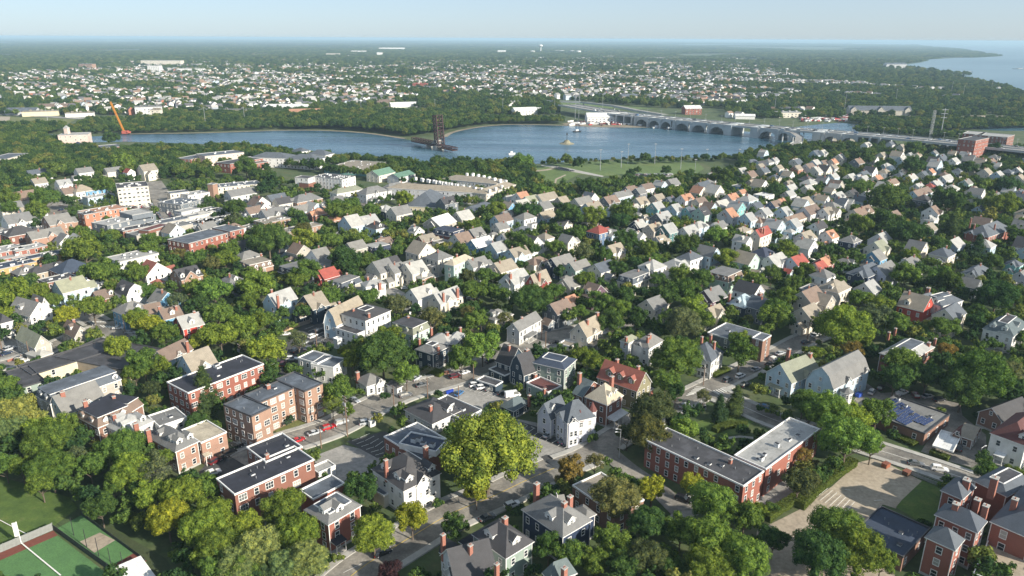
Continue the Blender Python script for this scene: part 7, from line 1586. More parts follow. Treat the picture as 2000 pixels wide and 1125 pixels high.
MESHF = plain('dark_mesh', (.035, .045, .04), .8); fence('cage_fence', 'dark mesh fence on the field side of the batting cages', 'A1', (385, 795), (860, 1140), 1.8, MESHF); fence('cage_fence', 'dark mesh fence on the tree side of the batting cages', 'A1', (590, 690), (1045, 1025), 1.2, MESHF)
for i, (x, y, xt, yt) in enumerate(((533, 835, 508, 680), (627, 920, 590, 735), (713, 985, 680, 800), (803, 1060, 770, 865), (893, 1090, 870, 935))):
    p = gc('A1', x, y); m_ = MB(); m_.cyl((0, 0, 0), (0, 0, 5.5), .09, .07, 6); o = m_.obj('cage_post', [DKMET], None, Matrix.Translation((p.x, p.y, 0))); tag(o, 'dark post of the batting cages, number %s from the far end' % ('first', 'second', 'third', 'fourth', 'fifth')[i], 'post', 'batting cage posts')
p = gc('A1', 155, 895); root = ob('foul_pole', None, None, Matrix.Translation((p.x, p.y, 0)) @ Matrix.Rotation(R(20), 4, 'Z')); tag(root, 'white foul pole with tall white panel at the corner of the sports field', 'foul pole')
m_ = MB(); m_.cyl((0, 0, 0), (0, 0, 6.6), .12, .1, 8); m_.obj('post', [TRIM], root); m_ = MB(); m_.box(-1.0, -.1, -.04, .04, 2.4, 6.4); m_.obj('panel', [TRIM], root)
p = gc('A1', 1030, 1060); root = ob('dugout', None, None, Matrix.Translation((p.x, p.y, 0)) @ Matrix.Rotation(R(-46), 4, 'Z')); tag(root, 'dugout shelter with white corrugated roof at the bottom edge', 'shelter')
m_ = MB(); 
for i in range(24): m_.box(-1 + i * .5, -.72 + i * .5, -6, .2, 2.55, 2.63)
m_.box(-1, 11, -6, .2, 2.4, 2.55); m_.obj('roof', [plain('white_sheet_metal', (.66, .66, .63), .5)], root); m_ = MB(); m_.box(-.8, 10.8, -5.8, -5.6, 0, 2.4); m_.box(-.8, 10.8, -.2, 0, 0, 2.4); m_.obj('wall', [CONC], root)
HEDGE = plain('hedge_leaves', (.075, .10, .02), .95, 0, .5, 4, .1)
def hedge(label, c, pts, wd, h, mat=HEDGE):
    W = [gc(c, *p) for p in pts]; root = None; rr = random.Random(len(label)); V = []; F = []
    for a, b in zip(W, W[1:]):
        L_ = (b - a).length; n_ = int(L_ * 110 * max(.6, wd / 1.5)); t = (b - a).normalized(); s = Vector((-t.y, t.x, 0))
        M = Matrix.Translation(a) @ Matrix.Rotation(math.atan2(t.y, t.x), 4, 'Z'); k = len(V); mb = MB(); mb.box(0, L_, -wd/2 + .12, wd/2 - .12, 0, h - .12, 0, M); V += mb.v; F += [tuple(i + k for i in f) for f in mb.f]
        for _ in range(n_):
            u = rr.uniform(0, L_); w_ = rr.uniform(-wd/2, wd/2); z = h + rr.uniform(-.15, .2)
            if rr.random() < .55: w_ = rr.choice((-1, 1)) * (wd/2 + rr.uniform(-.1, .1)); z = rr.uniform(0, h)
            q = a + t * u + s * w_; q.z = z; e1 = Vector((rr.uniform(-1, 1), rr.uniform(-1, 1), rr.uniform(-.6, .6))) * .22; e2 = Vector((rr.uniform(-1, 1), rr.uniform(-1, 1), rr.uniform(-.6, .6))) * .22
            k = len(V); V += [tuple(q - e1), tuple(q + e2), tuple(q + e1)]; F.append((k, k + 1, k + 2))
    me_ = bpy.data.meshes.new('hedge'); me_.from_pydata(V, [], F); me_.materials.append(mat); o = ob('hedge', me_); tag(o, label, 'hedge'); return o
hedge('clipped yellow-green hedge in front of the navy colonial house', 'B3', [(130, 560), (285, 610)], 3.2, 1.9); hedge('tall hedge row between the paved lot and the long red block driveway', 'A5', [(0, 640), (120, 520), (240, 420), (390, 320)], 3.0, 2.2)
hedge('curved clipped hedge around the garden lawn behind the long red block', 'A4', [(720, 90), (790, 60), (870, 45), (960, 55)], 2.6, 1.6); hedge('ragged hedge continuing from the garden to the paved lot', 'A4', [(1090, 730), (1180, 660), (1300, 590), (1475, 480)], 2.6, 2)
hedge('dark hedge along the street beside the blue-slate-roofed house', 'B4', [(960, 620), (1090, 560)], 2.2, 1.8); hedge('planted border below the solar-roofed building', 'A5', [(700, 130), (800, 170), (840, 190)], 3, 1.2); hedge('low dark hedge in front of the carport', 'A5', [(945, 240), (1080, 290)], 2.4, 1.3)
# bins, dumpster, cabinets
BLUEB = plain('blue_plastic', (.02, .06, .38), .5)
for i, (c, x, y, t) in enumerate((('B3', 330, 765, 'leftmost'), ('B3', 345, 758, 'second from the left'), ('B3', 360, 752, 'third from the left'), ('B3', 375, 748, 'rightmost'))):
    p = gc(c, x, y); b_ = MB(); b_.v = [(-.28, -.3, 0), (.28, -.3, 0), (.28, .3, 0), (-.28, .3, 0), (-.36, -.4, 1.05), (.36, -.4, 1.05), (.36, .4, 1.05), (-.36, .4, 1.05)]; b_.f = [(0, 1, 5, 4), (1, 2, 6, 5), (2, 3, 7, 6), (3, 0, 4, 7), (4, 5, 6, 7)]; b_.m = [0] * 5
    root = ob('wheeled_bin', None, None, Matrix.Translation((p.x, p.y, 0)) @ Matrix.Rotation(R(30), 4, 'Z')); tag(root, 'blue wheeled bin, %s of the row on the paved lot' % t, 'bin', 'blue bins'); b_.obj('body', [BLUEB], root); l_ = MB(); l_.box(-.4, .4, -.44, .44, 1.06, 1.14); l_.obj('lid', [BLUEB], root)
def skip(c, x, y, col, label):
    p = gc(c, x, y); root = ob('dumpster', None, None, Matrix.Translation((p.x, p.y, 0)) @ Matrix.Rotation(R(35), 4, 'Z')); tag(root, label, 'dumpster'); m_ = MB(); m_.box(-1.1, 1.1, -.8, .8, .1, 1.3); m_.obj('body', [plain(col[0], col[1], .6)], root); m_ = MB(); m_.box(-1.15, 1.15, -.85, .85, 1.3, 1.42); m_.obj('lid', [plain(col[2], col[3], .6)], root)
skip('B2', 635, 530, ('green_steel', (.03, .10, .06), 'yellow_plastic', (.60, .50, .04)), 'green dumpster with yellow lid behind the tan brick block'); skip('B2', 600, 520, ('green_steel', (.03, .10, .06), 'white_plastic', (.6, .6, .6)), 'green dumpster with pale lid left of the yellow-lidded one'); skip('A5', 625, 340, ('brown_steel', (.25, .08, .04), 'brown_steel_lid', (.20, .07, .04)), 'rust-brown container standing at the edge of the tan paved lot'); skip('A5', 775, 395, ('dark_brown_steel', (.10, .05, .03), 'brown_steel_lid', (.20, .07, .04)), 'dark brown container near the railing of the paved lot'); skip('B5', 525, 785, ('blue_steel', (.03, .08, .40), 'blue_steel_lid', (.03, .07, .32)), 'blue container beside the bay turret of the gambrel house')
p = gc('A2', 1205, 45); root = ob('utility_cabinet', None, None, Matrix.Translation((p.x, p.y, 0)) @ Matrix.Rotation(R(40), 4, 'Z')); tag(root, 'white utility cabinet beside the silver hatchback', 'cabinet'); m_ = MB(); m_.box(-1, 1, -.7, .7, .1, 2.1); m_.obj('body', [TRIM], root); m_ = MB(); m_.box(-.9, -.05, -.74, -.7, .3, 1.9); m_.box(.05, .9, -.74, -.7, .3, 1.9); m_.obj('door', [EQUIP], root)
fence('metal_railing', 'thin metal railing between the tan lot and the street', 'A5', (780, 385), (1010, 480), 1.1, METAL, 'railing')
# turrets of the Victorian house and bay of the gambrel house
def turret(c, x, y, z0, z1, zr, r_, wall, roofk, label, host):
    p = gc(c, x, y, z1); Mi = host.matrix_basis.inverted(); M = Mi @ Matrix.Translation((p.x, p.y, 0)); m_ = MB(); m_.cyl((0, 0, z0), (0, 0, z1), r_, r_, 8); t = m_.obj('turret', [wallmat(wall)], host, M)
    q = MB(); q.cyl((0, 0, z1), (0, 0, zr), r_ * 1.2, .04, 8); q.cyl((0, 0, z1 - .15), (0, 0, z1), r_ * 1.2, r_ * 1.2, 8, 1); q.obj('turret_roof', [roofmat(roofk), TRIM], t)
    for a in (-150, -105, -60): window(t, Matrix.Rotation(R(a), 4, 'Z') @ Matrix.Translation((r_ * .93, 0, z1 - 2.2)) @ Matrix.Rotation(R(90), 4, 'Z'), .6, 1.3)
hv = next(b for b in BLD if 'Victorian house with dark slate' in b['label'])['root']; turret('B3', 1495, 985, 0, 8.0, 11.4, 1.5, 'lav', 'maroon', '', hv); turret('B3', 1606, 905, 0, 8.4, 11.4, 1.3, 'lav', 'maroon', '', hv)
hg = next(b for b in BLD if 'bay turret' in b['label'])['root']; turret('B5', 425, 738, 0, 6.2, 7.8, 1.9, 'white', 'grey', '', hg)
# solar panels
hs = next(b for b in BLD if 'solar panels' in b['label'])['root']; SOL = plain('solar_cells', (.02, .035, .10), .2, 0, .1, 6); sm_ = MB(); sm_.box(-.78, .78, -.48, .48, 0, .05); sm_.box(-.8, .8, -.5, -.48, -.02, .07, 1); sm_.box(-.8, .8, .48, .5, -.02, .07, 1); smm = sm_.mesh('solar_panel', [SOL, METAL]); Mi = hs.matrix_basis.inverted()
thS = hs.matrix_basis.to_euler().z
def prow(a, b, n_, rows, dv):
    for r__ in range(rows):
        for i in range(n_):
            t = i / max(1, n_ - 1); p = gc('B5', lerp(a[0], b[0], t) + dv[0] * r__, lerp(a[1], b[1], t) + dv[1] * r__, 4.3)
            ob('solar_panel', smm, hs, Mi @ Matrix.Translation((p.x, p.y, 4.25)) @ Matrix.Rotation(thS, 4, 'Z') @ Matrix.Rotation(R(6), 4, 'X'))
for (a, b, n_) in (((735, 870), (850, 810), 7), ((795, 897), (905, 845), 7), ((850, 925), (950, 872), 6), ((905, 955), (975, 905), 5), ((965, 975), (1030, 940), 4), ((1030, 995), (1085, 965), 4), ((1085, 1015), (1150, 980), 4)): prow(a, b, n_, 2, (20, 11))
prow((865, 985), (905, 965), 3, 4, (26, 13))
# ---------------------------------------------------------------- terrace of the mansion
hm = next(b for b in BLD if b['label'] and b['label'].startswith('red brick mansion with slate'))['root']; Mi = hm.matrix_basis.inverted(); p = gc('A5', 1480, 1085, 4.5); M = Mi @ Matrix.Translation((p.x, p.y, 0)) @ Matrix.Rotation(R(48), 4, 'Z')
m_ = MB(); m_.box(-7, 12, -5, 5, 0, 4.4); te = m_.obj('terrace', [wallmat('brickr')], hm, M); m_ = MB(); m_.box(-6.8, 12, -4.8, 4.8, 4.4, 4.46); m_.obj('terrace_floor', [TANL], te)
m_ = MB(); m_.box(-7.1, 12, 4.8, 5.0, 5.3, 5.42); m_.box(-7.1, -6.9, -5, 4.8, 5.3, 5.42); 
for i in range(40): m_.box(-7 + i * .48, -6.88 + i * .48, 4.84, 4.96, 4.4, 5.3)
for i in range(20): m_.box(-7.06, -6.94, -5 + i * .48, -4.88 + i * .48, 4.4, 5.3)
m_.obj('balustrade', [TRIM], te)
# ---------------------------------------------------------------- raised drawbridge
RUST = plain('rusted_steel', (.055, .026, .026), .8, .2, .35, .5); pb = G(856, 292); root = ob('raised_drawbridge', None, None, Matrix.Translation((pb.x, pb.y, 0)) @ Matrix.Rotation(R(128), 4, 'Z')); tag(root, 'rust-red steel truss drawbridge stuck upright in the river', 'bridge')
def truss(mb, M, L_, wd, dp, n_, t=.45):
    c = [(0, s * wd/2, z) for s in (-1, 1) for z in (0, dp)]
    def bar(a, b, r_=t): mb.cyl(M @ Vector(a), M @ Vector(b), r_, r_, 4, 0, True)
    for s in (-1, 1):
        y = s * wd/2
        for z in (0, dp): bar((0, y, z), (L_, y, z))
        for i in range(n_ + 1):
            x = L_ * i / n_; bar((x, y, 0), (x, y, dp), t * .7)
            if i < n_: x2 = L_ * (i + 1) / n_; bar((x, y, 0), (x2, y, dp), t * .6); bar((x, y, dp), (x2, y, 0), t * .6)
    for i in range(n_ + 1):
        x = L_ * i / n_
        for z in (0, dp): bar((x, -wd/2, z), (x, wd/2, z), t * .7)
        if i < n_: bar((x, -wd/2, 0), (L_ * (i + 1) / n_, wd/2, 0), t * .5)
mb = MB(); truss(mb, Matrix.Translation((0, 0, 5)) @ Matrix.Rotation(R(-84), 4, 'Y'), 33, 8, 7, 8, .7); mb.obj('leaf_span', [RUST], root)
mb = MB(); truss(mb, Matrix.Translation((4, 0, 4)), 50, 6, 4, 9, .45); mb.box(4, 54, -3.5, 3.5, 3.2, 4); mb.obj('approach_span', [RUST], root)
mb = MB(); truss(mb, Matrix.Translation((-34, 0, 3)), 30, 7, 3, 5, .4); mb.box(-34, -4, -3.5, 3.5, 2.4, 3); mb.obj('approach_span', [RUST], root)
mb = MB(); mb.box(-3, 3, -4, 4, 7, 11); mb.obj('counterweight', [CONC], root); mb = MB(); mb.box(-4, 4, -5, 5, 0, 4); mb.box(18, 21, -4, 4, 0, 4); mb.obj('pier', [CONC], root)
# ---------------------------------------------------------------- arched road bridge
BC = plain('bridge_concrete', (.40, .42, .42), .9, 0, .12, .1); 
DECKP = [(1090, 205), (1190, 222), (1240, 227.5), (1400, 243), (1530, 254), (1600, 259), (1700, 267), (1800, 276), (1900, 286), (2040, 300)]
root = ob('arched_bridge', None); tag(root, 'long concrete arch bridge carrying a highway across the river', 'bridge')
dz = 13.0; DW = [G(px, py, dz) for px, py in DECKP]
def along(t):                       # parameter in picture columns
    for a, b, (ax, _), (bx, _) in zip(DW, DW[1:], DECKP, DECKP[1:]):
        if t <= bx: return a.lerp(b, (t - ax) / (bx - ax)), (b - a).normalized()
    return DW[-1], (DW[-1] - DW[-2]).normalized()
mb = MB(); mr = MB(); ml = MB()
for a, b in zip(DW, DW[1:]):
    d_ = (b - a); L_ = d_.length; M = Matrix.Translation((a.x, a.y, 0)) @ Matrix.Rotation(math.atan2(d_.y, d_.x), 4, 'Z')
    mb.box(-.5, L_ + .5, 0, 36, dz - 1.6, dz - .3, 0, M); mr.box(0, L_, .6, 35.4, dz - .3, dz - .25, 0, M)
    for y in (0, 17.6, 35.5): mb.box(-.5, L_ + .5, y, y + .5, dz - .3, dz + .8, 0, M)
    for y in (6, 11.5, 24, 29.5):
        x = 0
        while x < L_: ml.box(x, x + 5, y, y + .3, dz - .25, dz - .22, 0, M); x += 14
mb.obj('deck', [BC], root); mr.obj('roadway', [CONCL], root); ml.obj('lane_marking', [PAINT], root)
ARC = [(1241, 1268), (1268, 1293), (1293, 1316), (1322, 1350), (1353, 1382), (1386, 1418), (1483, 1520), (1520, 1545), (1545, 1558), (1608, 1642), (1642, 1680)]
for x0, x1 in ARC:
    a, d_ = along(x0); b, _ = along(x1); L_ = (b - a).length; M = Matrix.Translation((a.x, a.y, 0)) @ Matrix.Rotation(math.atan2((b - a).y, (b - a).x), 4, 'Z'); m_ = MB(); n_ = 12; tp = dz - 1.6
    arc = [(L_ * (.06 + .88 * i / n_), .3 + (tp - 2.2) * math.sqrt(max(0, 1 - (2 * i / n_ - 1) ** 2))) for i in range(n_ + 1)]
    for y0, y1 in ((.2, 1.2), (14, 15.2), (34.8, 35.8)):
        for (xa, za), (xb, zb) in zip(arc, arc[1:]):
            for y in (y0, y1): m_.poly([M @ Vector((xa, y, za)), M @ Vector((xb, y, zb)), M @ Vector((xb, y, tp)), M @ Vector((xa, y, tp))])
            m_.poly([M @ Vector((xa, y0, za)), M @ Vector((xb, y0, zb)), M @ Vector((xb, y1, zb)), M @ Vector((xa, y1, za))])
    m_.obj('arch', [BC], root); m_ = MB(); m_.box(-1.6, 1.6, -1, 37, -1, dz + .2, 0, M); m_.obj('pier', [BC], root)
for x in (1424, 1476, 1596, 1320, 1190, 1205, 1220, 1235, 1700, 1720):
    a, d_ = along(x); M = Matrix.Translation((a.x, a.y, 0)) @ Matrix.Rotation(math.atan2(d_.y, d_.x), 4, 'Z'); m_ = MB(); w_ = 5 if x in (1424, 1476, 1596) else 1.2; m_.box(-w_, w_, -1.5, 37, -1, dz - .2 if w_ < 5 else dz + .6, 0, M); m_.obj('pier', [BC], root)
for i in range(26):
    a, d_ = along(1250 + i * 29); nn = Vector((-d_.y, d_.x, 0)); q = a + nn * 17.9; m_ = MB(); m_.cyl((0, 0, dz), (0, 0, dz + 10), .16, .1, 6); m_.box(-1.6, 1.6, -.15, .15, dz + 9.9, dz + 10.1); o = m_.obj('street_lamp', [METAL], None, Matrix.Translation((q.x, q.y, 0))); tag(o, 'tall double lamp on the bridge median, %s from the left end' % ORD[i], 'street lamp', 'bridge lamps')
CBX = sorted(rc_.uniform(1130, 1980) for _ in range(46))
for i in range(46):
    a, d_ = along(CBX[i]); nn = Vector((-d_.y, d_.x, 0)); s = rc_.choice((4, 8.5, 13, 22, 27, 32)); q = a + nn * s; kk = rc_.choice(('sedan', 'suv', 'van')); m_ = CM[kk]; r_ = ob('car', None, None, Matrix.Translation((q.x, q.y, dz - .2)) @ Matrix.Rotation(math.atan2(d_.y, d_.x) + (math.pi if s < 17 else 0), 4, 'Z')); cn = rc_.choice(('white', 'silver', 'black', 'grey', 'blue')); tag(r_, '%s %s on the %s side of the bridge road, %s from the %s' % (cn, 'van' if kk == 'van' else 'car', 'near' if s < 17 else 'far', ORD[i if i < 23 else 45 - i], 'left' if i < 23 else 'right'), 'car', 'cars on the bridge'); cc = (*CCOL[cn], 1)
    for nm in ('body', 'roof'): z_ = ob(nm, m_[nm], r_); z_.color = cc
    ob('window', m_['glass'], r_)
# curved ramp off the bridge
RP = [(1530, 255.5), (1550, 260), (1562, 268), (1560, 277), (1545, 284), (1520, 291), (1500, 299)]
ro = MB(); W = [G(px, py, z) for (px, py), z in zip(RP, (13, 12, 11, 9, 6, 3, .6))]
for a, b in zip(W, W[1:]):
    t = (b - a); t.z = 0; t.normalize(); s = Vector((-t.y, t.x, 0)) * 4.5; ro.poly([a - s, b - s, b + s, a + s]); 
    for k in (-1, 1): ro.poly([a + s * k + Vector((0, 0, .9)), b + s * k + Vector((0, 0, .9)), b + s * k - Vector((0, 0, 1.6)), a + s * k - Vector((0, 0, 1.6))], 1)
    ro.cyl((a.x, a.y, 0), (a.x, a.y, max(.5, a.z)), 1, 1, 8, 1)
o = ro.obj('curved_ramp', [CONCL, BC]); tag(o, 'curved concrete ramp swinging down from the arched bridge', 'ramp')
# upper highway ramp left of the bridge
ro = MB(); W = [G(*p, 9) for p in ((1070, 196), (1140, 199), (1200, 206), (1250, 216), (1300, 224))]
for a, b in zip(W, W[1:]):
    t = (b - a).normalized(); s = Vector((-t.y, t.x, 0)) * 7; ro.poly([a - s, b - s, b + s, a + s]); ro.poly([a - s + Vector((0, 0, 1)), b - s + Vector((0, 0, 1)), b - s - Vector((0, 0, 2)), a - s - Vector((0, 0, 2))], 1); ro.cyl((a.x, a.y, 0), (a.x, a.y, 9), 1.2, 1.2, 8, 1)
o = ro.obj('highway_ramp', [CONCL, BC]); tag(o, 'pale elevated highway ramp behind the boatyard', 'ramp')
# ---------------------------------------------------------------- crane, water towers, tanks, pylons, boats
ORG = plain('orange_paint', (.62, .24, .03), .6); p = G(245, 263); root = ob('crawler_crane', None, None, Matrix.Translation((p.x, p.y, 0))); tag(root, 'orange lattice-boom crane leaning left beside the river', 'crane')
mb = MB(); q = G(229, 252); topx = (229 - 245) / ppm(p); truss(mb, Matrix.Translation((0, 0, 3)) @ Matrix.Rotation(R(-90 - 17), 4, 'Y'), 40, 1.5, 1.5, 18, .16); mb.obj('boom', [ORG], root); mb = MB(); mb.box(-3, 4, -3, 3, 1.4, 5); mb.box(3, 6, -3, 3, 2, 4); mb.obj('cab', [plain('crane_red', (.40, .10, .07), .6)], root); mb = MB(); mb.box(-4, 4, -3.4, -2, 0, 1.4); mb.box(-4, 4, 2, 3.4, 0, 1.4); mb.obj('crawler_track', [DKMET], root)
def wtower(px, py, h, r_, label):
    p = G(px, py); root = ob('water_tower', None, None, Matrix.Translation((p.x, p.y, 0))); tag(root, label, 'water tower'); m_ = MB(); m_.cyl((0, 0, 0), (0, 0, h), r_ * .28, r_ * .2, 12); m_.cyl((0, 0, 0), (0, 0, 3), r_ * .5, r_ * .28, 12); m_.obj('shaft', [TRIM], root)
    m_ = MB(); pr = [(0.2, 0), (.75, .18), (1, .45), (1, .65), (.75, .92), (.3, 1.05), (.02, 1.08)]
    for (a, za), (b, zb) in zip(pr, pr[1:]): m_.cyl((0, 0, h + (za - .1) * r_ * 1.1), (0, 0, h + (zb - .1) * r_ * 1.1), a * r_, b * r_, 16, 0, False)
    m_.obj('tank', [TRIM], root)
wtower(1056, 102, 48, 19, 'white mushroom-shaped water tower on the plain above the town'); wtower(1535, 152, 26, 4.5, 'slim white standpipe tower right of the distant town'); wtower(674, 75.9, 150, 90, 'tiny white water tower on the far left horizon') if 0 else None
for i, (x, y, a) in enumerate(((1088, 101.5, 22), (1098, 101.8, 26), (1118, 102, 28), (1130, 102.2, 22), (1040, 102.5, 22))):
    p = G(x, y); m_ = MB(); m_.cyl((0, 0, 0), (0, 0, 14), a, a, 20); m_.cyl((0, 0, 14), (0, 0, 17), a, 2, 20); o = m_.obj('storage_tank', [TRIM], None, Matrix.Translation((p.x, p.y, 0))); tag(o, ('leftmost white round tank right of the mushroom water tower', 'second white round tank right of the mushroom water tower', 'large white round tank in the middle of the far group', 'rightmost white round tank of the far group', 'white round tank left of the mushroom water tower')[i], 'tank', 'white storage tanks')
def mast(c, x, y, ht, label, cat='light pole'):
    p = gc(c, x, y); m_ = MB(); m_.cyl((0, 0, 0), (0, 0, ht), .35 if ht > 14 else .2, .15, 6); m_.box(-1.2, 1.2, -.2, .2, ht - .5, ht + .2); o = m_.obj('light_pole', [METAL], None, Matrix.Translation((p.x, p.y, 0))); tag(o, label, cat, 'light poles')
for i, (c, x, y, ht) in enumerate((('D4', 130, 500, 20), ('D4', 392, 498, 20), ('D4', 645, 555, 20), ('D3', 1860, 565, 20), ('D4', 65, 540, 16), ('D4', 785, 590, 13), ('D4', 898, 470, 12), ('D4', 1215, 470, 12))): mast(c, x, y, ht, 'tall pale floodlight pole beside the park field, %s' % ('left of the middle of the grass', 'in the middle of the waterside edge', 'on the right part of the grass', 'beside the white goal posts', 'between two round trees', 'at the right corner of the grass', 'beside the round waterside tree', 'beside the small dark waterside tree')[i])
MASTS = []
for i, (x, y, ht) in enumerate(((1083, 222, 30), (1123, 236, 40), (1130, 236, 36), (1176, 226, 34), (1132, 200, 22), (1268, 205, 24), (1512, 222, 30), (1648, 222, 36), (1748, 205, 30), (1857, 186, 30), (1880, 192, 26), (1920, 172, 26), (1936, 176, 22), (1665, 160, 30), (1610, 160, 26), (94, 240, 22), (402, 246, 26), (478, 236, 20), (706, 224, 20), (850, 218, 20), (982, 222, 24))): mast('P', x, y, ht, 'mast', 'mast'); MASTS.append((list(C.objects)[-1], (x, y - 10)))
p = G(1836, 270); m_ = MB(); m_.cyl((0, 0, 0), (0, 0, 38), .6, .3, 8)
for z in (26, 31, 36): m_.box(-4, 4, -.25, .25, z, z + .4)
o = m_.obj('power_pylon', [METAL], None, Matrix.Translation((p.x, p.y, 0))); tag(o, 'tall pale power line mast right of the arched bridge', 'pylon')
p = G(1818, 272); mb = MB(); truss(mb, Matrix.Rotation(R(-90), 4, 'Y'), 36, 2.4, 2.4, 10, .11); o = mb.obj('power_pylon', [METAL], None, Matrix.Translation((p.x, p.y, 0))); tag(o, 'grey lattice pylon just left of the tall power mast', 'pylon')
p = G(1107, 281); root = ob('rock_islet', None, None, Matrix.Translation((p.x, p.y, 0))); tag(root, 'small rocky islet with a beacon post in the middle of the water', 'islet'); m_ = MB(); m_.cyl((0, 0, -.5), (0, 0, 1.2), 11, 7, 14); m_.cyl((0, 0, 1.2), (0, 0, 4.5), 5, 2.5, 10); m_.obj('rock', [plain('lichen_rock', (.22, .20, .13), .95, 0, .4, .3)], root); m_ = MB(); m_.cyl((0, 0, 4.5), (0, 0, 13), .35, .3, 6); m_.box(-.8, .8, -.8, .8, 10.5, 13); m_.obj('beacon', [DKMET], root)
def boat(x, y, L_, label, mast_=False, deg=20):
    p = G(x, y); root = ob('boat', None, None, Matrix.Translation((p.x, p.y, .05)) @ Matrix.Rotation(R(deg), 4, 'Z')); tag(root, label, 'boat'); b_ = MB(); w_ = L_ * .15
    b_.v = [(-L_/2, -w_, 1.6), (L_ * .2, -w_, 1.6), (L_/2, 0, 2), (L_ * .2, w_, 1.6), (-L_/2, w_, 1.6), (-L_/2, -w_ * .7, -.2), (L_ * .2, -w_ * .6, -.2), (L_ * .42, 0, -.2), (L_ * .2, w_ * .6, -.2), (-L_/2, w_ * .7, -.2)]
    b_.f = [(0, 1, 2, 3, 4), (0, 5, 6, 1), (1, 6, 7, 2), (2, 7, 8, 3), (3, 8, 9, 4), (4, 9, 5, 0)]; b_.m = [0] * 6; b_.obj('hull', [TRIM if 'white' in label else DKMET], root); b_ = MB(); b_.box(-L_ * .25, L_ * .1, -w_ * .6, w_ * .6, 1.6, 3.6); b_.obj('cabin', [EQUIP], root)
    if mast_: b_ = MB(); b_.cyl((0, 0, 1.6), (0, 0, L_ * 1.4), .25, .15, 6); b_.obj('mast', [METAL], root)
boat(1128, 258, 12, 'dark sailing boat moored off the boatyard point', True); boat(1310, 253, 20, 'yellowish work barge moored before the first bridge arches'); boat(1284, 250, 16, 'low white boat at the tip of the boatyard point'); boat(1409, 258, 18, 'white boat moored beside the bridge opening'); boat(1000, 302, 8, 'small white boat near the wooded shore'); boat(1990, 135, 60, 'grey ship at the right edge of the bay', False, 175); boat(1893, 141, 26, 'small dark boat off the spit in the bay', False, 170)
# boats stored ashore / yard clutter
yard = MB(); ry = random.Random(9); 
for i in range(240):
    px, py = (ry.uniform(1565, 1658), ry.uniform(226, 238)) if i < 150 else (ry.uniform(1110, 1290), ry.uniform(238, 246)); p = G(px, py); L_ = ry.uniform(4, 10); M = Matrix.Translation((p.x, p.y, 0)) @ Matrix.Rotation(ry.uniform(0, 3.14), 4, 'Z'); yard.box(-L_/2, L_/2, -1.2, 1.2, .4, ry.uniform(1.5, 3), ry.randrange(5), M)
o = yard.obj('boatyard_clutter', [TRIM, TRIM, EQUIP, plain('yard_red', (.38, .05, .05), .6), plain('yard_brown', (.10, .05, .05), .7)]); o['kind'] = 'stuff'; o['label'] = 'stored boats and gear packed on the boatyards'
# condominium roof boxes
hc = next(b for b in BLD if b['label'] and 'condominium' in b['label'])['root']; Mi = hc.matrix_basis.inverted()
for a, b, n_ in (((60, 640), (700, 745), 12), ((560, 600), (880, 660), 7), ((130, 655), (640, 735), 9), ((620, 600), (940, 670), 7), ((780, 760), (900, 720), 3)):
    for i in range(n_):
        t = i / (n_ - 1); p = gc('D3', lerp(a[0], b[0], t), lerp(a[1], b[1], t), 11.5); m_ = MB(); m_.box(-.9, .9, -.9, .9, 9.8, 12.4); m_.obj('roof_box', [TRIM], hc, Mi @ Matrix.Translation((p.x, p.y, 0)) @ Matrix.Rotation(R(45), 4, 'Z'))
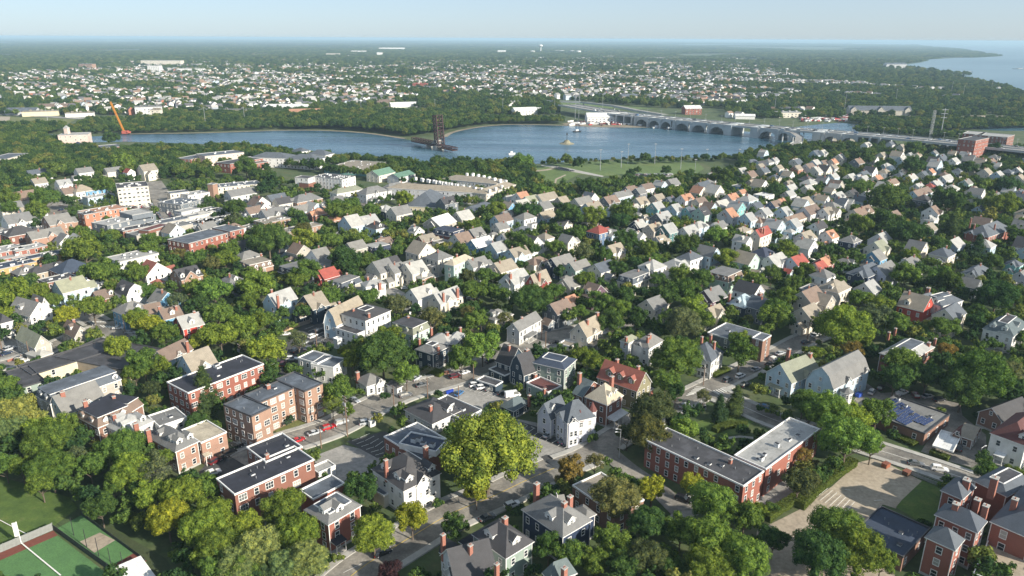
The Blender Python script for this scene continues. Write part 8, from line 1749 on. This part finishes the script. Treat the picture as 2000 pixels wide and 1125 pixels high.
# ---------------------------------------------------------------- labels from what stands around
HOLD = [b for b in BLD if b['label']]
def side(px, q):
    dx, dy = px[0] - q[0], px[1] - q[1]
    if abs(dx) > abs(dy) * 1.2: return 'right of' if dx > 0 else 'left of'
    return 'in front of' if dy > 0 else 'behind'
used = {}
def feats(wl, rf_, rc, big, dm, xg, ch):
    s = '%s %s %s with %s roof' % (WNAME[wl], TYPE[rf_], big, RNAME[rc])
    if rf_ == 'flat': s = '%s %s with flat %s roof' % (WNAME[wl], big, RNAME[rc])
    if ch and not (dm or xg): s += ' and chimney'
    if dm: s += ' and dormer'
    if xg: s += ' and cross gable'
    return s
def where(px):
    h = 'left' if px[0] < 500 else 'centre left' if px[0] < 950 else 'centre right' if px[0] < 1450 else 'right'
    return h
def finish(root, base, px, group, refs):
    rs = sorted(refs, key=lambda q: math.hypot(q[0][0] - px[0], (q[0][1] - px[1]) * 1.3))[:16]; lab = None
    for r_ in rs:
        for bb_ in (base, base.replace(' and chimney', '').replace(' and dormer', '').replace(' and cross gable', '')):
            l_ = '%s, %s the %s' % (bb_, side(px, r_[0]), r_[1])
            if len(l_.split()) <= 16 and l_ not in used: lab = l_; break
        if lab: break
    lab = lab or base; used[lab] = 1; root['label'] = lab
    if group: root['group'] = group
hrefs = [(b['px'], b['sd']) for b in HOLD]
for r_, wl, rf_, rc, big, dm, xg, ch, bi in MROOT:
    b = BLD[bi]; finish(r_, feats(wl, rf_, rc, big, dm, xg, ch), b['px'], 'wooden houses of the neighbourhood' if big == 'house' else 'flat-roofed buildings of the district', hrefs)
def tsize(r_): return 'small' if r_ < 2.8 else 'medium-sized' if r_ < 4.6 else 'large' if r_ < 7.5 else 'huge'
shape = dict(round='rounded', tall='tall-crowned', wide='spreading', sparse='thin-crowned', cone='cone-shaped', big='domed')
allref = hrefs + [(BLD[m_[8]]['px'], '%s %s %s' % (WNAME[m_[1]], TYPE[m_[2]], m_[4])) for m_ in MROOT]
for root, p, rad, t, px, py, rp_, kind in INDTREES:
    base = '%s %s %s %s' % (tsize(rad), shape[kind], TNAME[t], 'conifer' if t == 'c' else 'tree')
    finish(root, base, (px, py), 'trees of the neighbourhood', allref); root['category'] = 'tree'
frefs = [((px, py), ' '.join(l.split()[:9])) for (px, py), a, b, h, wl, rc, l in FB if len(l.split()) <= 9] + hrefs
for o, q in MASTS: finish(o, 'slender metal mast', q, 'light poles', frefs)
print('windows', NW[0], 'objects', len(bpy.data.objects), 'meshes', len(bpy.data.meshes))
